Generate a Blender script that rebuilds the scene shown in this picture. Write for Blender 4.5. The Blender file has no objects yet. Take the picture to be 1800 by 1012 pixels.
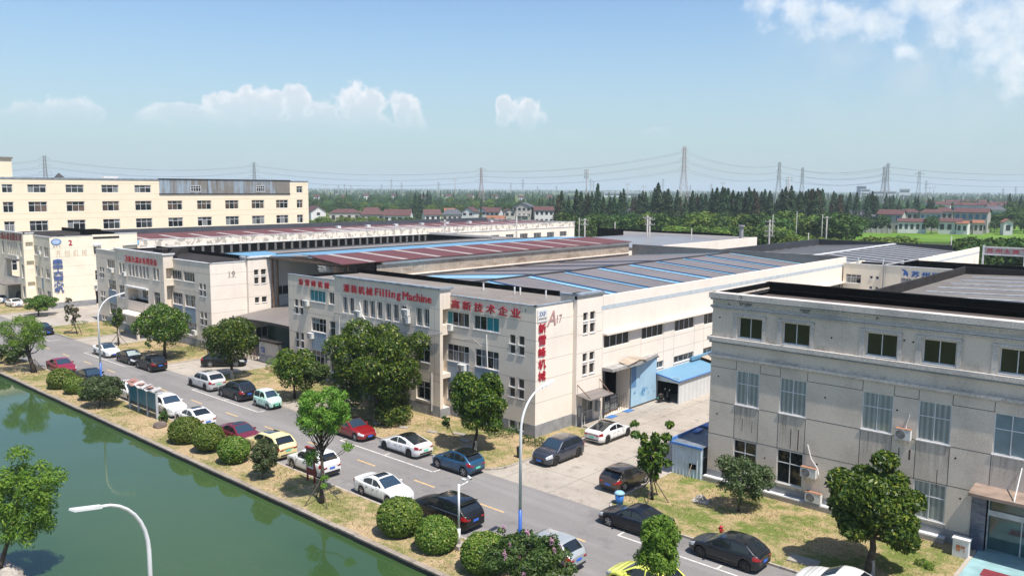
import bpy, bmesh, math, random
import numpy as np
from mathutils import Vector, Matrix, noise as mnoise

S = bpy.context.scene
COL = S.collection
R = math.radians

# ------------------------------------------------------------------ camera
CAM_H = 20.4
FPX, PITCH, ROLL, YAW = 1443.6, 0.121093, 0.0065788, 0.727836   # focal length in px of the 1800 px frame; radians
_cp, _sp = math.cos(PITCH), math.sin(PITCH)
FW = Vector((-math.sin(YAW) * _cp, math.cos(YAW) * _cp, -_sp))
_rt = Vector((math.cos(YAW), math.sin(YAW), 0))
_up = _rt.cross(FW)
RT = _rt * math.cos(ROLL) + _up * math.sin(ROLL)
UP = RT.cross(FW)
EYE = Vector((0, 0, CAM_H))
cam_data = bpy.data.cameras.new('camera')
cam_data.sensor_width = 36.0
cam_data.lens = FPX / 1800 * 36
cam_data.clip_start = 0.5
cam_data.clip_end = 30000
cam = bpy.data.objects.new('camera', cam_data)
COL.objects.link(cam)
m = Matrix((RT, UP, -FW)).transposed().to_4x4()
m.translation = EYE
cam.matrix_world = m
S.camera = cam

# ------------------------------------------------------------------ world, sun, exposure
SUN = Vector((0.43, -0.07, 0.90)).normalized()          # towards the sun
SUN_EL = math.asin(SUN.z)
SUN_AZ = math.atan2(SUN.x, SUN.y)
W = bpy.data.worlds.new('World')
S.world = W
W.use_nodes = True
S.view_settings.view_transform = 'Standard'
S.view_settings.look = 'None'
S.view_settings.gamma = 1.0
S.view_settings.exposure = 0.5
sun_data = bpy.data.lights.new('sun', 'SUN')
sun_data.energy = 5.0
sun_data.angle = R(0.55)
sun_data.color = (1.0, 0.93, 0.84)
sun = bpy.data.objects.new('sun', sun_data)
COL.objects.link(sun)
sun.rotation_euler = SUN.to_track_quat('Z', 'Y').to_euler()
sun.location = (30, 0, 200)


def px_ray(x, y):
    return FW + RT * ((x - 900) / FPX) - UP * ((y - 506) / FPX)


def onz(x, y, z=0.0):
    d = px_ray(x, y)
    return EYE + d * ((z - CAM_H) / d.z)


def ony(x, y, Y):
    d = px_ray(x, y)
    return EYE + d * (Y / d.y)


def onx(x, y, X):
    d = px_ray(x, y)
    return EYE + d * (X / d.x)


def at_dist(x, y, dist):
    d = px_ray(x, y)
    return EYE + d * (dist / math.hypot(d.x, d.y))


def build_world():
    nt = W.node_tree
    nt.nodes.clear()
    N = nt.nodes.new
    L = nt.links.new

    def math_(op, a, b=None, clamp=False):
        n = N('ShaderNodeMath'); n.operation = op; n.use_clamp = clamp
        for i, v in enumerate((a, b)):
            if v is None: continue
            if isinstance(v, (int, float)): n.inputs[i].default_value = v
            else: L(v, n.inputs[i])
        return n.outputs[0]

    def smooth(v, lo, hi):
        n = N('ShaderNodeMapRange'); n.interpolation_type = 'SMOOTHSTEP'
        L(v, n.inputs['Value']); n.inputs['From Min'].default_value = lo; n.inputs['From Max'].default_value = hi
        return n.outputs['Result']
    out = N('ShaderNodeOutputWorld'); bg = N('ShaderNodeBackground'); L(bg.outputs[0], out.inputs[0])
    sky = N('ShaderNodeTexSky'); sky.sky_type = 'NISHITA'; sky.sun_disc = False
    sky.sun_elevation = SUN_EL; sky.sun_rotation = SUN_AZ
    sky.air_density = 1.0; sky.dust_density = 0.9; sky.ozone_density = 2.6; sky.altitude = 20
    bg.inputs['Strength'].default_value = 0.102
    tc = N('ShaderNodeTexCoord')
    sep = N('ShaderNodeSeparateXYZ'); L(tc.outputs['Generated'], sep.inputs[0])
    az = math_('ARCTAN2', sep.outputs[0], sep.outputs[1])
    el = math_('ARCSINE', sep.outputs[2])
    comb = N('ShaderNodeCombineXYZ'); L(az, comb.inputs[0]); L(el, comb.inputs[1])

    def noise_(scale, detail, rough, zoff=0.0, stretch=1.0):
        mp = N('ShaderNodeMapping'); mp.inputs['Location'].default_value = (0, 0, zoff); mp.inputs['Scale'].default_value = (1, stretch, 1)
        L(comb.outputs[0], mp.inputs[0])
        n = N('ShaderNodeTexNoise'); n.inputs['Scale'].default_value = scale
        n.inputs['Detail'].default_value = detail; n.inputs['Roughness'].default_value = rough
        L(mp.outputs[0], n.inputs['Vector'])
        return n.outputs['Fac']
    n1 = noise_(44, 9, 0.52)
    n2 = noise_(17, 5, 0.55, 3.1)

    def bank(blobs, thick):
        acc = None
        for (px, py, rx, ry, flat) in blobs:
            d = px_ray(px, py).normalized()
            a0, e0 = math.atan2(d.x, d.y), math.asin(d.z)
            u = math_('DIVIDE', math_('SUBTRACT', az, a0), rx / FPX)
            v = math_('DIVIDE', math_('SUBTRACT', el, e0), ry / FPX)
            # billows sit on a soft, hazy base: below the centre the cloud stretches and fades
            v = math_('MULTIPLY', v, math_('ADD', 1.0 - flat, math_('MULTIPLY', smooth(v, -0.3, 0.3), flat)))
            r = math_('SQRT', math_('ADD', math_('MULTIPLY', u, u), math_('MULTIPLY', v, v)))
            b = math_('SUBTRACT', 1.0, r)
            acc = b if acc is None else math_('MAXIMUM', acc, b)
        return acc
    left = bank([(40, 212, 44, 30, .55), (125, 206, 42, 32, .55), (85, 230, 70, 22, .4), (315, 200, 60, 20, .45), (345, 222, 70, 30, .4), (405, 196, 50, 26, .5), (437, 190, 16, 40, .3),
                 (470, 190, 50, 34, .5), (521, 185, 34, 44, .5), (560, 215, 44, 30, .5), (500, 225, 110, 32, .4), (642, 188, 46, 44, .55), (655, 225, 44, 40, .4),
                 (706, 196, 26, 34, .5), (728, 210, 28, 34, .5), (700, 235, 50, 28, .4), (225, 235, 36, 16, .4), (885, 185, 16, 26, .5), (925, 196, 40, 24, .4), (1000, 246, 26, 14, .4), (1155, 236, 26, 14, .4)], 1)
    right = bank([(1345, 10, 40, 26, .2), (1400, 12, 80, 38, .2), (1480, 26, 70, 38, .2), (1535, 34, 70, 30, .2), (1590, 5, 50, 45, .2), (1570, 45, 50, 32, .2), (1650, 5, 90, 36, .2), (1600, 88, 30, 16, .3), (1740, 30, 120, 70, .3),
                  (1745, 100, 50, 30, .3), (1800, 20, 70, 90, .3), (1790, 110, 60, 40, .3)], 1)
    nn = math_('SUBTRACT', math_('ADD', math_('MULTIPLY', n1, 0.65), math_('MULTIPLY', n2, 0.35)), 0.5)
    lm = math_('ADD', math_('MULTIPLY', left, 1.15), math_('MULTIPLY', nn, 3.4))
    rm = math_('ADD', right, math_('MULTIPLY', nn, 3.0))
    fl = smooth(lm, 0.0, 0.42)
    fr = smooth(rm, 0.12, 1.25)
    n3 = noise_(75, 6, 0.5, 7.7)

    def lit(mask, a, b, lo, hi):
        t = smooth(math_('ADD', math_('MULTIPLY', math_('SUBTRACT', n3, 0.5), 1.6), math_('SUBTRACT', 1.0, mask)), lo, hi)
        q = N('ShaderNodeMix'); q.data_type = 'RGBA'; L(t, q.inputs[0]); q.inputs[6].default_value = (*a, 1); q.inputs[7].default_value = (*b, 1)
        return q.outputs[2]
    # high thin veil in the upper right
    veil = math_('MULTIPLY', smooth(bank([(1650, 60, 330, 190, .2)], 1), 0.0, 0.9), smooth(n2, 0.3, 0.75))
    hz = smooth(el, R(-1.0), R(16.0))
    hsv = N('ShaderNodeHueSaturation'); hsv.inputs['Saturation'].default_value = 1.12; hsv.inputs['Value'].default_value = 1.16
    L(sky.outputs[0], hsv.inputs['Color'])
    # blue sky, milky towards the horizon
    mixh = N('ShaderNodeMix'); mixh.data_type = 'RGBA'
    L(math_('MULTIPLY', math_('SUBTRACT', 1.0, hz), 0.80), mixh.inputs[0])
    L(hsv.outputs[0], mixh.inputs[6]); mixh.inputs[7].default_value = (3.15, 4.25, 4.75, 1)
    mixv = N('ShaderNodeMix'); mixv.data_type = 'RGBA'; L(math_('MULTIPLY', veil, 0.5), mixv.inputs[0])
    L(mixh.outputs[2], mixv.inputs[6]); mixv.inputs[7].default_value = (5.0, 5.5, 5.9, 1)
    mixl = N('ShaderNodeMix'); mixl.data_type = 'RGBA'
    fade = smooth(el, R(3.2), R(6.2))
    L(math_('MULTIPLY', math_('MULTIPLY', fl, fade), 0.80), mixl.inputs[0])
    L(mixv.outputs[2], mixl.inputs[6]); L(lit(lm, (5.3, 5.75, 6.2), (7.2, 7.1, 7.3), 0.2, 0.95), mixl.inputs[7])
    mixr = N('ShaderNodeMix'); mixr.data_type = 'RGBA'
    L(math_('MULTIPLY', fr, 0.85), mixr.inputs[0])
    L(mixl.outputs[2], mixr.inputs[6]); L(lit(rm, (6.0, 6.5, 6.9), (8.8, 8.6, 8.5), -0.1, 0.9), mixr.inputs[7])
    L(mixr.outputs[2], bg.inputs['Color'])


build_world()

# ------------------------------------------------------------------ scene helpers
def tag(o, label=None, cat=None, group=None, kind=None):
    if label: o['label'] = label
    if cat: o['category'] = cat
    if group: o['group'] = group
    if kind: o['kind'] = kind
    return o


def empty(name, loc=(0, 0, 0), rz=0.0, label=None, cat=None, group=None):
    o = bpy.data.objects.new(name, None)
    o.location = loc
    o.rotation_euler = (0, 0, rz)
    o.empty_display_size = 0.3
    COL.objects.link(o)
    return tag(o, label, cat, group)


def children(o):
    return [c for c in S.objects if c.parent == o]


def copy_tree(o, parent=None, kids=None):
    c = o.copy()
    COL.objects.link(c)
    if parent is not None: c.parent = parent
    for ch in (kids if kids is not None else children(o)):
        copy_tree(ch, c)
    return c


class MB:
    """collects faces, then links them as ONE mesh object"""
    def __init__(s):
        s.v = []; s.f = []; s.m = []; s.cur = 0

    def quad(s, a, b, c, d):
        n = len(s.v); s.v += [tuple(a), tuple(b), tuple(c), tuple(d)]; s.f.append((n, n + 1, n + 2, n + 3)); s.m.append(s.cur)

    def poly(s, pts):
        n = len(s.v); s.v += [tuple(p) for p in pts]; s.f.append(tuple(range(n, n + len(pts)))); s.m.append(s.cur)

    def box(s, x0, x1, y0, y1, z0, z1):
        if x1 < x0: x0, x1 = x1, x0
        if y1 < y0: y0, y1 = y1, y0
        n = len(s.v)
        s.v += [(x0, y0, z0), (x1, y0, z0), (x1, y1, z0), (x0, y1, z0), (x0, y0, z1), (x1, y0, z1), (x1, y1, z1), (x0, y1, z1)]
        for f in ((0, 3, 2, 1), (4, 5, 6, 7), (0, 1, 5, 4), (1, 2, 6, 5), (2, 3, 7, 6), (3, 0, 4, 7)):
            s.f.append(tuple(n + i for i in f)); s.m.append(s.cur)

    def obox(s, c, ax, ay, az):
        """box from a centre and three half-axis vectors"""
        c, ax, ay, az = Vector(c), Vector(ax), Vector(ay), Vector(az)
        n = len(s.v)
        for k in (-1, 1):
            for (i, j) in ((-1, -1), (1, -1), (1, 1), (-1, 1)):
                s.v.append(tuple(c + ax * i + ay * j + az * k))
        for f in ((0, 3, 2, 1), (4, 5, 6, 7), (0, 1, 5, 4), (1, 2, 6, 5), (2, 3, 7, 6), (3, 0, 4, 7)):
            s.f.append(tuple(n + i for i in f)); s.m.append(s.cur)

    def bar(s, p, q, w, h=None):
        """square bar from p to q"""
        p, q = Vector(p), Vector(q)
        d = q - p
        l = d.length
        if l < 1e-6: return
        d /= l
        side = d.cross(Vector((0, 0, 1)))
        if side.length < 1e-3: side = Vector((1, 0, 0))
        side.normalize()
        up = side.cross(d)
        h = w if h is None else h
        s.obox((p + q) / 2, d * (l / 2), side * (w / 2), up * (h / 2))

    def tube(s, pts, rad, n=8, caps=True):
        """round tube through points; rad one radius or a list"""
        pts = [Vector(p) for p in pts]
        rads = rad if isinstance(rad, (list, tuple)) else [rad] * len(pts)
        base = len(s.v)
        prev = None
        for i, p in enumerate(pts):
            d = (pts[min(i + 1, len(pts) - 1)] - pts[max(i - 1, 0)]).normalized()
            if prev is None:
                a = d.cross(Vector((0, 0, 1)))
                if a.length < 0.05: a = Vector((1, 0, 0)) - d * d.x
                a.normalize()
            else:
                a = (prev - d * prev.dot(d)).normalized()
            prev = a
            b = d.cross(a)
            for k in range(n):
                t = 2 * math.pi * k / n
                s.v.append(tuple(p + (a * math.cos(t) + b * math.sin(t)) * rads[i]))
        for i in range(len(pts) - 1):
            for k in range(n):
                k2 = (k + 1) % n
                s.f.append((base + i * n + k, base + i * n + k2, base + (i + 1) * n + k2, base + (i + 1) * n + k)); s.m.append(s.cur)
        if caps:
            s.f.append(tuple(base + k for k in range(n - 1, -1, -1))); s.m.append(s.cur)
            s.f.append(tuple(base + (len(pts) - 1) * n + k for k in range(n))); s.m.append(s.cur)

    def grid(s, P, closed=False):
        """P[i][j] points"""
        base = len(s.v); ni, nj = len(P), len(P[0])
        for row in P: s.v += [tuple(p) for p in row]
        for i in range(ni - 1):
            for j in range(nj if closed else nj - 1):
                j2 = (j + 1) % nj
                s.f.append((base + i * nj + j, base + i * nj + j2, base + (i + 1) * nj + j2, base + (i + 1) * nj + j)); s.m.append(s.cur)

    def build(s, name, mats, parent=None, smooth=False):
        me = bpy.data.meshes.new(name)
        me.from_pydata(s.v, [], s.f)
        for mt in (mats if isinstance(mats, (list, tuple)) else [mats]): me.materials.append(mt)
        if any(s.m): me.polygons.foreach_set('material_index', s.m)
        if smooth: me.polygons.foreach_set('use_smooth', [True] * len(me.polygons))
        me.update()
        o = bpy.data.objects.new(name, me)
        COL.objects.link(o)
        if parent is not None: o.parent = parent
        return o


def fast_mesh(name, V, F, mat, parent=None, smooth=False):
    """V (n,3) array, F (k,4) array of quads"""
    me = bpy.data.meshes.new(name)
    V = np.asarray(V, np.float32); F = np.asarray(F, np.int32)
    me.vertices.add(len(V)); me.vertices.foreach_set('co', V.ravel())
    k = F.shape[1]
    me.loops.add(F.size); me.loops.foreach_set('vertex_index', F.ravel())
    me.polygons.add(len(F)); me.polygons.foreach_set('loop_start', np.arange(len(F), dtype=np.int32) * k)
    me.polygons.foreach_set('loop_total', np.full(len(F), k, np.int32))
    if smooth: me.polygons.foreach_set('use_smooth', np.ones(len(F), bool))
    me.update(calc_edges=True); me.validate()
    for mt in (mat if isinstance(mat, (list, tuple)) else [mat]): me.materials.append(mt)
    o = bpy.data.objects.new(name, me)
    COL.objects.link(o)
    if parent is not None: o.parent = parent
    return o


# ------------------------------------------------------------------ materials
def new_mat(name):
    mt = bpy.data.materials.new(name)
    mt.use_nodes = True
    nt = mt.node_tree
    b = nt.nodes.get('Principled BSDF')
    return mt, nt, b


def hexc(c):
    """display colour 0..255 -> linear"""
    return tuple((v / 255 / 12.92) if v / 255 <= 0.04045 else ((v / 255 + 0.055) / 1.055) ** 2.4 for v in c)


MATS = {}


def plain(name, col, rough=0.6, metal=0.0, spec=0.5, coat=0.0, var=0.0, scale=3.0, emit=None):
    if name in MATS: return MATS[name]
    mt, nt, b = new_mat(name)
    b.inputs['Base Color'].default_value = (*col, 1)
    b.inputs['Roughness'].default_value = rough
    b.inputs['Metallic'].default_value = metal
    b.inputs['Specular IOR Level'].default_value = spec
    b.inputs['Coat Weight'].default_value = coat
    b.inputs['Coat Roughness'].default_value = 0.05
    if var:
        geo = nt.nodes.new('ShaderNodeNewGeometry')
        n = nt.nodes.new('ShaderNodeTexNoise'); n.inputs['Scale'].default_value = scale; n.inputs['Detail'].default_value = 6
        nt.links.new(geo.outputs['Position'], n.inputs['Vector'])
        mr = nt.nodes.new('ShaderNodeMapRange'); mr.inputs['To Min'].default_value = 1 - var; mr.inputs['To Max'].default_value = 1 + var * 0.7
        mr.inputs['From Min'].default_value = 0.3; mr.inputs['From Max'].default_value = 0.7
        nt.links.new(n.outputs['Fac'], mr.inputs['Value'])
        mx = nt.nodes.new('ShaderNodeVectorMath'); mx.operation = 'SCALE'; mx.inputs[0].default_value = col
        nt.links.new(mr.outputs[0], mx.inputs['Scale']); nt.links.new(mx.outputs[0], b.inputs['Base Color'])
    MATS[name] = mt
    return mt


class NT:
    """tiny node-building helper"""
    def __init__(s, mt):
        s.nt = mt.node_tree; s.b = s.nt.nodes.get('Principled BSDF')
        g = s.nt.nodes.new('ShaderNodeNewGeometry'); s.pos = g.outputs['Position']; s.nor = g.outputs['Normal']; s.geo = g
        sp = s.nt.nodes.new('ShaderNodeSeparateXYZ'); s.L(s.pos, sp.inputs[0]); s.x, s.y, s.z = sp.outputs

    def L(s, a, b): s.nt.links.new(a, b)

    def math(s, op, a, b=0.0, clamp=False):
        n = s.nt.nodes.new('ShaderNodeMath'); n.operation = op; n.use_clamp = clamp
        for i, v in enumerate((a, b)):
            if isinstance(v, (int, float)): n.inputs[i].default_value = v
            else: s.L(v, n.inputs[i])
        return n.outputs[0]

    def noise(s, scale, detail=6, rough=0.55, stretch=(1, 1, 1), vec=None, dist=0.0, loc=(0, 0, 0)):
        mp = s.nt.nodes.new('ShaderNodeMapping'); mp.inputs['Scale'].default_value = stretch; mp.inputs['Location'].default_value = loc
        s.L(vec if vec is not None else s.pos, mp.inputs[0])
        n = s.nt.nodes.new('ShaderNodeTexNoise'); n.inputs['Scale'].default_value = scale; n.inputs['Detail'].default_value = detail
        n.inputs['Roughness'].default_value = rough; n.inputs['Distortion'].default_value = dist
        s.L(mp.outputs[0], n.inputs['Vector'])
        return n.outputs['Fac']

    def step(s, v, lo, hi, a=0.0, b=1.0):
        n = s.nt.nodes.new('ShaderNodeMapRange'); n.interpolation_type = 'SMOOTHSTEP'
        s.L(v, n.inputs['Value'])
        for k, q in (('From Min', lo), ('From Max', hi), ('To Min', a), ('To Max', b)): n.inputs[k].default_value = q
        return n.outputs['Result']

    def mix(s, f, a, b, mode='MIX'):
        n = s.nt.nodes.new('ShaderNodeMix'); n.data_type = 'RGBA'; n.blend_type = mode; n.clamp_factor = True
        if isinstance(f, (int, float)): n.inputs[0].default_value = f
        else: s.L(f, n.inputs[0])
        for i, v in ((6, a), (7, b)):
            if isinstance(v, tuple): n.inputs[i].default_value = (*v[:3], 1)
            else: s.L(v, n.inputs[i])
        return n.outputs[2]

    def bump(s, h, strength=0.3, dist=0.02):
        n = s.nt.nodes.new('ShaderNodeBump'); n.inputs['Strength'].default_value = strength; n.inputs['Distance'].default_value = dist
        s.L(h, n.inputs['Height']); s.L(n.outputs[0], s.b.inputs['Normal'])


def plaster(name, base, dirt, top=11.0, streak=0.5, blotch=0.35, peel=None, peel_amt=0.0, band=None, fine=0.12, band_fall=2.0, under=None, grime=()):
    """painted render: blotches, rain streaks below the coping, optional peeling patches"""
    mt, nt, b = new_mat(name)
    n = NT(mt)
    big = n.noise(0.35, 5, 0.6)
    col = n.mix(n.math('MULTIPLY', n.step(big, 0.42, 0.75), blotch), base, dirt)
    sx = n.noise(2.2, 5, 0.6, (1, 1, 0.05))
    sx2 = n.noise(6.0, 4, 0.6, (1, 1, 0.035), loc=(7, 3, 0))
    st = n.math('MULTIPLY', n.step(sx, 0.5, 0.78), n.step(sx2, 0.38, 0.72))
    low = n.math('MULTIPLY', n.step(n.z, top - band_fall * 2.2, top, 0.10, 1.0), streak)
    col = n.mix(n.math('MULTIPLY', st, low), col, tuple(v * 0.55 for v in dirt))
    # dirt splashed up from the ground
    gs = n.math('MULTIPLY', n.step(n.z, 1.4, 0.1), n.step(n.noise(1.3, 5, 0.6), 0.35, 0.7))
    col = n.mix(n.math('MULTIPLY', gs, 0.35), col, tuple(v * 0.6 for v in dirt))
    if peel is not None:
        pn = n.noise(0.8, 10, 0.62, (1, 1, 1.0), dist=0.4)
        pm = n.step(pn, 0.60 - peel_amt, 0.62 - peel_amt)
        if band is not None:
            pm = n.math('MULTIPLY', pm, n.math('MULTIPLY', n.step(n.z, band[0], band[0] + 0.15), n.step(n.z, band[1], band[1] - 0.15)))
        col = n.mix(n.math('MULTIPLY', pm, 0.85), col, peel)
    if under is not None:                                # runs of rust and dirt below the sills
        xs, z0, z1 = under
        m = None
        for (a, c) in xs:
            q = n.math('MULTIPLY', n.step(n.x, a - .05, a + .1), n.step(n.x, c + .05, c - .1))
            m = q if m is None else n.math('MAXIMUM', m, q)
        run = n.step(n.noise(5.0, 5, 0.62, (1, 1, 0.05), loc=(2, 0, 5)), 0.42, 0.72)
        m = n.math('MULTIPLY', n.math('MULTIPLY', m, n.step(n.z, z0, z1, 0.25, 1.0)), n.step(n.z, z1 + .05, z1))
        col = n.mix(n.math('MULTIPLY', m, 0.22), col, tuple(v * 0.75 for v in dirt))
        col = n.mix(n.math('MULTIPLY', n.math('MULTIPLY', m, run), 0.65), col, (0.13, 0.095, 0.075))
    for (z0, z1) in grime:                               # black mould creeping up from the ledges
        gm = n.math('MULTIPLY', n.math('MULTIPLY', n.step(n.z, z1, z0), n.step(n.z, z0 - .02, z0)), n.step(n.noise(1.7, 7, 0.65, loc=(z0, 4, 1)), 0.45, 0.68))
        col = n.mix(n.math('MULTIPLY', gm, 0.75), col, (0.12, 0.11, 0.10))
    f = n.noise(9.0, 8, 0.65)
    col = n.mix(fine, col, n.mix(n.step(f, 0.3, 0.7), (0.05, 0.05, 0.05), (0.9, 0.9, 0.9)), 'OVERLAY')
    n.L(col, b.inputs['Base Color'])
    b.inputs['Roughness'].default_value = 0.9
    b.inputs['Specular IOR Level'].default_value = 0.2
    n.bump(f, 0.15, 0.02)
    return mt


def asphalt():
    mt, nt, b = new_mat('asphalt')
    n = NT(mt)
    big = n.noise(0.12, 6, 0.6)
    fine = n.noise(18, 6, 0.7)
    col = n.mix(n.step(big, 0.3, 0.7), (0.172, 0.164, 0.160), (0.210, 0.200, 0.194))
    # long worn wheel tracks and tyre scuffs
    tr = n.noise(0.5, 4, 0.6, (0.08, 1.6, 1))
    col = n.mix(n.math('MULTIPLY', n.step(tr, 0.45, 0.7), 0.55), col, (0.25, 0.243, 0.24))
    pt = n.noise(0.35, 7, 0.62, (1, 1, 1), loc=(4, 9, 0))
    col = n.mix(n.math('MULTIPLY', n.step(pt, 0.56, 0.68), 0.6), col, (0.13, 0.127, 0.127))
    crk = n.noise(1.1, 9, 0.6, (1, 1, 1), dist=1.2, loc=(20, 3, 0))
    cr = n.math('MULTIPLY', n.step(n.math('ABSOLUTE', n.math('SUBTRACT', crk, 0.5)), 0.008, 0.002), n.step(n.noise(0.1, 2), 0.52, 0.62))
    col = n.mix(n.math('MULTIPLY', cr, 0.6), col, (0.03, 0.03, 0.03))
    col = n.mix(0.30, col, n.mix(n.step(fine, 0.25, 0.75), (0.1, 0.1, 0.1), (0.9, 0.9, 0.9)), 'OVERLAY')
    n.L(col, b.inputs['Base Color'])
    b.inputs['Roughness'].default_value = 0.88
    b.inputs['Specular IOR Level'].default_value = 0.3
    n.bump(fine, 0.2, 0.01)
    return mt


def concrete(name, a, c, joint=4.0, jy=None, stain=0.5, joint_dark=0.45):
    mt, nt, b = new_mat(name)
    n = NT(mt)
    big = n.noise(0.22, 7, 0.62)
    med = n.noise(1.1, 7, 0.62, loc=(3, 1, 0))
    fine = n.noise(14, 6, 0.65)
    col = n.mix(n.step(big, 0.3, 0.7), a, c)
    col = n.mix(n.math('MULTIPLY', n.step(med, 0.52, 0.72), stain), col, tuple(v * 0.62 for v in a))

    def line(axis, per):
        fr = n.math('FRACT', n.math('DIVIDE', axis, per))
        d = n.math('MINIMUM', fr, n.math('SUBTRACT', 1.0, fr))
        return n.step(n.math('MULTIPLY', d, per), 0.045, 0.015)
    if joint:
        j = n.math('MAXIMUM', line(n.x, joint), line(n.y, jy or joint))
        col = n.mix(n.math('MULTIPLY', j, joint_dark), col, (0.1, 0.09, 0.08))
    crk = n.noise(0.7, 9, 0.6, dist=1.0, loc=(11, 5, 0))
    cr = n.math('MULTIPLY', n.step(n.math('ABSOLUTE', n.math('SUBTRACT', crk, 0.5)), 0.009, 0.002), n.step(n.noise(0.25, 3), 0.5, 0.6))
    col = n.mix(n.math('MULTIPLY', cr, 0.55), col, (0.08, 0.07, 0.06))
    col = n.mix(0.22, col, n.mix(n.step(fine, 0.25, 0.75), (0.1, 0.1, 0.1), (0.9, 0.9, 0.9)), 'OVERLAY')
    n.L(col, b.inputs['Base Color'])
    b.inputs['Roughness'].default_value = 0.9
    b.inputs['Specular IOR Level'].default_value = 0.25
    n.bump(fine, 0.2, 0.01)
    return mt


def lawn_mat(name, straw, green, soil, bias=0.0):
    mt, nt, b = new_mat(name)
    n = NT(mt)
    big = n.noise(0.28, 5, 0.6)
    med = n.noise(1.3, 7, 0.65, loc=(5, 2, 0))
    fine = n.noise(16, 8, 0.7)
    streak = n.noise(9, 6, 0.7, (1, 0.4, 1), loc=(1, 8, 0))
    g = n.math('ADD', n.math('MULTIPLY', big, 0.6), n.math('MULTIPLY', med, 0.4))
    col = n.mix(n.step(g, 0.44 - bias, 0.60 - bias), straw, green)
    col = n.mix(n.math('MULTIPLY', n.step(n.noise(0.7, 7, 0.65, loc=(13, 4, 0)), 0.56, 0.70), 0.75), col, soil)
    pale = n.math('MULTIPLY', n.step(n.noise(2.6, 6, 0.65, loc=(3, 17, 0)), 0.55, 0.72), 0.5)
    col = n.mix(pale, col, tuple(min(1, v * 1.35) for v in straw))
    col = n.mix(0.55, col, n.mix(n.step(fine, 0.28, 0.72), (0.06, 0.06, 0.06), (0.94, 0.94, 0.94)), 'OVERLAY')
    col = n.mix(0.35, col, n.mix(n.step(streak, 0.3, 0.7), (0.15, 0.15, 0.15), (0.88, 0.88, 0.88)), 'OVERLAY')
    n.L(col, b.inputs['Base Color'])
    b.inputs['Roughness'].default_value = 0.95
    b.inputs['Specular IOR Level'].default_value = 0.1
    n.bump(n.math('ADD', fine, n.math('MULTIPLY', med, 2.0)), 0.6, 0.06)
    return mt


def leaf_mat(name, a, c, d, rough=0.45, spec=0.4, trans=0.25, nscale=0.9):
    """leaves: each leaf has its own tone between three greens"""
    mt, nt, b = new_mat(name)
    n = NT(mt)
    oi = nt.nodes.new('ShaderNodeObjectInfo')
    rnd = n.geo.outputs['Random Per Island']
    nz = n.noise(nscale, 4, 0.6)
    col = n.mix(n.step(n.math('ADD', n.math('MULTIPLY', rnd, 0.6), n.math('MULTIPLY', nz, 0.6)), 0.35, 0.85), a, c)
    col = n.mix(n.step(rnd, 0.86, 0.93), col, d)
    hs = nt.nodes.new('ShaderNodeHueSaturation')
    n.L(n.math('ADD', n.math('MULTIPLY', oi.outputs['Random'], 0.03), 0.485), hs.inputs['Hue'])
    n.L(n.math('ADD', n.math('MULTIPLY', oi.outputs['Random'], 0.35), 0.82), hs.inputs['Value'])
    n.L(col, hs.inputs['Color'])
    n.L(hs.outputs[0], b.inputs['Base Color'])
    b.inputs['Roughness'].default_value = rough
    b.inputs['Specular IOR Level'].default_value = spec
    if trans:
        tr = nt.nodes.new('ShaderNodeBsdfTranslucent'); n.L(hs.outputs[0], tr.inputs['Color'])
        mx = nt.nodes.new('ShaderNodeMixShader'); mx.inputs[0].default_value = trans
        n.L(b.outputs[0], mx.inputs[1]); n.L(tr.outputs[0], mx.inputs[2])
        out = nt.nodes.get('Material Output'); n.L(mx.outputs[0], out.inputs['Surface'])
    return mt


def sheet_roof(name, col, stripe_axis='x', pitch=0.25, var=0.25, rough=0.5, rust=None, rust_amt=0.5):
    """profiled metal sheet: fine ribs, weathering"""
    mt, nt, b = new_mat(name)
    n = NT(mt)
    ax = n.x if stripe_axis == 'x' else n.y
    fr = n.math('FRACT', n.math('DIVIDE', ax, pitch))
    rib = n.step(n.math('ABSOLUTE', n.math('SUBTRACT', fr, 0.5)), 0.12, 0.3)
    big = n.noise(0.3, 6, 0.6)
    st = n.noise(1.6, 5, 0.6, (1, 0.12, 1) if stripe_axis == 'x' else (0.12, 1, 1))
    c = n.mix(n.math('MULTIPLY', n.step(big, 0.35, 0.7), var), col, tuple(v * 0.6 for v in col))
    c = n.mix(n.math('MULTIPLY', n.step(st, 0.45, 0.75), var), c, tuple(min(1, v * 1.3 + 0.02) for v in col))
    if rust is not None:
        c = n.mix(n.math('MULTIPLY', n.step(n.noise(0.9, 8, 0.65, (1, 0.3, 1)), 0.45, 0.65), rust_amt), c, rust)
    c = n.mix(n.math('MULTIPLY', rib, 0.18), c, tuple(v * 0.45 for v in col))
    n.L(c, b.inputs['Base Color'])
    b.inputs['Roughness'].default_value = rough
    n.bump(rib, 0.5, 0.03)
    return mt


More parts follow.
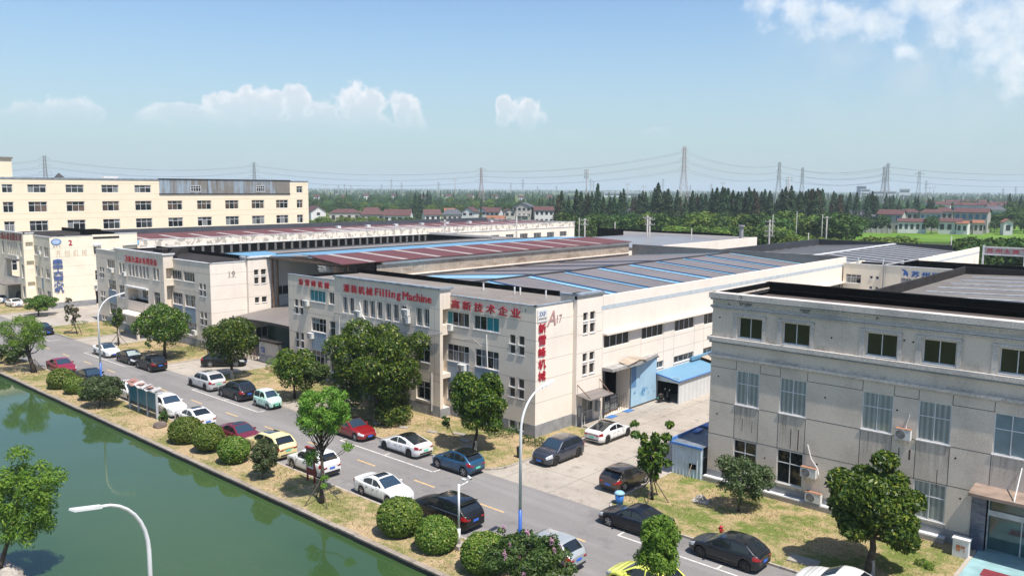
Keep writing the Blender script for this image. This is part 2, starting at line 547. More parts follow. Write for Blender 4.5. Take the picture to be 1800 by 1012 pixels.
def panel_roof(name, a, line, px=1.1, py=2.0, rough=0.5):
    """roof packed with solar modules: thin pale seams between dark brown-grey cells"""
    mt, nt, b = new_mat(name)
    n = NT(mt)

    def seam(ax, per, w):
        fr = n.math('FRACT', n.math('DIVIDE', ax, per))
        d = n.math('MULTIPLY', n.math('MINIMUM', fr, n.math('SUBTRACT', 1.0, fr)), per)
        return n.step(d, w, w * 0.4)
    j = n.math('MAXIMUM', seam(n.x, px, 0.035), seam(n.y, py, 0.05))
    big = n.noise(0.25, 6, 0.6)
    c = n.mix(n.step(big, 0.3, 0.7), a, tuple(v * 0.78 for v in a))
    dust = n.noise(2.2, 6, 0.65)
    c = n.mix(n.math('MULTIPLY', n.step(dust, 0.4, 0.7), 0.3), c, tuple(min(1, v * 1.25) for v in a))
    c = n.mix(n.math('MULTIPLY', j, 0.45), c, line)
    n.L(c, b.inputs['Base Color'])
    b.inputs['Roughness'].default_value = rough
    b.inputs['Specular IOR Level'].default_value = 0.2
    return mt

# ------------------------------------------------------------------ shared materials
M = {}
M['asphalt'] = asphalt()
M['concrete_yard'] = concrete('yard_concrete', (0.30, 0.268, 0.23), (0.385, 0.348, 0.30), 4.2, 5.0, 0.75, 0.6)
M['concrete_old'] = concrete('old_concrete', (0.285, 0.258, 0.222), (0.35, 0.322, 0.285), 5.0, 5.0, 0.6)
M['kerb'] = concrete('kerb_stone', (0.34, 0.30, 0.26), (0.42, 0.385, 0.335), 0.75, 50, 0.5, 0.6)
M['coping'] = concrete('coping_stone', (0.235, 0.20, 0.165), (0.32, 0.275, 0.23), 1.2, 50, 0.7, 0.5)
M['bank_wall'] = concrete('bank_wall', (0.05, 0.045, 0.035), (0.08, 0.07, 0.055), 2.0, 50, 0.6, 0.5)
M['lawn'] = lawn_mat('verge_grass', (0.355, 0.268, 0.160), (0.150, 0.160, 0.052), (0.235, 0.170, 0.105), 0.01)
M['lawn_green'] = lawn_mat('greener_grass', (0.325, 0.250, 0.140), (0.120, 0.155, 0.038), (0.23, 0.165, 0.10), 0.012)
M['white_line'] = plain('road_paint_white', (0.56, 0.54, 0.51), 0.8, var=0.35, scale=6)
M['yellow_line'] = plain('road_paint_yellow', (0.56, 0.38, 0.17), 0.8, var=0.3, scale=6)


def far_ground():
    mt, nt, b = new_mat('open_country')
    n = NT(mt)
    big = n.noise(0.006, 5, 0.55)
    med = n.noise(0.03, 6, 0.6, loc=(4, 1, 0))
    fine = n.noise(0.5, 7, 0.65)
    c = n.mix(n.step(big, 0.42, 0.55), (0.055, 0.085, 0.025), (0.11, 0.14, 0.045))
    c = n.mix(n.math('MULTIPLY', n.step(med, 0.5, 0.62), 0.7), c, (0.035, 0.06, 0.02))
    c = n.mix(n.math('MULTIPLY', n.step(n.noise(0.012, 3, 0.5, loc=(9, 9, 0)), 0.6, 0.66), 0.6), c, (0.20, 0.175, 0.13))
    c = n.mix(0.35, c, n.mix(n.step(fine, 0.3, 0.7), (0.12, 0.12, 0.12), (0.88, 0.88, 0.88)), 'OVERLAY')
    n.L(c, b.inputs['Base Color']); b.inputs['Roughness'].default_value = 1.0
    b.inputs['Specular IOR Level'].default_value = 0.0
    return mt


M['country'] = far_ground()


def rice_mat():
    mt, nt, b = new_mat('rice_field')
    n = NT(mt)
    a = n.noise(0.045, 6, 0.6)
    l = n.noise(0.5, 5, 0.6, (0.25, 1, 1))
    c = n.mix(n.step(a, 0.35, 0.65), (0.080, 0.170, 0.018), (0.120, 0.215, 0.030))
    c = n.mix(n.math('MULTIPLY', n.step(l, 0.45, 0.7), 0.4), c, (0.135, 0.17, 0.045))
    fr = n.math('FRACT', n.math('DIVIDE', n.math('ADD', n.math('MULTIPLY', n.x, 0.35), n.y), 34.0))
    c = n.mix(n.math('MULTIPLY', n.step(fr, 0.05, 0.03), 0.7), c, (0.08, 0.10, 0.03))
    n.L(c, b.inputs['Base Color']); b.inputs['Roughness'].default_value = 1.0; b.inputs['Specular IOR Level'].default_value = 0.05
    return mt


M['rice'] = rice_mat()


def water_mat():
    mt, nt, b = new_mat('canal_water')
    n = NT(mt)
    big = n.noise(0.05, 4, 0.6, (1, 1.6, 1))
    scum = n.noise(0.16, 7, 0.6, (1, 2.2, 1), dist=0.8)
    c = n.mix(n.step(big, 0.35, 0.65), (0.032, 0.068, 0.024), (0.044, 0.082, 0.028))
    c = n.mix(n.math('MULTIPLY', n.step(scum, 0.62, 0.74), 0.28), c, (0.060, 0.072, 0.035))
    n.L(c, b.inputs['Base Color'])
    b.inputs['Roughness'].default_value = 0.03
    b.inputs['IOR'].default_value = 1.52
    b.inputs['Specular IOR Level'].default_value = 0.5
    h = n.math('ADD', n.noise(3.4, 4, 0.6, (1, 0.6, 1)), n.math('MULTIPLY', n.noise(0.45, 3, 0.5), 1.8))
    n.bump(h, 0.07, 0.02)
    return mt


M['water'] = water_mat()

# ------------------------------------------------------------------ ground, canal, road
WY0, WY1 = 13.6, 28.3           # canal between its two banks
WX0, WX1 = -420.0, 140.0
BIG = 9000.0
g = MB()
g.quad((-BIG, WY1, 0), (BIG, WY1, 0), (BIG, BIG, 0), (-BIG, BIG, 0))
g.quad((-BIG, -BIG, 0), (BIG, -BIG, 0), (BIG, WY0, 0), (-BIG, WY0, 0))
g.quad((-BIG, WY0, 0), (WX0, WY0, 0), (WX0, WY1, 0), (-BIG, WY1, 0))
g.quad((WX1, WY0, 0), (BIG, WY0, 0), (BIG, WY1, 0), (WX1, WY1, 0))
tag(g.build('ground', M['country']), kind='structure')
g = MB(); g.quad((WX0 - 0.5, WY0 - 0.5, -0.24), (WX1, WY0 - 0.5, -0.24), (WX1, WY1 + 0.5, -0.24), (WX0 - 0.5, WY1 + 0.5, -0.24))
tag(g.build('canal_water', M['water']), kind='structure')
for (y0, y1, nm) in ((WY1 - 0.02, WY1 + 0.33, 'canal_bank'), (WY0 - 0.42, WY0 + 0.02, 'canal_bank')):
    g = MB()
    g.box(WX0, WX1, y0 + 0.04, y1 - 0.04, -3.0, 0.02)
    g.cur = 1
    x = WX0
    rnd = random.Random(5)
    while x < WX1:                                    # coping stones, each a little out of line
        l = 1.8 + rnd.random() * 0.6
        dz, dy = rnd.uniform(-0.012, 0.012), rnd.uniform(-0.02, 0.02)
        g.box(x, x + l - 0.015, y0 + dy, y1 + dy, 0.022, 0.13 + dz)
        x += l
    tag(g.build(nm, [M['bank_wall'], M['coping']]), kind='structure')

ROAD0, ROAD1 = 32.5, 41.5
RX0, RX1 = -330.0, 90.0


def slab(name, mat, polys, z, skirt=None):
    """flat sheet (or slab with a skirt down to z=0) from xy polygons"""
    b = MB()
    for p in polys:
        b.poly([(x, y, z) for x, y in p])
        if skirt is not None:
            for i in range(len(p)):
                (x0, y0), (x1, y1) = p[i], p[(i + 1) % len(p)]
                b.quad((x0, y0, skirt), (x1, y1, skirt), (x1, y1, z), (x0, y0, z))
    return tag(b.build(name, mat), kind='structure')


def rect(x0, x1, y0, y1): return [(x0, y0), (x1, y0), (x1, y1), (x0, y1)]


slab('road', M['asphalt'], [rect(RX0, RX1, ROAD0, ROAD1)], 0.008)
# verge between canal and road
slab('canal_verge', M['lawn'], [rect(RX0, RX1, WY1 + 0.32, ROAD0 - 0.16)], 0.11)
kb = MB(); kb.box(RX0, RX1, ROAD0 - 0.16, ROAD0, -0.1, 0.125)
tag(kb.build('kerb', M['kerb']), kind='structure')
# yards (concrete) behind the north kerb
slab('yard', M['concrete_old'], [rect(-330, 60, 41.5, 260)], 0.005)
yards = [rect(-39.0, -29.5, 41.5, 62), rect(-39.0, -29.5, 62, 118), rect(-91.0, -81.6, 41.5, 59), rect(-145.0, -127.5, 41.5, 60), rect(-186.0, -166.0, 41.5, 60)]
slab('yard_apron', M['concrete_yard'], yards, 0.012)


def verge(name, mat, x0, x1, y1, cut0=1.0, cut1=1.0, z=0.12):
    """grass bed behind the kerb with rounded street corners and its own kerb stones"""
    pts = []
    y0 = 41.55
    for k in range(7):
        a = math.pi * (1.0 + 0.5 * k / 6); pts.append((x0 + cut0 + cut0 * math.cos(a), y0 + cut0 + cut0 * math.sin(a)))
    for k in range(7):
        a = math.pi * (1.5 + 0.5 * k / 6); pts.append((x1 - cut1 + cut1 * math.cos(a), y0 + cut1 + cut1 * math.sin(a)))
    pts += [(x1, y1), (x0, y1)]
    slab(name, mat, [pts], z)
    kb = MB()
    ring = [pts[-1]] + pts[:-2] + [pts[-2]]
    for i in range(len(ring) - 1):
        (ax, ay), (bx, by) = ring[i], ring[i + 1]
        d = Vector((bx - ax, by - ay, 0)); l = d.length; d.normalize(); nrm = Vector((d.y, -d.x, 0))
        a, b_ = Vector((ax, ay, 0)), Vector((bx, by, 0))
        for (p, q, zt) in ((0.0, 0.14, z + 0.02),):
            v = [a + nrm * p, b_ + nrm * p, b_ + nrm * q, a + nrm * q]
            kb.quad(*[(t.x, t.y, zt) for t in v])
            kb.quad((v[2].x, v[2].y, zt), (v[3].x, v[3].y, zt), (v[3].x, v[3].y, 0), (v[2].x, v[2].y, 0))
            kb.quad((v[0].x, v[0].y, zt), (v[1].x, v[1].y, zt), (v[1].x, v[1].y, 0), (v[0].x, v[0].y, 0))
    tag(kb.build('kerb', M['kerb']), kind='structure')


verge('street_verge', M['lawn'], -61.6, -39.05, 50.0, 0.8, 2.2)
verge('street_verge', M['lawn'], -81.4, -66.4, 51.0, 1.4, 1.4)
verge('street_verge', M['lawn'], -106.9, -91.1, 50.0, 0.8, 1.6)
verge('street_verge', M['lawn_green'], -127.3, -115.0, 50.0, 2.2, 1.0)
verge('street_verge', M['lawn_green'], -29.4, -10.0, 51.0, 2.0, 0.6)
verge('street_verge', M['lawn'], -165.8, -145.2, 49.0, 1.2, 1.2)
# grass beside the near factory's flank
slab('side_verge', M['lawn_green'], [[(-42.0, 50.0), (-39.05, 49.95), (-39.6, 55.0), (-42.0, 55.0)]], 0.09)
slab('far_bank', M['lawn_green'], [rect(-330, 90, 9.8, WY0 - 0.41)], 0.11)
slab('far_bank_road', M['asphalt'], [rect(-330, 90, 2.0, 9.6)], 0.008)

# markings
mk = MB()
for i in range(-28, 14):
    x0 = -58.9 + 0.0 + i * 6.42 + 10.4
    mk.box(x0, x0 + 2.1, 36.97, 37.11, 0.010, 0.0125)
tag(mk.build('road_marking', M['yellow_line']), kind='structure')
mk = MB()
for (x0, x1) in ((-125.5, -116.4), (-105.1, -93.4), (-78.0, -65.7), (-53.4, -42.4), (-26.3, -7.0)):
    mk.box(x0, x1, 39.0, 39.12, 0.010, 0.0125)
    k = x0
    while k < x1 + 0.2:
        mk.box(k, k + 0.12, 39.12, 39.62 if x0 < k < x1 - 1 else 40.4 if x0 < -120 else 39.75, 0.010, 0.0125)
        k += (x1 - x0) / round((x1 - x0) / 6.1) - 0.001
tag(mk.build('road_marking', M['white_line']), kind='structure')
# manhole-like slabs sunk in the lawn
pv = MB()
for (x, y, w, d, a) in ((-25.1, 46.9, 1.1, 0.8, 0.3), (-16.6, 42.9, 1.6, 0.9, 0.1), (-47.2, 46.5, 1.2, 0.5, 0.2), (-45.6, 45.6, 1.1, 0.5, -0.1), (-44.2, 44.6, 0.9, 0.6, 0.5), (-49.3, 45.4, 0.9, 0.5, 0.2), (-52.0, 44.6, 0.8, 0.5, 0.4)):
    pv.obox((x, y, 0.15), Vector((math.cos(a), math.sin(a), 0)) * w / 2, Vector((-math.sin(a), math.cos(a), 0)) * d / 2, (0, 0, 0.05))
tag(pv.build('paving_slabs', M['concrete_old']), kind='structure')
# path tiles in front of the doors
slab('entrance_path', M['concrete_yard'], [rect(-66.2, -61.8, 41.6, 47.4), rect(-114.8, -107.1, 41.6, 49.0)], 0.035)
# rice field and far yards
c1, c2, c3, c4 = onz(1330, 420), onz(2050, 432), onz(2050, 398), onz(1420, 397)
b_ = MB(); b_.poly([(p.x, p.y, 0.05) for p in (c1, c2, c3, c4)])
tag(b_.build('rice_field', M['rice']), kind='structure')

# ------------------------------------------------------------------ building kit
CREAM = (0.79, 0.715, 0.63)
M['wall_cream'] = plaster('cream_render', CREAM, (0.46, 0.40, 0.33), 11.0, 0.40, 0.20)
M['wall_front'] = plaster('cream_render_shaded', (0.70, 0.62, 0.525), (0.38, 0.33, 0.275), 11.0, 0.65, 0.34, peel=(0.22, 0.215, 0.20), peel_amt=-0.07, band=(9.0, 11.2))  # weathered cream render, the front's shade put into a darker base
M['wall_yellow'] = plaster('pale_yellow_render', (0.80, 0.73, 0.59), (0.48, 0.42, 0.31), 12.0, 0.6, 0.22)
M['wall_yellow_hi'] = plaster('yellow_render', (0.79, 0.69, 0.52), (0.58, 0.49, 0.35), 21.0, 0.4, 0.18)
M['wall_grey'] = plaster('bare_grey_render', (0.655, 0.575, 0.485), (0.35, 0.305, 0.255), 13.4, 0.6, 0.5, peel=(0.20, 0.20, 0.19), peel_amt=-0.12, fine=0.14, band_fall=3.0,
    under=([(-25.0, -23.3), (-21.9, -20.1), (-16.65, -14.8), (-13.45, -11.6), (-9.5, -7.7), (-6.3, -4.5)], 3.5, 5.85), grime=((10.3, 10.85), (9.1, 9.45), (0.9, 1.25)))
M['cornice_grey'] = plaster('weathered_cornice', (0.54, 0.505, 0.465), (0.25, 0.255, 0.26), 13.4, 0.4, 0.6, peel=(0.12, 0.13, 0.14), peel_amt=-0.06, fine=0.25)
M['frieze_grey'] = plaster('flaking_frieze', (0.56, 0.495, 0.42), (0.28, 0.27, 0.25), 13.4, 0.4, 0.6, peel=(0.14, 0.14, 0.14), peel_amt=0.02, fine=0.25)
M['wall_peel'] = plaster('peeling_white_wall', (0.76, 0.69, 0.60), (0.50, 0.45, 0.38), 11.0, 0.4, 0.4, peel=(0.34, 0.32, 0.29), peel_amt=0.085, band=(9.4, 11.3), fine=0.2)
M['plinth'] = plain('plinth_grey', (0.26, 0.265, 0.275), 0.9, spec=0.2, var=0.25, scale=1.5)
M['blue_panel'] = plain('faded_blue_panel', (0.22, 0.29, 0.36), 0.8, var=0.2, scale=1.2)
M['band_blue'] = plain('faded_blue_band', (0.45, 0.50, 0.53), 0.85, var=0.15, scale=1.5)
M['coping_white'] = plain('coping_white', (0.56, 0.57, 0.58), 0.8, var=0.25, scale=2.0)
M['cap_bluegrey'] = plain('coping_bluegrey', (0.21, 0.25, 0.295), 0.85, var=0.4, scale=1.8)
M['roof_flat'] = concrete('flat_roof', (0.17, 0.152, 0.138), (0.225, 0.205, 0.185), 3.0, 3.0, 0.5, 0.25)
M['roof_dark'] = plain('bitumen_roof', (0.034, 0.030, 0.029), 0.9, spec=0.15, var=0.3, scale=0.7)
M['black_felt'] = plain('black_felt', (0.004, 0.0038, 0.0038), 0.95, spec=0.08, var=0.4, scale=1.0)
M['joint'] = plain('wall_joint', (0.20, 0.185, 0.165), 0.95)
M['joint_dark'] = plain('wall_joint_dark', (0.075, 0.072, 0.07), 0.95)
M['frame_white'] = plain('window_frame_white', (0.62, 0.63, 0.64), 0.5, var=0.12, scale=4)
M['glass_dark'] = plain('glass_dark', (0.010, 0.012, 0.014), 0.06, spec=0.7, var=0.4, scale=0.8)
M['glass_grey'] = plain('glass_grey', (0.045, 0.052, 0.055), 0.08, spec=0.7, var=0.5, scale=0.8)
M['glass_brown'] = plain('glass_brown', (0.11, 0.078, 0.055), 0.12, spec=0.5, var=0.5, scale=0.5)
M['glass_mesh'] = plain('glass_behind_mesh', (0.040, 0.036, 0.032), 0.35, spec=0.4, var=0.3, scale=2.0)
M['glass_teal'] = plain('teal_blind_glass', (0.02, 0.20, 0.235), 0.12, spec=0.6, var=0.12, scale=1.0)
M['glass_blue'] = plain('blue_frosted_glass', (0.17, 0.235, 0.265), 0.15, spec=0.6, var=0.25, scale=0.9)


def curtain_mat(name, a, c, per=0.22):
    mt, nt, b = new_mat(name)
    n = NT(mt)
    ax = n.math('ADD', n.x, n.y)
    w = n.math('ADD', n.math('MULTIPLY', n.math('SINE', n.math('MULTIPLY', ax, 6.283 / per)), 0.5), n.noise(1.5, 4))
    n.L(n.mix(n.step(w, 0.1, 1.1), a, c), b.inputs['Base Color'])  # shade of the folds put into the colour as soft stripes
    b.inputs['Roughness'].default_value = 0.7
    b.inputs['Coat Weight'].default_value = 0.9; b.inputs['Coat Roughness'].default_value = 0.05
    return mt


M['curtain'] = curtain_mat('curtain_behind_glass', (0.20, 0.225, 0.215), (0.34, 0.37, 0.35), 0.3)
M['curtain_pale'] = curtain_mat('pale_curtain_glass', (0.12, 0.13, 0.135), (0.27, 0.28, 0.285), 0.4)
M['white_metal'] = plain('white_metal', (0.66, 0.66, 0.65), 0.45, var=0.10, scale=2)
M['red_letter'] = plain('red_lettering', (0.40, 0.012, 0.03), 0.45)
M['darkred_letter'] = plain('dark_red_lettering', (0.16, 0.02, 0.03), 0.6)
M['blue_letter'] = plain('blue_lettering', (0.075, 0.12, 0.30), 0.5, var=0.25, scale=6)
M['ghost_letter'] = plain('ghost_lettering', (0.50, 0.405, 0.29), 0.9)
M['pinkish_letter'] = plain('faded_red_numeral', (0.40, 0.235, 0.215), 0.8)
M['grey_letter'] = plain('grey_numeral', (0.30, 0.27, 0.24), 0.8)
M['gantry_board'] = plain('gantry_board', (0.36, 0.35, 0.34), 0.7)
M['gantry_red'] = plain('gantry_red', (0.42, 0.07, 0.10), 0.6)
M['orange_letter'] = plain('orange_stencil', (0.55, 0.17, 0.03), 0.7)


class Face:
    """upright wall plane: u along, v up, n outwards"""
    def __init__(s, ox, oy, U, Nn, k=1.0, oz=0.0):
        s.o = Vector((ox, oy, oz)); s.U = Vector((*U, 0)); s.N = Vector((*Nn, 0)); s.k = k

    def p(s, u, v, n=0.0): return s.o + s.U * (u * s.k) + s.N * n + Vector((0, 0, v))

    def box(s, mb, u0, u1, v0, v1, n0, n1):
        c = s.p((u0 + u1) / 2, (v0 + v1) / 2, (n0 + n1) / 2)
        mb.obox(c, s.U * (abs(u1 - u0) * s.k / 2), s.N * (abs(n1 - n0) / 2), (0, 0, abs(v1 - v0) / 2))

    def quad(s, mb, u0, u1, v0, v1, n=0.0):
        a, b, c, d = s.p(u0, v0, n), s.p(u1, v0, n), s.p(u1, v1, n), s.p(u0, v1, n)
        if s.U.cross(Vector((0, 0, 1))).dot(s.N) < 0: a, b, c, d = b, a, d, c
        mb.quad(a, b, c, d)


def wall(mb, f, u0, u1, v0, v1, holes=(), depth=0.16):
    """wall sheet with real openings and their reveals"""
    us = sorted({u0, u1} | {h[0] for h in holes} | {h[1] for h in holes})
    vs = sorted({v0, v1} | {h[2] for h in holes} | {h[3] for h in holes})
    us = [u for u in us if u0 <= u <= u1]; vs = [v for v in vs if v0 <= v <= v1]
    for i in range(len(us) - 1):
        for j in range(len(vs) - 1):
            cu, cv = (us[i] + us[i + 1]) / 2, (vs[j] + vs[j + 1]) / 2
            if any(h[0] < cu < h[1] and h[2] < cv < h[3] for h in holes): continue
            f.quad(mb, us[i], us[i + 1], vs[j], vs[j + 1])
    for h in holes:
        d = h[4] if len(h) > 4 else depth
        for (a, b) in (((h[0], h[2]), (h[1], h[2])), ((h[1], h[2]), (h[1], h[3])), ((h[1], h[3]), (h[0], h[3])), ((h[0], h[3]), (h[0], h[2]))):
            mb.quad(f.p(a[0], a[1], 0), f.p(b[0], b[1], 0), f.p(b[0], b[1], -d), f.p(a[0], a[1], -d))


def window(parent, f, u0, u1, v0, v1, cols=2, rows=(), glass=('glass_dark',), depth=0.14, fw=0.055, sill=True, name='window', frame=None, seed=0, mw=None, order=False):
    """frame in the opening with its panes as a sub-part; cols = count or list of fractions, rows = heights of transoms (fractions)"""
    fr = MB()
    mw = mw or fw * 0.8
    k = f.k
    n0, n1 = -depth, -depth + 0.05
    f.box(fr, u0, u1, v0, v0 + fw, n0, n1); f.box(fr, u0, u1, v1 - fw, v1, n0, n1)
    f.box(fr, u0, u0 + fw / k, v0 + fw, v1 - fw, n0, n1); f.box(fr, u1 - fw / k, u1, v0 + fw, v1 - fw, n0, n1)
    cs = [i / cols for i in range(1, cols)] if isinstance(cols, int) else list(cols)
    for c in cs:
        uu = u0 + (u1 - u0) * c
        f.box(fr, uu - mw / 2 / k, uu + mw / 2 / k, v0 + fw, v1 - fw, n0, n1 + 0.004)
    for r in rows:
        vv = v0 + (v1 - v0) * r
        f.box(fr, u0 + fw / k, u1 - fw / k, vv - mw / 2, vv + mw / 2, n0, n1 + 0.008)
    if sill: f.box(fr, u0 - 0.04, u1 + 0.04, v0 - 0.07, v0 - 0.004, -depth, 0.05)
    w = fr.build(name, frame or M['frame_white'], parent)
    pn = MB()
    mats = [M[x] for x in glass]
    us = [u0] + [u0 + (u1 - u0) * c for c in cs] + [u1]
    vs = [v0] + [v0 + (v1 - v0) * r for r in rows] + [v1]
    rn = random.Random(seed + int(u0 * 37) + int(v0 * 91))
    for i in range(len(us) - 1):
        for j in range(len(vs) - 1):
            pn.cur = (i + j * (len(us) - 1)) % len(mats) if order else rn.randrange(len(mats)) if len(mats) > 1 else 0
            f.quad(pn, us[i], us[i + 1], vs[j], vs[j + 1], -depth + 0.012 + 0.006 * (i % 2))
    pn.build('pane', mats, w)
    return w


def joints(parent, f, hs=(), vs=(), mat='joint', t=0.022, breaks=()):
    """recess lines ruled into the render: hs = (v, u0, u1), vs = (u, v0, v1)"""
    mb = MB()
    for (v, u0, u1) in hs:
        segs = [(u0, u1)]
        for (a, b, c, d) in breaks:
            if c - 0.03 < v < d + 0.03:
                ns = []
                for (p, q) in segs:
                    if b <= p or a >= q: ns.append((p, q))
                    else:
                        if a > p: ns.append((p, a))
                        if b < q: ns.append((b, q))
                segs = ns
        for (p, q) in segs: f.box(mb, p, q, v - t / 2, v + t / 2, -0.01, 0.003)
    for (u, v0, v1) in vs:
        segs = [(v0, v1)]
        for (a, b, c, d) in breaks:
            if a - 0.03 < u < b + 0.03:
                ns = []
                for (p, q) in segs:
                    if d <= p or c >= q: ns.append((p, q))
                    else:
                        if c > p: ns.append((p, c))
                        if d < q: ns.append((d, q))
                segs = ns
        for (p, q) in segs: f.box(mb, u - t / 2, u + t / 2, p, q, -0.01, 0.004)
    if mb.f: return mb.build('wall_joints', M[mat], parent)


def lettering(parent, f, text, u0, u1, v0, v1, mat, bold=0.012, depth=0.05, n=0.03, spread=None, vertical=False, mirror=False, name='lettering', shear=0.0):
    """raised letters on a face; filled to the given box. spread: one cell per character"""
    mbv, mbf = [], []
    items = []
    if vertical:
        h = (v1 - v0) / len(text)
        for i, ch in enumerate(text): items.append((ch, u0, u1, v1 - (i + 0.90) * h, v1 - (i + 0.10) * h))
    elif spread:
        w = (u1 - u0) / len(text)
        for i, ch in enumerate(text): items.append((ch, u0 + (i + 0.5 - spread / 2) * w, u0 + (i + 0.5 + spread / 2) * w, v0, v1))
    else:
        items.append((text, u0, u1, v0, v1))
    for (tx, a, b, c, d) in items:
        if not tx.strip(): continue
        cu = bpy.data.curves.new('glyph', 'FONT'); cu.body = tx; cu.resolution_u = 2; cu.shear = shear
        ob = bpy.data.objects.new('glyph', cu); COL.objects.link(ob)
        dg = bpy.context.evaluated_depsgraph_get(); dg.update()
        me = bpy.data.meshes.new_from_object(ob.evaluated_get(dg))
        vs = [v.co.copy() for v in me.vertices]; fs = [list(p.vertices) for p in me.polygons]
        bpy.data.objects.remove(ob); bpy.data.curves.remove(cu); bpy.data.meshes.remove(me)
        if not vs: continue
        x0, x1 = min(v.x for v in vs), max(v.x for v in vs); y0, y1 = min(v.y for v in vs), max(v.y for v in vs)
        if tx in '-一1I': x0, x1 = x0 - (y1 - y0) * 0.2, x1 + (y1 - y0) * 0.2
        nn = len(vs)
        edges = {}
        for q in fs:
            for i in range(len(q)):
                e = (q[i], q[(i + 1) % len(q)])
                if (e[1], e[0]) in edges: edges.pop((e[1], e[0]))
                else: edges[e] = 1
        # thicker strokes: the glyph struck several times, each a hair out of line and of depth
        w_ = bold * 1.15 * (d - c)
        for si, (su, sv) in enumerate(((0, 0),) if bold < 0.004 else ((-1, 0), (1, 0), (0, -.8), (0, .8))):
            base = len(mbv)
            for nz in (n + depth + si * 0.0015, n):
                for v in vs:
                    uu = a + (b - a) * (v.x - x0) / (x1 - x0) + su * w_; vv = c + (d - c) * (v.y - y0) / (y1 - y0) + sv * w_
                    mbv.append(tuple(f.p(uu, vv, nz)))
            mbf += [[base + i for i in q] for q in fs]
            for (i, j) in edges: mbf.append([base + i, base + nn + i, base + nn + j, base + j])
    me = bpy.data.meshes.new(name); me.from_pydata(mbv, [], mbf); me.materials.append(M[mat]); me.update()
    o = bpy.data.objects.new(name, me); COL.objects.link(o); o.parent = parent
    return o


# ------------------------------------------------------------------ outdoor air-conditioning unit
M['ac_white'] = plain('ac_casing', (0.62, 0.62, 0.60), 0.45, var=0.12, scale=5)
M['ac_rusty'] = plain('ac_rusty_top', (0.30, 0.16, 0.10), 0.8, var=0.35, scale=5)
M['ac_grille'] = plain('ac_grille', (0.05, 0.052, 0.056), 0.6)
M['ac_ring'] = plain('ac_grille_ring', (0.28, 0.28, 0.28), 0.6)


def ac_unit(loc, facing, label, group='air-conditioning units on the factory walls', w=0.85, h=0.6, d=0.34, rusty=False, on_ground=False):
    """loc: middle of the back of the unit, at its underside"""
    rz = math.atan2(facing[1], facing[0])
    e = empty('air_conditioner', loc, rz, label, 'air conditioner', group)
    c = MB(); c.box(0.06, 0.06 + d, -w / 2, w / 2, 0.06, h)
    c.build('casing', M['ac_white'], e)
    t = MB(); t.box(0.05, 0.075 + d, -w / 2 - 0.012, w / 2 + 0.012, h + 0.002, h + 0.03); t.build('lid', M['ac_rusty'] if rusty else M['ac_white'], e)
    gmb = MB(); cy, cz, rr = -w * 0.14, 0.06 + (h - 0.06) / 2, (h - 0.06) * 0.44
    x = 0.06 + d
    ring = [[(x + 0.003, cy + rr * math.cos(a) * q, cz + rr * math.sin(a) * q) for a in [2 * math.pi * i / 20 for i in range(21)]] for q in (1.0, 0.02)]
    gmb.grid(ring)
    gmb.cur = 1
    for q in (1.0, 0.75, 0.5, 0.27):
        gmb.tube([(x + 0.012, cy + rr * q * math.cos(2 * math.pi * i / 16), cz + rr * q * math.sin(2 * math.pi * i / 16)) for i in range(17)], 0.011, 4, False)
    for i in range(6):
        a = math.pi * i / 6
        gmb.bar((x + 0.012, cy - rr * math.cos(a), cz - rr * math.sin(a)), (x + 0.012, cy + rr * math.cos(a), cz + rr * math.sin(a)), 0.014)
    gmb.build('fan_grille', [M['ac_grille'], M['ac_ring']], e)
    br = MB()
    for yy in (-w * 0.32, w * 0.32):
        br.box(0.0, 0.06 + d + 0.02, yy - 0.02, yy + 0.02, 0.02, 0.058)
        if not on_ground: br.bar((0.0, yy, -0.28), (d, yy, 0.02), 0.03)
        else: br.box(0.08, d, yy - 0.03, yy + 0.03, -0.02, 0.018)
    br.build('bracket', M['ac_ring'], e)
    return e


def pipe(parent, pts, r, mat, name='pipe'):
    b = MB(); b.tube(pts, r, 6)
    return b.build(name, mat, parent)


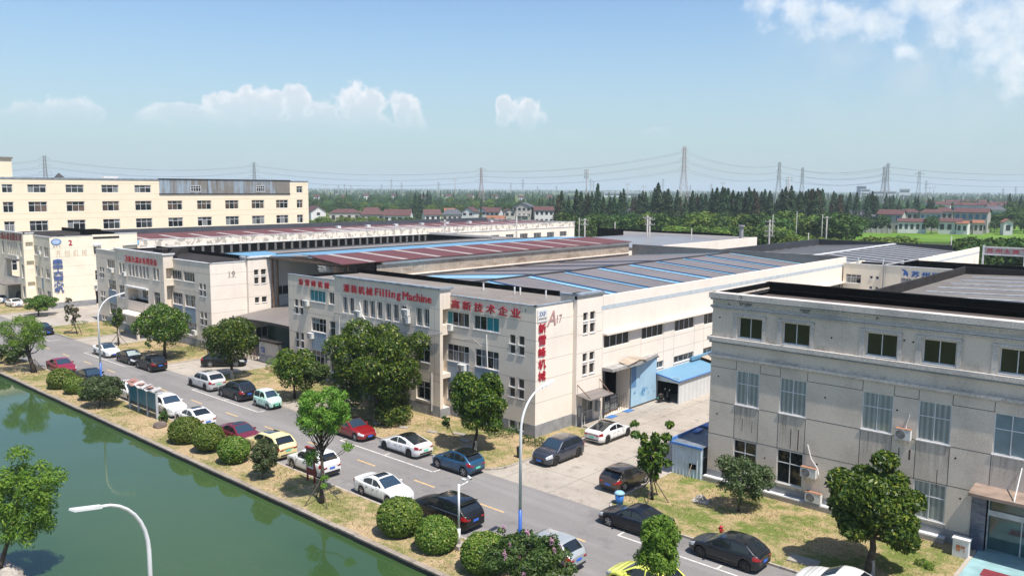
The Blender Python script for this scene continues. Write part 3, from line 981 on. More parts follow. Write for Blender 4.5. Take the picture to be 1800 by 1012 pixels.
# ------------------------------------------------------------------ the two look-alike factories
def factory(xc, k, label, variant):
    """three-storey front block with a projecting middle, stair tower on the flank and a long hall behind.
    u = metres from the right-hand street corner (negative to the left)"""
    near = variant == 'near'
    root = empty('factory_building', (xc, 50.1, 0), 0, label, 'factory building', 'factories along the street')
    root_at = lambda o: (setattr(o, 'parent', root), setattr(o, 'matrix_parent_inverse', Matrix.Translation((-xc, -50.1, 0))), o)[2]
    made_before = set(S.objects)
    P = None
    yF, yC = 50.1, 48.8
    F = Face(xc, yF, (1, 0), (0, -1), k)
    Cc = Face(xc, yC, (1, 0), (0, -1), k)
    H = 10.93
    uL = -35.3
    uc0, uc1 = -25.1, -9.88
    small = lambda u0, u1, rows: [(u0, u1, a, b) for (a, b) in rows]
    R4 = [(7.6, 8.35), (6.76, 7.48)]; R4b = [(3.97, 4.74), (3.09, 3.84)]; R4c = [(0.42, 1.09)]
    w4 = []
    for (a, b) in ((-2.86, -2.22), (-1.86, -1.22), (-34.15, -33.5), (-33.2, -32.55)):
        for rows in (R4, R4b, R4c): w4 += small(a, b, rows)
    big = [(-10.4, -7.6, 8.31, 9.54), (-7.04, -4.07, 8.31, 9.53), (-10.36, -7.6, 5.09, 6.62), (-6.87, -4.08, 5.07, 6.62), (-10.36, -7.6, 1.45, 3.1), (-6.87, -4.08, 1.45, 3.1),
           (-31.3, -28.5, 8.42, 9.64), (-27.9, -27.0, 8.42, 9.64), (-31.1, -28.5, 5.23, 6.7), (-27.85, -26.9, 4.5, 6.65), (-31.1, -28.4, 1.71, 3.22), (-27.85, -26.9, 1.3, 3.2)]
    wl = MB()
    wall(wl, F, uc1 - 2.0, 0, 0, H, [h for h in w4 + big if h[0] > uc1 - 1.0], 0.18)
    wall(wl, F, uL, uc0 + 1.0, 0, H, [h for h in w4 + big if h[1] < uc0], 0.18)
    # projecting middle
    narrow = [(-23.8, -23.05), (-22.75, -22.0), (-20.65, -19.9), (-19.6, -18.85), (-18.5, -17.75), (-17.25, -16.5), (-16.15, -15.4), (-15.05, -14.3), (-12.98, -12.25), (-12.0, -11.25)]
    nh = [(a, b, 8.1, 9.68) for a, b in narrow]
    mid = [(-24.2, -22.35, 4.85, 6.55), (-13.05, -11.2, 4.85, 6.5)]
    lowm = [(-24.2, -22.35, 1.35, 3.1), (-13.05, -11.2, 1.38, 3.1)]
    balc = [(-21.2, -14.8, 4.75, 6.5, 1.3)]
    door = [(-19.0, -16.6, 0.05, 2.6, 0.5)]
    HC = 11.52
    uP = uc1 - 0.95                              # solid part ends here; a slot lit from the side runs on to the fin
    wall(wl, Cc, uc0, uc1, 0, HC, nh + mid + lowm + balc + door, 0.2)
    sideR = Face(xc + uc1 * k, yC, (0, 1), (1, 0))
    wall(wl, sideR, 0, 0.34, 0, HC)
    wall(wl, sideR, 0.34, 1.3 + 0.0, 9.8, HC)
    wall(wl, sideR, 0.34, 1.3, 7.5, 8.38); wall(wl, sideR, 0.34, 1.3, 3.6, 4.0); wall(wl, sideR, 0.34, 1.3, 0, 0.9)
    # inner cheek and underside of the slot
    wl.box(xc + uP * k, xc + (uc1) * k - 0.004, yC + 0.03, yF - 0.02, 9.78, HC - 0.3)
    wl.box(xc + uP * k - 0.1, xc + uP * k, yC + 0.03, yF + 0.1, 0, HC - 0.3)
    for (a, b) in ((7.5, 8.38), (3.6, 4.0), (0, 0.9)):
        wl.quad((xc + uP * k, yC + 0.35, b), (xc + uc1 * k, yC + 0.35, b), (xc + uc1 * k, yF, b), (xc + uP * k, yF, b))
    sideL = Face(xc + uc0 * k, yF, (0, -1), (-1, 0))
    wall(wl, sideL, 0, 1.3, 0, HC)
    wl.quad((xc + uc0 * k, yC, HC), (xc + uc1 * k, yC, HC), (xc + uc1 * k, yC + 0.3, HC), (xc + uc0 * k, yC + 0.3, HC))
    wl.quad((xc + uc0 * k, yC + 0.3, 10.3), (xc + uc1 * k, yC + 0.3, 10.3), (xc + uc1 * k, yC + 0.3, HC), (xc + uc0 * k, yC + 0.3, HC))
    wl.quad((xc + uc1 * k - 0.3, yC + 0.3, 10.3), (xc + uc1 * k - 0.3, yF + 0.25, 10.3), (xc + uc1 * k - 0.3, yF + 0.25, HC), (xc + uc1 * k - 0.3, yC + 0.3, HC))
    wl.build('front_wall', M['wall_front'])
    # flank
    sd = MB()
    SF = Face(xc, 50.1, (0, 1), (1, 0))
    wall(sd, SF, 0, 4.9, 0, H)
    TF = Face(xc + 0.43, 55.0, (0, 1), (1, 0))
    tw = []
    for rows in ([(9.12, 9.85), (8.0, 8.85)], [(5.55, 6.3), (4.4, 5.3)]):
        for (a, b) in ((0.86, 1.52), (1.85, 2.6)): tw += small(a, b, rows)
    if not near:
        tw = [(a, b, c, d) for (a, b, c, d) in tw if d > 5.4]
    gate = (4.1, 8.2, 0.02, 4.4, 1.5)
    hw = [(4.0, 8.0, 6.3, 7.5), (10.1, 13.95, 6.28, 7.5), (16.1, 19.95, 6.26, 7.5), (22.0, 25.9, 6.25, 7.5), (28.0, 31.9, 6.25, 7.5), (34.0, 37.9, 6.25, 7.5), (40.0, 43.9, 6.25, 7.5), (46, 49.9, 6.25, 7.5), (52, 55.9, 6.25, 7.5), (57.2, 61.0, 6.25, 7.5)]
    lw = [(12.65, 14.15, 3.05, 3.72), (16.1, 20.05, 3.05, 3.76), (22.05, 26.0, 3.05, 3.75), (28.0, 31.9, 3.05, 3.75)]
    dr = (0.9, 2.6, 0.1, 2.4)
    wall(sd, TF, 0, 3.75, 0, 11.05, tw + [dr], 0.16)
    wall(sd, TF, 3.75, 62.45, 0, 11.05, [gate] + hw + lw, 0.16)
    TS = Face(xc, 55.0, (1, 0), (0, -1))
    wall(sd, TS, 0, 0.43, 0, 11.35)
    sd.quad((xc + .43, 117.45, 0), (xc - 35.2 * k, 117.45, 0), (xc - 35.2 * k, 117.45, 11.05), (xc + .43, 117.45, 11.05))   # back wall
    sd.quad((xc - 35.25 * k, 117.45, 0), (xc - 35.25 * k, 50.1, 0), (xc - 35.25 * k, 50.1, 10.0), (xc - 35.25 * k, 117.45, 10.0))
    # parapet tops and inner faces
    sd.box(xc + 0.18, xc + 0.425, 58.75, 117.4, 9.0, 11.045)
    sd.build('flank_wall', M['wall_cream'])
    # plinth
    pl = MB()
    SFp = SF; SFp.box(pl, -0.02, 4.9, 0, 1.12, 0.0, 0.02)
    F.box(pl, -1.2, 0.02, 0, 1.12, 0, 0.02); F.box(pl, -4.0, -2.88, 0, 1.12, 0, 0.02); F.box(pl, -2.2, -1.88, 0, 1.12, 0, 0.02)
    F.box(pl, -2.86, -1.2, 0, 0.4, 0, 0.02); F.box(pl, -9.8, -4.0, 0, 1.12, 0, 0.02); F.box(pl, uL, -34.2, 0, 1.12, 0, .02); F.box(pl, -32.5, uc0, 0, 1.12, 0, .02); F.box(pl, -34.2, -32.5, 0, .4, 0, .02)
    Cc.box(pl, uc0, -19.1, 0, 1.12, 0, .02); Cc.box(pl, -16.5, uc1, 0, 1.12, 0, .02)
    TF.box(pl, 0.0, 0.8, 0, 1.12, 0, 0.02); TS.box(pl, 0.0, 0.45, 0, 1.12, 0, 0.02)
    sideR.box(pl, 0.0, 1.28, 0, 0.9, 0, 0.02)
    pl.build('plinth', M['plinth'])
    # coping stones
    cp = MB()
    F.box(cp, uc1 + 0.02, 0.06, H, H + 0.07, -0.3, 0.05); F.box(cp, uL - 0.05, uc0, H, H + 0.07, -0.3, 0.05)
    Cc.box(cp, uc0 - 0.05, uc1 + 0.14, HC, HC + 0.17, -0.35, 0.12)
    F.box(cp, uc1 - 0.2, uc1 + 0.14, HC, HC + 0.17, -0.25, 0.95)
    SF.box(cp, -0.05, 4.9, H + 0.0, H + 0.07, -0.3, 0.05)
    TF.box(cp, -0.12, 3.75, 11.36, 11.52, -0.6, 0.14)
    TS.box(cp, -1.4, 0.44, 11.36, 11.52, -0.3, 0.1)
    cp.build('coping', M['cap_bluegrey'] if near else M['coping_white'])
    tb = MB()
    TF.box(tb, 0.0, 3.75, 11.05, 11.36, -0.3, -0.02); TS.box(tb, -1.4, 0.40, 9.0, 11.36, -0.3, -0.02)
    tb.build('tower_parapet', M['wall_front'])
    if near:
        bd = MB(); TF.box(bd, 3.5, 62.45, 9.8, 10.18, 0.0, 0.012); bd.build('painted_band', M['band_blue'])
    # flat roof, black upstands, hall roof
    rf = MB(); rf.box(xc + uL * k + 0.1, xc - 0.1, yF + 0.1, 59.0, 10.2, 10.52)
    rf.build('flat_roof', M['roof_flat'] if near else M['roof_dark'])
    bk = MB()
    bk.box(xc + uL * k + 0.6, xc - 4.8, 59.0, 59.22, 10.4, 10.98)
    bk.box(xc - 2.6, xc - 1.0, 57.6, 59.1, 10.4, 11.1)
    bk.bar((xc - 20.0 * k, 53.2, 10.62), (xc - 14.2 * k, 52.6, 10.78), 0.22); bk.bar((xc - 17.5 * k, 51.5, 10.62), (xc - 11.6 * k, 50.9, 10.82), 0.22)
    bk.bar((xc - 34.5 * k, 51.0, 10.62), (xc - 34.0 * k, 58.6, 10.66), 0.25)
    bk.build('roof_upstand', M['black_felt'])
    for px_ in (-12.8, -8.75, -8.05, -4.95) if near else ():
        vp = MB(); vp.tube([(xc + px_, 57.35, 10.5), (xc + px_, 57.35, 11.2)], 0.075, 8); vp.build('vent_pipe', M['white_metal'])
    hall_roof(xc, k, near)
    # windows
    WK = dict(depth=0.15)
    for i, (a, b, c, d) in enumerate(w4):
        window(None, F, a, b, c, d, cols=1, glass=('glass_mesh',), sill=True, fw=0.04, **WK)
    gl = ('glass_teal', 'glass_grey', 'glass_dark', 'glass_teal') if near else ('glass_dark', 'glass_grey', 'glass_grey')
    for i, (a, b, c, d) in enumerate(big):
        up = c > 8
        if b - a < 1.2:
            window(None, F, a, b, c, d, cols=2 if up else 1, rows=() if up else (0.66,), glass=('glass_grey',), seed=i, **WK)
        else:
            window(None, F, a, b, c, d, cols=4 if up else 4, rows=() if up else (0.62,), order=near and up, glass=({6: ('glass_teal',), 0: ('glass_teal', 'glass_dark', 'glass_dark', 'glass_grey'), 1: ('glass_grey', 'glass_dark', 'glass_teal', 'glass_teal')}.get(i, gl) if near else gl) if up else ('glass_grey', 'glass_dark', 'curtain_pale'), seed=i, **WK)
    for i, (a, b, c, d) in enumerate(nh):
        window(None, Cc, a, b, c, d, cols=2, rows=(0.15,), glass=('glass_grey', 'glass_dark', 'glass_grey'), fw=0.05, seed=i, depth=0.2)
    for i, (a, b, c, d) in enumerate(mid + lowm):
        window(None, Cc, a, b, c, d, cols=2, rows=(0.66,), glass=('glass_dark', 'glass_grey'), seed=i, depth=0.2)
    bf = Face(xc, yF, (1, 0), (0, -1), k)
    q = MB(); bf.quad(q, -21.2, -14.8, 4.75, 6.5, -0.0); q.quad(bf.p(-21.2, 4.75, 0), bf.p(-14.8, 4.75, 0), bf.p(-14.8, 4.75, 1.3), bf.p(-21.2, 4.75, 1.3)); q.build('balcony_wall', M['wall_cream'])
    window(None, Face(xc, yF - 0.16, (1, 0), (0, -1), k), -19.2, -16.8, 5.0, 6.4, cols=4, glass=('glass_grey', 'glass_dark'), depth=0.1)
    aw = MB(); Cc.box(aw, -21.5, -14.6, 6.55, 6.75, 0, 0.35); aw.build('balcony_hood', M['coping_white'])
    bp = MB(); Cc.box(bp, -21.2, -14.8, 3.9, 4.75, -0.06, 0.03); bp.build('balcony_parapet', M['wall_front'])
    cn = MB(); Cc.box(cn, -21.4, -14.2, 3.12, 3.3, 0.0, 1.9); cn.box(xc - 21.0 * k, xc - 20.7 * k, yC - 1.75, yC - 1.45, 0.0, 3.12); cn.box(xc - 14.9 * k, xc - 14.6 * k, yC - 1.75, yC - 1.45, 0.0, 3.12)
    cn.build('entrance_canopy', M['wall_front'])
    dd = MB(); Cc.box(dd, -19.0, -16.6, 0.05, 2.6, -0.5, -0.46); dd.build('door', M['glass_dark'])
    # panels under the middle windows
    for q in ((-10.3, -7.6, 3.12, 5.05), (-6.85, -4.1, 3.12, 5.03), (-31.1, -28.5, 3.26, 5.15)):
        bp = MB(); F.box(bp, *q, 0.0, 0.015); bp.build('spandrel_panel', M['blue_panel'])
    for i, (a, b, c, d) in enumerate(tw):
        window(None, TF, a, b, c, d, cols=1, glass=('glass_mesh',), fw=0.045, seed=i, depth=0.14)
    for i, (a, b, c, d) in enumerate(hw):
        window(None, TF, a, b, c, d, cols=4, glass=('glass_mesh',), fw=0.05, seed=i, depth=0.14, sill=False, mw=0.06)
    for i, (a, b, c, d) in enumerate(lw):
        window(None, TF, a, b, c, d, cols=2 if b - a < 2 else 4, glass=('glass_mesh', 'glass_grey'), fw=0.05, seed=i, depth=0.14)
    if near:
        ev = MB(); TF.box(ev, 3.8, 62.3, 7.55, 7.72, 0.0, 0.5); ev.build('eaves_hood', M['wall_peel'])
    window(None, TF, 0.9, 2.6, 0.1, 2.4, cols=2, rows=(0.42,), glass=('glass_grey', 'curtain_pale'), name='door', sill=False, depth=0.14)
    # ruled joints
    brk = [h[:4] for h in w4 + big]
    joints(None, F, [(v, uc1, 0) for v in (9.62, 8.13, 7.1, 4.79, 2.96)] + [(v, uL, uc0) for v in (9.75, 8.2, 7.1, 4.79, 2.96)], [], breaks=brk)
    joints(None, Cc, [(v, uc0, uc1) for v in (9.82, 7.9, 4.0, 3.35)], [(u, 0.3, 9.8) for u in (-24.5, -21.6, -14.0, -10.6)], breaks=[h[:4] for h in nh + mid + lowm + balc + door])
    joints(None, SF, [(v, 0, 4.9) for v in (9.62, 8.13, 6.4, 4.79, 2.96)])
    joints(None, TF, [(v, 0, 3.7) for v in (9.62, 8.0, 6.4, 4.0)], [(3.74, 0, 11.0)], breaks=tw + [dr])
    joints(None, TF, [(4.6, 8.5, 62), (5.9, 3.8, 62)], [(u, 0.0, 7.5) for u in (10.0, 14.05, 16.0, 20.05, 22.0, 26.0)], breaks=hw + lw)
    # writing
    if near:
        lettering(None, F, '新雪峰机械', -33.35, -27.6, 9.98, 10.62, 'red_letter', spread=0.66, bold=0.022)
        lettering(None, Cc, '灌装机械', -23.75, -19.0, 10.2, 10.95, 'red_letter', spread=0.78, bold=0.022)
        for ch, a, b, c, d in (('F', -18.7, -18.25, 10.28, 10.96), ('i', -18.03, -17.87, 10.28, 10.96), ('l', -17.58, -17.46, 10.28, 10.96), ('l', -17.13, -17.01, 10.28, 10.96), ('i', -16.72, -16.56, 10.28, 10.96), ('n', -16.30, -15.86, 10.28, 10.76), ('g', -15.58, -15.1, 10.06, 10.76)):
            lettering(None, Cc, ch, a, b, c, d, 'red_letter', bold=0.03)
        lettering(None, Cc, 'Machine', -14.75, -10.95, 10.26, 10.98, 'red_letter', bold=0.022)
        lettering(None, F, '高新技术企业', -9.95, -1.45, 9.86, 10.6, 'red_letter', spread=0.72, bold=0.022)
        lettering(None, SF, '新雪峰机械', 0.30, 1.22, 4.66, 9.6, 'red_letter', vertical=True, bold=0.014)
        lettering(None, SF, 'A', 1.38, 2.5, 9.2, 10.38, 'pinkish_letter', bold=0.02, depth=0.01, shear=0.25)
        lettering(None, SF, '17', 2.66, 3.36, 9.32, 9.98, 'pinkish_letter', bold=0.005, depth=0.01, shear=0.1)
        bo = MB(); SF.box(bo, 0.14, 1.38, 9.62, 10.62, 0.02, 0.06); sb = bo.build('sign_board', M['white_metal'])
        lettering(sb, Face(xc + 0.06, 50.1, (0, 1), (1, 0)), 'SXF', 0.36, 1.14, 10.1, 10.46, 'blue_letter', bold=0.02, depth=0.01, n=0.003)
        lettering(sb, Face(xc + 0.06, 50.1, (0, 1), (1, 0)), '新雪峰机械', 0.26, 1.26, 9.82, 9.98, 'grey_letter', bold=0.01, depth=0.01, n=0.003)
    else:
        lettering(None, Cc, '3新九洲水处理设备', -21.7, -11.55, 10.02, 10.82, 'red_letter', spread=0.82, bold=0.02)
        lettering(None, SF, '19', 2.5, 3.35, 9.15, 9.85, 'grey_letter', bold=0.01, depth=0.01)
        bar_ = MB(); SF.box(bar_, 2.35, 3.5, 9.05, 9.09, 0.0, 0.012); bar_.build('painted_rule', M['grey_letter'])
    for o in set(S.objects) - made_before - {root}:
        if o.parent is None: root_at(o)
    return root


M['solar'] = panel_roof('solar_roof', (0.170, 0.150, 0.150), (0.30, 0.28, 0.28))
M['grey_sheet'] = sheet_roof('grey_sheet_roof', (0.19, 0.175, 0.165), 'y', 0.9, 0.35, 0.6)
M['sky_blue_sheet'] = sheet_roof('sky_blue_sheet', (0.135, 0.29, 0.43), 'y', 0.32, 0.15, 0.45)
M['blue_strip'] = plain('blue_rooflight', (0.22, 0.42, 0.58), 0.4, var=0.15, scale=1.5)
M['blue_strip_dark'] = plain('blue_rooflight_edge', (0.03, 0.075, 0.16), 0.5)
M['rusty_cladding'] = sheet_roof('rusty_cladding', (0.40, 0.33, 0.26), 'y', 0.42, 0.6, 0.7, rust=(0.15, 0.085, 0.055), rust_amt=0.75)
M['maroon_sheet'] = sheet_roof('maroon_sheet_roof', (0.125, 0.035, 0.032), 'y', 0.33, 0.25, 0.6)
M['pale_strip'] = plain('translucent_strip', (0.34, 0.30, 0.28), 0.6, var=0.15, scale=1.0)
M['post_grey'] = plain('post_grey', (0.13, 0.125, 0.12), 0.8, var=0.3)
M['dark_steel'] = plain('dark_steel', (0.03, 0.03, 0.032), 0.6, var=0.3)
M['rust_steel'] = plain('rusty_steel', (0.17, 0.105, 0.07), 0.8, var=0.4, scale=2)


def hall_roof(xc, k, near):
    xl, xr = xc - 35.2 * k, xc + 0.2
    xm = (xl + xr) / 2
    zr, ze = 10.62, 9.25
    rf = MB()
    y0, y1 = 59.22, 117.4
    rf.quad((xl, y0, ze), (xm, y0, zr), (xm, y1, zr), (xl, y1, ze))
    rf.quad((xm, y0, zr), (xr, y0, ze), (xr, y1, ze), (xm, y1, zr))
    rf.build('hall_roof', M['solar'] if near else M['grey_sheet'])
    rg = MB(); rg.bar((xm, y0, zr + 0.06), (xm, y1, zr + 0.06), 0.35, 0.14); rg.build('ridge_cap', M['dark_steel'])
    if near:
        st, sdk = MB(), MB()
        sl = (zr - ze) / (xr - xm)
        for i, y in enumerate((62.0, 68.6, 75.2, 81.8, 88.6, 95.3, 102.2, 108.8)):
            wd = 0.95 if i in (1, 3, 4) else 0.55
            a, b = xm + 0.5, xr - 0.4
            za, zb = zr - sl * 0.5, ze + sl * 0.4
            st.quad((a, y, za + 0.05), (b, y, zb + 0.05), (b, y + wd, zb + 0.05), (a, y + wd, za + 0.05))
            sdk.obox(((a + b) / 2, y + wd + 0.1, (za + zb) / 2 + 0.10), ((b - a) / 2, 0, (zb - za) / 2), (0, 0.10, 0), (0, 0, 0.07))
        # the wide strip on the left slope and thin seams further up
        sl2 = sl
        a, b = xl + 1.0, xm - 0.4
        for y, wd in ((65.6, 5.0), ):
            st.quad((a, y, ze + sl2 * 1.0 + 0.05), (b, y, zr - sl2 * 0.4 + 0.05), (b, y + wd, zr - sl2 * 0.4 + 0.05), (a, y + wd, ze + sl2 * 1.0 + 0.05))
        for y in (70.8, 78.0, 87.0, 96.0):
            sdk.obox(((a + b) / 2, y, (ze + zr) / 2 + 0.1), ((b - a) / 2, 0, (zr - ze) / 2 - sl2 * 0.3), (0, 0.09, 0), (0, 0, 0.05))
        for y in (116.2,):
            st.quad((a, y, ze + sl2 + 0.05), (b, y, zr - sl2 * 0.4 + 0.05), (b, y + 0.8, zr - sl2 * 0.4 + 0.05), (a, y + 0.8, ze + sl2 + 0.05))
            st.quad((xm + .5, y, zr - sl * .5 + 0.05), (xr - .4, y, ze + sl * .4 + 0.05), (xr - .4, y + 0.8, ze + sl * .4 + 0.05), (xm + .5, y + 0.8, zr - sl * .5 + 0.05))
        st.build('rooflight', M['blue_strip']); sdk.build('roof_seam', M['blue_strip_dark'])
        pb = MB(); pb.box(xl, xr, 117.2, 117.44, 9.0, 11.1); pb.build('back_parapet', M['roof_flat'])
    else:
        pb = MB(); pb.box(xl - 0.2, xl, 59.0, 117.4, 8.8, 10.62); pb.box(xl, xr - 16.0, 117.2, 117.43, 8.8, 10.62); pb.build('roof_upstand', M['black_felt'])
        ps = MB()
        y = 60.0
        while y < 117:
            ps.box(xl, xl + 0.12, y, y + 0.42, 9.3, 10.5); y += 1.7
        ps.build('parapet_posts', M['post_grey'])
        bs = MB(); s2 = (zr - ze) / (xr - xm)
        bs.quad((xm, 59.25, zr + .03), (xr, 59.25, ze + .03), (xr, 71.5, ze + .03), (xm, 68.0, zr + .03))
        bs.build('blue_sheet', M['sky_blue_sheet'])
        ht = MB(); hx = xc - 24.5 * k
        ht.box(hx, hx + 2.2, 56.2, 58.2, 10.5, 11.35); ht.box(hx - 3.5, hx - .6, 55.6, 58.4, 10.5, 11.1); ht.obox((hx + 3.4, 55.4, 10.95), (1.1, 0, 0), (0, .5, .38), (0, 0, .04)); ht.build('roof_hatch', M['roof_dark'])


NEAR = factory(-42.02, 1.0, 'cream three-storey factory with red Chinese letters and Filling Machine across its front', 'near')
MID = factory(-94.25, 0.962, 'cream three-storey factory numbered 19 with a red water treatment sign over its entrance', 'mid')


def adopt(root, before):
    """parent everything made since `before` under root, keeping it where it stands"""
    for o in set(S.objects) - before - {root}:
        if o.parent is None:
            o.parent = root
            o.matrix_parent_inverse = Matrix.Translation(-Vector(root.location))
    return root


# ------------------------------------------------------------------ covered alley between the two halls (maroon and blue sheet roof)
def alley_roof():
    r = empty('alley_roof', (-77, 57, 0), 0, 'maroon sheet roof with pale strips and a blue half, over the alley between two halls', 'shed roof')
    bf = set(S.objects)
    y0, y1 = 56.8, 116.2
    xa, xb, xc = -76.7, -85.6, -93.6
    za, zb, zc = 11.62, 12.0, 11.65
    a = MB(); a.poly([(xa, y0, za), (xb, y0 + 1.6, zb), (xb, y1, zb), (xa, y1, za)]); a.poly([(xa, y0, za - .06), (xb, y0 + 1.6, zb - .06), (xb, y1, zb - .06), (xa, y1, za - .06)])
    a.quad((xa, y0, za), (xa, y1, za), (xa, y1, za - .09), (xa, y0, za - .09)); a.quad((xa, y0, za), (xb, y0 + 1.6, zb), (xb, y0 + 1.6, zb - .09), (xa, y0, za - .09))
    a.build('maroon_sheet', M['maroon_sheet'])
    s = MB()
    for i, y in enumerate((60.9, 66.0, 71.6, 77.5, 83.3, 89.0, 94.9, 100.8, 107.0)):
        s.quad((xa + .02, y, za + .012), (xb, y, zb + .012), (xb, y + 0.95, zb + .012), (xa + .02, y + 0.95, za + .012))
    s.build('translucent_strips', M['pale_strip'])
    b = MB(); b.quad((xb, 59.6, zb - .02), (xc, 59.0, zc), (xc, y1, zc), (xb, y1, zb - .02)); b.quad((xb + 1.2, 58.4, zb - 0.25), (xc - 0.6, 57.6, zc - .3), (xc - .6, 60.0, zc - .3), (xb + 1.2, 60.6, zb - 0.25))
    b.build('blue_sheet', M['sky_blue_sheet'])
    e = MB(); e.bar((xc, 59, zc + 0.06), (xc, y1, zc + 0.06), 0.18, 0.12); e.build('ridge_cap', M['dark_steel'])
    # rusty cladding facing the near hall, with its pale top rail and the dark gap of the open front bay
    c = MB(); c.quad((-77.1, 62.2, 9.2), (-77.1, y1 - .2, 9.2), (-77.1, y1 - .2, 11.15), (-77.1, 62.2, 11.15)); c.quad((-77.1, 57.6, 9.2), (-77.1, 62.2, 9.2), (-77.1, 62.2, 10.35), (-77.1, 57.6, 10.35)); c.build('rusty_cladding', M['rusty_cladding'])
    t = MB(); t.box(-77.16, -76.98, 63.0, y1 - .2, 11.152, 11.45); t.box(-77.16, -76.9, 62.6, y1, 9.62, 9.74); t.build('fascia_board', M['wall_cream'])
    st = MB()
    for y in (58.2, 63, 69, 75, 81, 87, 93, 99, 105, 111):
        st.bar((-77.3, y, 11.45), (xb, y, 11.7), 0.12, 0.2); st.bar((xb, y, 11.7), (xc, y, 11.4), 0.12, 0.2)
    for y in (58.2, 75, 93, 111): st.bar((-77.45, y, 0), (-77.45, y, 11.5), 0.2); st.bar((xc + .3, y, 0), (xc + .3, y, 11.4), 0.2)
    st.bar((-77.3, 57.6, 11.35), (xc, 58.0, 11.3), 0.14, 0.24); st.box(-78.5, -77.2, 57.0, 57.4, 10.3, 11.2)
    st.build('roof_steelwork', M['rust_steel'])
    p = MB(); p.tube([(xc + .75, 58.6, 0.0), (xc + .75, 58.6, 11.2)], 0.16, 8); p.build('drainpipe', M['rust_steel'])
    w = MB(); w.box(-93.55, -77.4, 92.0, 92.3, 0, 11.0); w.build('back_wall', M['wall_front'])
    ch = MB(); ch.box(-82.3, -80.9, 57.6, 58.8, 10.3, 10.95); ch.box(-82.4, -80.8, 57.5, 58.9, 10.6, 10.68); ch.box(-82.4, -80.8, 57.5, 58.9, 10.95, 11.03); ch.build('roof_housing', M['wall_peel'])
    return adopt(r, bf)


alley_roof()


def alley_canopy():
    r = empty('alley_canopy', (-86, 53, 0), 0, 'wide sagging grey canopy roof between the two cream factories', 'canopy')
    bf = set(S.objects)
    P = [[None] * 9 for _ in range(7)]
    for i in range(7):
        for j in range(9):
            u, v = i / 6, j / 8
            x = -93.6 + 16.2 * v; y = 52.2 + 9.0 * u
            z = 4.15 + 0.9 * u + 1.0 * v * (0.3 + u * 0.5) - 0.28 * math.sin(math.pi * v) * (1 - u) + 0.5 * math.sin(math.pi * v)
            P[i][j] = (x, y, z)
    a = MB(); a.grid(P); a.grid([[(x, y, z - 0.08) for (x, y, z) in row] for row in P])
    a.build('canopy_sheet', M['canopy_grey'], smooth=True)
    e = MB()
    for j in range(8):
        e.bar(Vector(P[0][j]) - Vector((0, 0.05, .12)), Vector(P[0][j + 1]) - Vector((0, .05, .12)), 0.1, 0.3)
    e.build('edge_beam', M['dark_steel'])
    p = MB()
    for (x, y) in ((-93.2, 52.4), (-85.5, 52.5), (-78.0, 52.4), (-78.0, 60.5)): p.bar((x, y, 0), (x, y, 4.4), 0.14)
    p.build('post', M['dark_steel'])
    g = MB(); g.quad((-85.0, 53.2, 0), (-77.6, 53.2, 0), (-77.6, 53.2, 4.5), (-85.0, 53.2, 4.1)); g.quad((-93, 57.2, 0), (-77.6, 57.2, 0), (-77.6, 57.2, 4.5), (-93, 57.2, 4.5)); g.build('green_tarpaulin', M['green_tarp'])
    return adopt(r, bf)


M['canopy_grey'] = sheet_roof('canopy_grey_sheet', (0.185, 0.165, 0.155), 'x', 0.8, 0.25, 0.7)
M['green_tarp'] = plain('dark_green_tarpaulin', (0.008, 0.045, 0.035), 0.7, var=0.3, scale=0.8)
alley_canopy()

# gate pier wall with its blue plate, and the folding gate
gp = empty('gate_wall', (-83, 51, 0), 0, 'stained gate wall with a small blue number plate beside the folding gate', 'gate wall')
bf = set(S.objects)
gw = MB(); gw.box(-84.9, -80.9, 50.9, 51.35, 0.12, 2.55); gw.build('pier', M['wall_grey'])
gw = MB(); gw.box(-85.05, -80.8, 50.75, 51.6, 2.56, 2.72); gw.build('cap', M['roof_dark'])
gw = MB(); gw.box(-84.9, -80.9, 50.885, 50.905, 0.12, 0.95); gw.build('plinth', M['plinth'])
gw = MB(); gw.box(-84.5, -83.7, 50.85, 50.89, 1.25, 1.85); pl_ = gw.build('number_plate', M['blue_letter'])
lettering(pl_, Face(0, 50.85, (1, 0), (0, -1)), '17', -84.32, -83.88, 1.38, 1.7, 'white_metal', n=0.002, depth=0.01)
adopt(gp, bf)
fg = empty('folding_gate', (-88, 51, 0), 0, 'low steel concertina gate across the alley mouth', 'gate')
bf = set(S.objects)
for i in range(9):
    gm = MB(); x = -92.0 + i * 0.78
    gm.bar((x, 50.8, 0.05), (x, 50.8, 1.35), 0.06); gm.bar((x, 51.1, 0.05), (x, 51.1, 1.35), 0.06); gm.bar((x, 50.8, 1.35), (x, 51.1, 1.35), 0.06)
    gm.bar((x, 50.8, 0.2), (x + 0.78, 50.8, 1.2), 0.04); gm.bar((x, 50.8, 1.2), (x + 0.78, 50.8, 0.2), 0.04)
    gm.build('gate_leaf', M['rust_steel'])
adopt(fg, bf)

# ------------------------------------------------------------------ gateway, awning and lean-tos on the near factory's flank
XF = -41.59
TFn = Face(XF, 55.0, (0, 1), (1, 0))


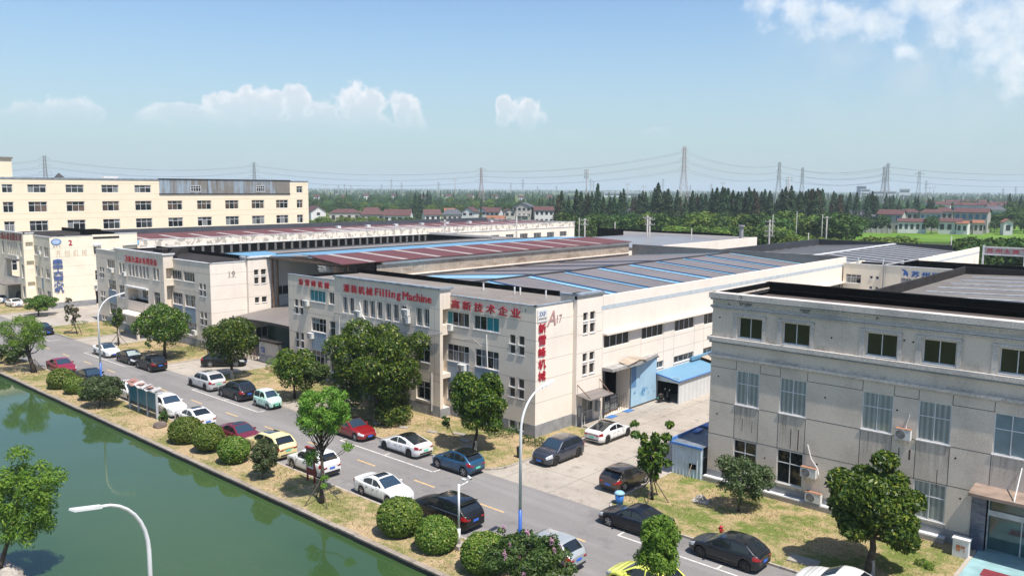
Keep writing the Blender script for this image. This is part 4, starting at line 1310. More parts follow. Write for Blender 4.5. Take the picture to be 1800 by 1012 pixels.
def loading_gate():
    r = empty('loading_gate', (XF, 63, 0), 0, 'tall pale blue sliding door, scuffed, beside the dark loading bay', 'sliding door')
    bf = set(S.objects)
    b = MB(); TFn.box(b, 8.22, 12.6, 0.2, 4.25, 0.12, 0.2); b.build('door_leaf', M['door_blue'])
    b = MB(); TFn.box(b, 8.25, 9.0, 2.0, 3.95, 0.202, 0.22); b.build('wicket_panel', M['door_blue_dark'])
    b = MB(); TFn.box(b, 3.9, 12.8, 4.26, 4.38, 0.0, 0.3); TFn.box(b, 3.9, 4.1, 0, 4.26, 0, 0.12); b.build('track', M['dark_steel'])
    b = MB()
    for i in range(14):
        TFn.box(b, 4.2 + i * 0.29, 4.22 + i * 0.29, 0.05, 1.5, -0.12, -0.10)
    for i in range(5):
        b.bar(TFn.p(4.2, 0.1 + i * 0.25, -0.1), TFn.p(8.15, 0.6 + i * 0.25, -0.1), 0.02)
    b.build('mesh_screen', M['dark_steel'])
    b = MB(); TFn.box(b, 4.12, 8.18, 0.02, 4.38, -6.0, -5.9); TFn.box(b, 4.12, 4.16, 0.02, 4.38, -5.9, -1.5); TFn.box(b, 8.14, 8.18, 0.02, 4.38, -5.9, -1.5); TFn.box(b, 4.12, 8.18, 4.36, 4.4, -5.9, -1.5); b.build('bay_shade_box', M['black_felt'])  # black box stands in for the shade deep inside the bay
    return adopt(r, bf)


def door_blue():
    mt, nt, b = new_mat('scuffed_blue_steel')
    n = NT(mt)
    c = n.mix(n.step(n.noise(0.7, 5), 0.3, 0.7), (0.30, 0.47, 0.62), (0.36, 0.53, 0.66))
    sc = n.math('MULTIPLY', n.step(n.noise(1.6, 8, 0.65, (1, 1, 0.6)), 0.56, 0.62), n.math('MULTIPLY', n.step(n.z, 0.7, 1.1), n.step(n.z, 1.9, 1.4)))
    c = n.mix(sc, c, (0.06, 0.22, 0.42))
    fr = n.math('ABSOLUTE', n.math('SUBTRACT', n.math('FRACT', n.math('DIVIDE', n.y, 2.2)), 0.5))
    c = n.mix(n.math('MULTIPLY', n.step(fr, 0.495, 0.499), 0.6), c, (0.12, 0.22, 0.32))
    n.L(c, b.inputs['Base Color']); b.inputs['Roughness'].default_value = 0.5
    return mt


M['door_blue'] = door_blue()
M['door_blue_dark'] = plain('blue_wicket', (0.10, 0.22, 0.42), 0.5)
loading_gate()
M['slab_grey'] = plain('slab_grey', (0.33, 0.32, 0.31), .85, var=.3, scale=2)
cg = empty('loading_canopy', (XF, 61, 0), 0, 'long stained concrete canopy jutting over the loading bay and blue door', 'canopy')
bf = set(S.objects)
b = MB()
for z_, in ((4.66,), (4.38,)):
    b.poly([TFn.p(3.75, z_, 0.0), TFn.p(12.6, z_, 0.0), TFn.p(12.6, z_, 0.3), TFn.p(8.2, z_, 1.15), TFn.p(3.75, z_, 1.18)])
for (u0, n0, u1, n1) in ((3.75, 1.18, 8.2, 1.15), (8.2, 1.15, 12.6, .3), (3.75, 0, 3.75, 1.18), (12.6, .3, 12.6, 0)):
    b.quad(TFn.p(u0, 4.38, n0), TFn.p(u1, 4.38, n1), TFn.p(u1, 4.66, n1), TFn.p(u0, 4.66, n0))
b.build('canopy_slab', M['slab_grey'])
b = MB(); b.obox(TFn.p(6.9, 4.86, 0.75), (0, 0.9, 0.12), (0.5, 0, -0.1), (0, 0, 0.03)); b.obox(TFn.p(8.6, 4.82, 0.6), (0, 0.95, -0.14), (0.5, 0, -0.05), (0, 0, 0.03)); b.build('loose_sheet', M['rusty_cladding'])
adopt(cg, bf)
da = empty('door_awning', (XF, 57, 0), 0, 'small grey door awning held by two tie rods above the flank door', 'awning')
bf = set(S.objects)
b = MB(); b.obox(TFn.p(1.75, 2.72, 0.75), (0, 1.75, 0), (0.75, 0, -0.12), (0, 0, 0.03)); b.build('awning_sheet', M['canopy_grey'])
b = MB(); b.bar(TFn.p(0.15, 3.7, 0.02), TFn.p(0.3, 2.68, 1.3), 0.06); b.bar(TFn.p(3.4, 3.68, 0.02), TFn.p(3.25, 2.68, 1.3), 0.06); b.build('tie_rod', M['rust_steel'])
adopt(da, bf)
for (u, lab) in ((0.45, 'grey meter box on a post left of the flank door'), (3.0, 'grey meter box on a post right of the flank door')):
    e = empty('meter_box', TFn.p(u, 0, 0), 0, lab, 'meter box', 'meter boxes by the flank door')
    bf = set(S.objects)
    b = MB(); TFn.box(b, u - 0.25, u + 0.25, 0.9, 1.75, 0.04, 0.3); b.build('box', M['ac_ring'])
    b = MB(); b.bar(TFn.p(u - 0.18, 0, 0.5), TFn.p(u - 0.18, 1.3, 0.5), 0.05); b.bar(TFn.p(u + 0.18, 0, 0.5), TFn.p(u + 0.18, 1.0, 0.5), 0.05); b.build('post', M['white_metal'])
    adopt(e, bf)
b = MB(); TFn.box(b, 0.4, 3.2, 0.0, 0.16, 0.0, 1.0); tag(b.build('doorstep', M['concrete_yard']), 'concrete step below the flank door', 'step')
for (u0, u1, lab) in ((4.3, 5.4, 'flattened blue mat at the near corner of the loading bay'), (7.0, 8.1, 'flattened blue mat in front of the open loading bay door')):
    b = MB(); TFn.box(b, u0, u1, 0.013, 0.05, 0.05, 0.7); tag(b.build('mat', M['blue_strip_dark'] if 0 else plain('blue_mat', (0.05, 0.16, 0.40), 0.8)), lab, 'mat', 'blue mats at the loading bay')
# wrapped pallets glimpsed in the dark bay
rn = random.Random(3)
for i, (u, n_, lab) in enumerate(((5.2, -0.9, 'plastic-wrapped pallet of goods just inside the loading bay'), (6.7, -1.05, 'taller wrapped pallet of goods deeper in the loading bay'))):
    e = empty('wrapped_pallet', TFn.p(u, 0.03, n_), 0, lab, 'pallet', 'pallets in the loading bay')
    bf = set(S.objects)
    b = MB()
    for q in range(3 + i):
        b.obox(TFn.p(u, 0.32 + q * 0.34, n_) + Vector((0, rn.uniform(-.05, .05), 0)), (0.42, 0, 0), (0, 0.55, 0), (0, 0, 0.155))
    b.build('wrapped_goods', M['curtain_pale'])
    b = MB(); TFn.box(b, u - 0.6, u + 0.6, 0.02, 0.15, n_ - 0.45, n_ + 0.45); b.build('pallet_base', M['rust_steel'])
    adopt(e, bf)


def bike_shed():
    r = empty('bike_shed', (-40.3, 68, 0), 0, 'white sheet lean-to with a bright blue roof against the factory flank', 'shed')
    bf = set(S.objects)
    y0, y1 = 67.85, 76.0
    b = MB(); b.box(-39.08, -39.02, y0, y1, 0, 2.2); b.build('side_wall', M['white_sheet'])
    b = MB(); b.box(-41.55, -39.05, y0 + .02, y0 + .07, 1.95, 2.5); b.build('gable_panel', M['white_sheet'])
    b = MB(); b.box(-41.55, -39.08, y1 - .1, y1, 0, 2.3); b.build('back_panel', M['dark_steel'])
    b = MB(); b.poly([(-41.57, y0 - 0.35, 2.78), (-38.85, y0 - 0.35, 2.3), (-38.85, y1, 2.3), (-41.57, y1, 2.78)]); b.poly([(-41.57, y0 - 0.35, 2.72), (-38.85, y0 - 0.35, 2.24), (-38.85, y1, 2.24), (-41.57, y1, 2.72)])
    b.build('roof', M['sky_blue_sheet'])
    b = MB(); b.bar((-41.57, y0 - .36, 2.72), (-38.85, y0 - .36, 2.24), 0.06, 0.12); b.bar((-38.84, y0 - .36, 2.26), (-38.84, y1, 2.26), 0.06, 0.1); b.build('roof_edge', M['blue_edge'])
    b = MB(); b.bar((-39.1, y0 + .05, 0), (-39.1, y0 + .05, 2.2), 0.08); b.bar((-41.5, y0 + .05, 0), (-41.5, y0 + .05, 2.6), 0.08); b.build('post', M['white_metal'])
    b = MB(); b.box(-41.55, -41.52, y0, y1 - .1, 0, 2.6); b.build('inner_wall', M['dark_steel'])
    return adopt(r, bf)


M['white_sheet'] = sheet_roof('white_sheet_wall', (0.60, 0.615, 0.62), 'y', 0.75, 0.2, 0.5)
M['blue_sheet_wall'] = sheet_roof('pale_blue_sheet_wall', (0.42, 0.55, 0.66), 'x', 0.28, 0.22, 0.45)
M['blue_edge'] = plain('blue_trim', (0.07, 0.20, 0.50), 0.5, var=0.15)
bike_shed()
r2 = empty('rusty_lean_to', (-40.3, 78, 0), 0, 'rust-brown sheet lean-to roof beyond the blue-roofed bike shed', 'shed')
bf = set(S.objects)
b = MB(); b.poly([(-41.57, 76.1, 3.1), (-38.9, 76.1, 2.6), (-38.9, 92, 2.6), (-41.57, 92, 3.1)]); b.build('roof', M['rusty_cladding'])
b = MB(); b.box(-39.0, -38.95, 76.1, 92, 0, 2.55); b.build('side_wall', M['white_sheet'])
b = MB(); b.box(-41.56, -41.3, 74.2, 92, 2.9, 3.25); b.build('blue_flashing', M['sky_blue_sheet'])
adopt(r2, bf)


def tool_shed():
    r = empty('tool_shed', (-28, 52, 0), 0, 'pale blue corrugated shed with a dark patch, at the grey building corner', 'shed')
    bf = set(S.objects)
    x0, x1, y0, y1 = -29.45, -27.0, 50.55, 58.5
    b = MB()
    n = 9
    pts = []
    for i in range(n * 4 + 1):                       # corrugated front sheet
        t = i / (n * 4); ph = i % 4
        pts.append((x0 + (x1 - x0) * t, y0 - (0.06 if ph in (1, 2) else 0.0)))
    b.grid([[(x, y, 0.05) for x, y in pts], [(x, y, 2.35) for x, y in pts]])
    b.quad((x0, y0, 0.05), (x0, y1, 0.05), (x0, y1, 2.5), (x0, y0, 2.35))
    b.build('sheet_wall', M['blue_sheet_plain'])
    b = MB(); b.poly([(x0 - .1, y0 - .15, 2.42), (x1, y0 - .15, 2.42), (x1, y1, 2.62), (x0 - .1, y1, 2.62)]); b.build('roof', M['blue_roof_worn'])
    b = MB(); b.box(x0 - .12, x1, y0 - .2, y0 - .1, 2.3, 2.47); b.box(x0 - .14, x0 - .04, y0 - .1, y1, 2.42, 2.66); b.build('roof_edge', M['blue_edge'])
    b = MB(); b.box(-28.05, -27.5, y0 - 0.075, y0 - 0.062, 0.75, 1.12); b.build('dark_opening', M['black_felt'])
    b = MB(); b.bar((-27.95, y0 - .5, 0.12), (-27.8, y0 - .09, 1.15), 0.035); b.build('leaning_stick', M['pale_wood'])
    b = MB(); b.obox((-29.2, 55.6, 2.66), (0.25, 0, 0), (0, 0.9, 0), (0, 0, 0.05)); b.obox((-29.1, 53.6, 2.62), (0.2, 0.05, 0), (-.05, 0.5, 0), (0, 0, 0.06)); b.build('roof_debris', M['blue_edge'])
    return adopt(r, bf)


M['blue_sheet_plain'] = plain('pale_blue_sheet', (0.52, 0.61, 0.68), 0.45, var=0.18, scale=1.5)
M['blue_roof_worn'] = plain('worn_blue_roof', (0.15, 0.175, 0.195), 0.6, var=0.35, scale=1.2)
M['pale_wood'] = plain('pale_wood', (0.45, 0.36, 0.26), 0.8, var=0.2)
tool_shed()

# ------------------------------------------------------------------ scooter in the bike shed
sc = empty('scooter', (-40.5, 67.6, 0), R(75), 'black electric scooter parked at the mouth of the bike shed', 'scooter')
mtB = plain('scooter_black', (0.012, 0.012, 0.013), 0.3, coat=0.5)
mtT = plain('tyre_rubber', (0.015, 0.015, 0.016), 0.9)
for x in (0.62, -0.58):
    b = MB(); b.tube([(x + 0.21 * math.cos(a), 0, 0.24 + 0.21 * math.sin(a)) for a in [2 * math.pi * i / 18 for i in range(19)]], 0.055, 8, False); b.tube([(x, -.03, .24), (x, .03, .24)], 0.13, 12); w = b.build('wheel', mtT, sc, True)
b = MB(); b.obox((0.0, 0, 0.33), (0.34, 0, 0), (0, 0.15, 0), (0, 0, 0.04)); b.tube([(-0.75, 0, 0.62), (-0.45, 0, 0.66), (-0.15, 0, 0.52), (-0.05, 0, 0.36)], [0.1, 0.17, 0.16, 0.12], 10); b.tube([(0.35, 0, 0.3), (0.5, 0, 0.7), (0.42, 0, 0.98)], [0.14, 0.16, 0.08], 10); b.build('body', mtB, sc, True)
b = MB(); b.tube([(-0.72, 0, 0.78), (-0.4, 0, 0.80), (-0.12, 0, 0.74)], [0.1, 0.14, 0.1], 10); b.build('seat', plain('seat_vinyl', (0.02, 0.018, 0.017), 0.6), sc, True)
b = MB(); b.tube([(0.36, -0.33, 1.05), (0.42, -0.1, 0.99), (0.42, 0.1, 0.99), (0.36, 0.33, 1.05)], 0.022, 6); b.build('handlebar', mtB, sc, True)
for s_ in (-1, 1):
    b = MB(); b.obox((0.4, s_ * 0.3, 1.2), (0.012, 0, 0), (0, 0.06, 0), (0, 0, 0.045)); b.bar((0.39, s_ * .27, 1.03), (0.4, s_ * .3, 1.17), 0.015); b.build('mirror', M['white_metal'], sc)
b = MB(); b.obox((-0.8, 0, 0.5), (0.01, 0, 0), (0, 0.08, 0), (0, 0, 0.06)); b.build('number_plate', plain('green_plate', (0.10, 0.55, 0.38), 0.5), sc)
b = MB(); b.tube([(0.62, 0, 0.45), (0.5, 0, 0.95)], 0.03, 6); b.build('fork', mtB, sc)

# ------------------------------------------------------------------ grey three-storey building on the right
GY = 51.0


def grey_building():
    x0, x1 = -26.9, 15.0
    root = empty('grey_building', (x0, GY, 0), 0, 'bare grey three-storey building with black roof parapets and curtained windows', 'office building')
    bf = set(S.objects)
    F = Face(0, GY, (1, 0), (0, -1))
    ks = [(-24.97, -23.3), (-21.87, -20.1), (-16.62, -14.83), (-13.42, -11.65), (-9.5, -7.75), (-6.3, -4.5), (-1.0, 0.8), (2.2, 4.0), (6.1, 7.9), (9.3, 11.1)]
    tops = [(a, b, 10.48, 11.88) for a, b in ks]
    mids = [(a, b, 5.88, 8.24) for a, b in ks]
    lows = [(a, b, 1.18, 3.44) for a, b in ks[:4] + ks[6:]]
    ent = (-9.55, -4.6, 0.1, 3.3, 0.7)
    wl = MB()
    wall(wl, F, x0, x1, 0, 9.95, mids + lows + [ent], 0.12)
    wl2 = MB()
    wall(wl2, F, x0, x1, 9.95, 12.75, tops, 0.22)
    L = Face(x0, GY, (0, 1), (-1, 0))
    wall(wl, L, 0, 9.0, 0, 9.95); wall(wl2, L, 0, 9.0, 9.95, 12.75)
    wl.build('wall', M['wall_grey']); wl2.build('upper_wall', M['wall_grey'])
    fz = MB(); F.box(fz, x0, x1, 12.75, 13.05, -0.3, 0.0); L.box(fz, 0.0, 9, 12.75, 13.05, -.3, 0); F.box(fz, x0 - 0.02, x1, 12.62, 13.02, 0.0, 0.02)
    fz.build('frieze', M['frieze_grey'])
    co = MB()
    for (z0, z1, n) in ((13.03, 13.40, 0.22), (12.90, 13.03, 0.13), (12.40, 12.54, 0.13), (12.30, 12.40, 0.07), (10.08, 10.36, 0.24), (9.93, 10.08, 0.13), (8.98, 9.16, 0.16), (8.86, 8.98, 0.08)):
        F.box(co, x0 - n, x1, z0, z1, 0.0, n)
        L.box(co, 0.0, 9.0, z0, z1, 0.0, n)
    F.box(co, x0 - 0.22, x1, 13.03, 13.40, -0.6, 0.0)
    co.build('cornice', M['cornice_grey'])
    bl = MB()
    for (z0, z1, n) in ((12.955, 13.02, 0.135), (12.42, 12.47, 0.134), (9.955, 10.03, 0.134)): F.box(bl, x0 - n, x1, z0, z1, n - 0.002, n + 0.004)
    bl.build('blue_fillet', M['cap_bluegrey'])
    # window surrounds on the top storey
    for i, (a, b, c, d) in enumerate(tops):
        s = MB()
        for (p, q, r, t) in ((a - 0.36, a - 0.06, c - 0.22, d + 0.2), (b + 0.06, b + 0.28, c - 0.22, d + 0.2)): F.box(s, p, q, r, t, 0.0, 0.07)
        F.box(s, a - 0.36, b + 0.28, d + 0.05, d + 0.2, 0.0, 0.09)
        s.build('window_surround', M['cornice_grey'])
        window(None, F, a, b, c, d, cols=2, glass=('glass_dark',), fw=0.06, depth=0.2, seed=i)
    for i, (a, b, c, d) in enumerate(mids):
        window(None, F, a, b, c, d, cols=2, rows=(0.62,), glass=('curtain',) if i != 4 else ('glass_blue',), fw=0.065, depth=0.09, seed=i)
    for i, (a, b, c, d) in enumerate(lows):
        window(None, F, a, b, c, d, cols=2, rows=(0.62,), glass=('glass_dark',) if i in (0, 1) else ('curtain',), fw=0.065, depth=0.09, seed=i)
    brk = [h[:4] for h in mids + lows + [ent]]
    vs = []
    for a, b in ks: vs += [(a - 0.02, 0.9, 8.86), (b + 0.02, 0.9, 8.86)]
    joints(None, F, [(8.26, x0, x1), (5.82, x0, x1), (3.5, x0, x1)], vs, 'joint_dark', 0.035, breaks=[(a - 0.01, b + 0.01, c, d) for a, b, c, d in brk])
    pl = MB(); F.box(pl, x0 - .01, -9.6, 0, 0.9, 0, 0.02); F.box(pl, -4.5, x1, 0, .9, 0, .02); pl.build('plinth', M['plinth'])
    lg = MB(); F.box(lg, x0 - 0.1, -11.5, 0.0, 0.42, 0.02, 0.45); lg.build('plinth_ledge', M['concrete_old'])
    lc = MB(); F.box(lc, x0 - 0.1, -11.5, 0.42, 0.47, 0.02, 0.40); lc.build('ledge_top', M['coping_white'])
    # old bolt holes and rust runs
    st = MB()
    for (u, v, l, w) in ((-21.0, 4.95, 1.3, 0.05), (-20.5, 5.0, 1.4, 0.06), (-14.35, 5.15, 0.9, 0.06), (-13.75, 5.15, 0.6, 0.10), (-12.2, 4.3, 1.1, 0.035), (-15.1, 4.6, 1.0, 0.03), (-24.4, 5.0, 0.9, 0.03), (-23.7, 4.9, 0.8, 0.03)):
        F.box(st, u - w / 2, u + w / 2, v - l, v, 0.0, 0.004)
    st.build('rust_streaks', M['rust_streak'])
    hl = MB()
    for (u, v) in ((-26.35, 11.7), (-26.3, 7.6), (-26.3, 4.95), (-18.7, 11.25), (-18.9, 7.4), (-14.45, 11.65), (-13.95, 11.6), (-10.9, 2.9), (-19.2, 3.0), (-14.6, 7.4), (-11.3, 5.2), (-22.7, 2.6)):
        F.box(hl, u - .05, u + .05, v - .05, v + .05, 0.0, 0.005)
    hl.build('bolt_holes', M['black_felt'])
    # entrance
    gl = MB(); F.box(gl, -9.5, -4.6, 0.1, 2.15, -0.62, -0.6); F.box(gl, -9.5, -4.6, 2.5, 3.25, -0.62, -0.6); gl.build('glass_door', M['door_glass'])
    tr = MB(); F.box(tr, -9.55, -4.6, 2.16, 2.48, -0.6, -0.5); F.box(tr, -9.6, -9.5, 0.1, 3.25, -0.62, -0.45); F.box(tr, -7.9, -7.84, 0.1, 2.15, -.62, -.56); F.box(tr, -6.2, -6.14, 0.1, 2.15, -.62, -.56); tr.build('door_frame', M['coping_white'])
    ma = MB(); F.box(ma, -10.3, -9.6, 0, 3.3, 0.0, 0.06); F.box(ma, -9.6, -9.55, 0, 3.3, -0.6, 0.06); ma.build('stone_pilaster', M['blue_marble'])
    fl = MB(); fl.box(-9.8, -3.0, 46.6, GY + 0.65, 0.0, 0.16); fl.build('porch_floor', M['teal_tile'])
    kb_ = MB(); kb_.box(-10.0, -9.8, 46.5, 50.4, 0, 0.2); kb_.build('porch_kerb', M['kerb'])
    an = MB(); an.obox((-6.6, GY - 0.78, 3.92), (3.6, 0, 0), (0, -0.78, -0.07), (0, 0, 0.03)); an.obox((-6.6, GY - 1.56, 3.80), (3.6, 0, 0), (0, 0.015, 0), (0, 0, 0.09)); an.build('entrance_awning', M['awning_brown'])
    fr = MB(); fr.bar((-8.0, GY - 1.5, 3.9), (-8.0, GY - 0.02, 5.4), 0.05); fr.bar((-9.2, GY - 1.2, 3.7), (-9.2, GY - .02, 3.2), 0.05); fr.build('awning_tie', M['white_metal'])
    rf = MB(); rf.box(x0 + 0.1, x1, GY + 0.3, 60.0, 12.0, 12.55); rf.build('flat_roof', M['roof_brown'])
    bk = MB(); bk.box(x0 - 0.05, x0 + 0.25, GY + 0.65, 59.9, 12.5, 13.38); bk.box(x0 - 0.05, x1, 59.3, 59.9, 12.5, 13.42); bk.box(x0 + .25, x1, 59.1, 59.3, 12.85, 12.93); bk.box(x0 + .25, x0 + .4, GY + .8, 59.1, 12.85, 12.93)
    bk.build('roof_parapet', M['black_felt'])
    mt_ = MB(); mt_.box(-9.0, -7.2, 47.6, 48.6, 0.161, 0.18); mt_.build('door_mat', plain('red_mat', (0.17, 0.02, 0.03), 0.9, var=.2))
    for (u, v, w) in ((-13.88, 7.25, 1.0), ): pipe(None, [F.p(u, v, .04), F.p(u - .15, v - .7, .06), F.p(u - .05, v - 1.25, .2)], 0.03, M['white_metal'])
    pipe(None, [F.p(-19.85, 4.15, .04), F.p(-19.55, 3.3, .1), F.p(-19.1, 2.75, .12), F.p(-18.95, 2.4, .25)], 0.035, M['white_metal'])
    # hall behind
    xl = -22.9
    h = MB(); h.box(xl - 0.3, xl, 60.0, 102, 0, 12.0); h.box(xl, 20, 101.7, 102.0, 0, 12.0); h.build('hall_parapet', M['roof_dark'])
    hr = MB(); hr.quad((xl, 59.9, 11.2), (2, 59.9, 12.1), (2, 102, 12.1), (xl, 102, 11.2)); hr.build('hall_roof', M['hall_grey'])
    hs = MB()
    for i in range(9):
        y = 63.5 + i * 4.2
        hs.obox((-10.2, y, 11.72), (11.0, 0, 0.42), (0, 0.10, 0), (0, 0, 0.07))
    hs.build('roof_seam', M['coping_white'])
    return adopt(root, bf)


M['rust_streak'] = plain('rust_streak', (0.085, 0.05, 0.035), 0.95, var=0.5, scale=4)
M['door_glass'] = plain('entrance_glass', (0.035, 0.09, 0.088), 0.05, spec=0.8, var=0.5, scale=0.6)
M['teal_tile'] = plain('teal_porch_tile', (0.26, 0.42, 0.44), 0.35, var=0.2, scale=1.5)
M['awning_brown'] = plain('brown_awning', (0.26, 0.195, 0.155), 0.6, var=0.35, scale=1.3)
M['roof_brown'] = plain('brown_roof', (0.075, 0.058, 0.05), 0.8, var=0.4, scale=0.8)
M['hall_grey'] = concrete('old_grey_sheet', (0.13, 0.12, 0.112), (0.175, 0.165, 0.155), 0, None, 0.7)


def blue_marble():
    mt, nt, b = new_mat('blue_grey_marble')
    n = NT(mt)
    v = n.noise(1.2, 9, 0.65, (1, 1, 2.5), dist=1.5)
    n.L(n.mix(n.step(v, 0.35, 0.65), (0.06, 0.075, 0.115), (0.15, 0.175, 0.225)), b.inputs['Base Color']); b.inputs['Roughness'].default_value = 0.25
    return mt


M['blue_marble'] = blue_marble()
grey_building()
for (x, y, facing, lab, w_, rus, grd) in (
        ((-14.1, GY, 5.72), None, (0, -1), 'small rusty air conditioner between the middle-floor windows of the grey building', 0.85, True, False),
        ((-19.6, GY, 2.05), None, (0, -1), 'rusty air conditioner hung right of the ground-floor window of the grey building', 1.0, True, False),
        ((-19.2, GY - 0.05, 0.50), None, (0, -1), 'air conditioner standing on the plinth ledge of the grey building', 1.0, True, True)):
    ac_unit(x, facing, lab, 'air-conditioning units on the grey building', w_, 0.68, 0.36, rus, grd)
cb = empty('cable_cabinet', (-10.35, 49.55, 0.12), 0, 'white metal cabinet with orange characters beside the glass entrance', 'cabinet')
b = MB(); b.box(-0.4, 0.4, -0.24, 0.24, 0, 1.0); b.build('body', M['white_metal'], cb)
b = MB(); b.box(-0.45, 0.45, -0.29, 0.29, 1.0, 1.07); b.build('lid', M['white_metal'], cb)
CF = Face(0, -0.24, (1, 0), (0, -1))
lettering(cb, CF, '燃气', -0.22, 0.24, 0.36, 0.72, 'orange_letter', bold=0.02, depth=0.006, n=0.001) if 'orange_letter' in M else None
rb = empty('banner_roll', (-14.9, 52.6, 12.56), 0.1, 'crumpled red and white banner lying on the grey building roof', 'banner')
b = MB(); b.tube([(-0.45, 0, 0.06), (-0.1, 0.03, 0.09), (0.3, -0.02, 0.07)], [0.05, 0.07, 0.04], 7); b.build('red_cloth', M['red_letter'], rb, True)
b = MB(); b.tube([(0.25, 0, 0.06), (0.6, 0.03, 0.05)], [0.05, 0.04], 7); b.build('white_cloth', M['white_metal'], rb, True)
fb = empty('red_flag', (-9.1, 55.6, 12.55), 0, 'bright red flag hanging at the frame edge above the grey roof', 'flag')
b = MB(); b.grid([[(0.0 + 0.5 * i / 4, 0.06 * math.sin(i * 1.3 + j), 1.15 - 0.55 * j / 3 - 0.1 * i / 4) for j in range(4)] for i in range(5)]); b.build('cloth', plain('flag_red', (0.62, 0.01, 0.02), 0.6), fb, True)
b = MB(); b.tube([(0, 0, 0), (0, 0, 1.25)], 0.02, 6); b.build('staff', M['white_metal'], fb)

# ------------------------------------------------------------------ pale yellow factory on the left
def yellow_factory():
    xc = -146.58
    root = empty('factory_building', (xc, 50.1, 0), 0, 'pale yellow factory marked 2 with large blue characters down its flank', 'factory building', 'factories along the street')
    bf = set(S.objects)
    F = Face(xc, 50.1, (1, 0), (0, -1)); Cc = Face(xc, 48.5, (1, 0), (0, -1)); SF = Face(xc, 50.1, (0, 1), (1, 0))
    H = 11.85
    uc1 = -7.39
    wins = [(-7.3, -5.7, 8.6, 10.2), (-4.6, -3.7, 8.5, 10.15), (-2.75, -0.7, 8.5, 10.15), (-7.2, -5.2, 5.0, 6.75), (-4.5, -3.9, 4.9, 6.6), (-2.4, -0.75, 4.95, 6.5), (-6.9, -5.0, 1.3, 3.0), (-4.4, -3.8, 1.3, 2.9), (-2.5, -0.8, 1.2, 2.8)]
    wl = MB(); wall(wl, F, uc1 - 1, 0, 0, H, wins, 0.16)
    HC = 12.2
    nar = [(-11.0 - i * 0.85, -10.45 - i * 0.85, 8.3, 10.6) for i in range(6)] + [(-8.95, -8.2, 8.3, 10.6), (-18.2, -17.3, 8.3, 10.6)]
    wall(wl, Cc, -26, uc1, 0, HC, nar + [(-8.9, -7.9, 4.6, 6.9), (-8.9, -7.9, 1.2, 3.2), (-16.5, -10.0, 0.1, 3.4, 2.0), (-16.5, -10.0, 4.4, 7.4, 0.8)], 0.18)
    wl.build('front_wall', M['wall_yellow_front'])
    sd = MB()
    SC = Face(xc + uc1, 48.5, (0, 1), (1, 0))
    nic = [(0.36, 1.5, 9.6, 10.75, 0.35), (0.36, 1.5, 6.4, 7.55, 0.35), (0.36, 1.5, 2.85, 3.95, 0.35)]
    wall(sd, SC, 0, 1.6, 0, HC, nic)
    for n_ in nic: SC.quad(sd, n_[0], n_[1], n_[2], n_[3], -0.35)
    side_w = [(7.05, 7.5, 8.6, 9.9), (7.05, 7.6, 4.2, 5.9), (6.9, 7.6, 0.1, 2.3)]
    wall(sd, SF, 0, 6.85, 0, H); sd.build('flank_wall', M['wall_yellow']); sd = MB()
    T2 = Face(xc - 0.35, 50.1, (0, 1), (1, 0)); wall(sd, T2, 6.85, 14.5, 0, 12.0, side_w, 0.2)
    sd.quad((xc, 56.95, 0), (xc - .35, 56.95, 0), (xc - .35, 56.95, H), (xc, 56.95, H))
    sd.build('rear_flank_wall', M['wall_yellow'])
    cp = MB(); Cc.box(cp, -26, uc1 + .1, HC, HC + .16, -.3, .1); SC.box(cp, 0.0, 1.75, HC, HC + .16, -.3, .1); F.box(cp, uc1, .05, H, H + .06, -.3, .04); SF.box(cp, -.05, 6.85, H, H + .06, -.3, .04); T2.box(cp, 10.7, 14.5, 12.0, 12.12, -.3, .05)
    cp.build('coping', M['coping_white'])
    pl = MB(); SF.box(pl, -.02, 6.85, 0, .95, 0, .02); F.box(pl, uc1, .02, 0, .95, 0, .02); pl.build('plinth', M['plinth'])
    rf = MB(); rf.box(xc - 26, xc - .3, 50.4, 61.5, 11.3, 11.62); rf.build('flat_roof', M['roof_dark'])
    bk = MB(); bk.box(xc - 26, xc - 1.0, 61.3, 61.6, 11.3, 12.2); bk.box(xc - 9.5, xc - 7.0, 58.5, 61.2, 11.3, 12.55); bk.box(xc - 6.6, xc - 5.4, 53.6, 54.4, 11.62, 11.75); bk.build('roof_upstand', M['black_felt'])
    for i, (a, b, c, d) in enumerate(wins):
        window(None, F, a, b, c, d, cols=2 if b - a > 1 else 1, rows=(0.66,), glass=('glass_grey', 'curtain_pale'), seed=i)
    for i, (a, b, c, d) in enumerate(nar + [(-8.9, -7.9, 4.6, 6.9), (-8.9, -7.9, 1.2, 3.2)]):
        window(None, Cc, a, b, c, d, cols=1, rows=(0.2,), glass=('glass_grey',), seed=i, depth=.17)
    for i, (a, b, c, d) in enumerate(side_w[:2]):
        window(None, T2, a, b, c, d, cols=1, rows=(0.6,), glass=('glass_dark',), depth=.18)
    dk = MB(); T2.box(dk, 6.9, 7.6, 0.1, 2.3, -.2, -.18); dk.build('door', M['black_felt'])
    ho = MB(); T2.box(ho, 6.8, 8.2, 10.1, 10.4, 0, .5); T2.box(ho, 6.7, 8.0, 2.5, 2.7, 0, .8); ho.build('door_hood', M['coping_white'])
    bp = MB(); F.box(bp, -4.6, -3.7, 3.0, 4.9, 0, .015); bp.build('spandrel_panel', M['blue_panel'])
    dr = MB(); Cc.box(dr, -16.5, -10, 0.1, 3.4, -2.0, -1.96); dr.build('dark_porch', M['dark_steel'])
    cn = MB(); Cc.box(cn, -17.0, -9.4, 3.45, 3.62, 0, 2.6); Cc.box(cn, -16.6, -9.7, 7.4, 7.6, 0, .25); cn.build('entrance_canopy', M['canopy_grey'])
    jn = joints(None, SF, [(v, 0, 6.85) for v in (9.95, 8.55, 6.9, 5.2, 3.4)])
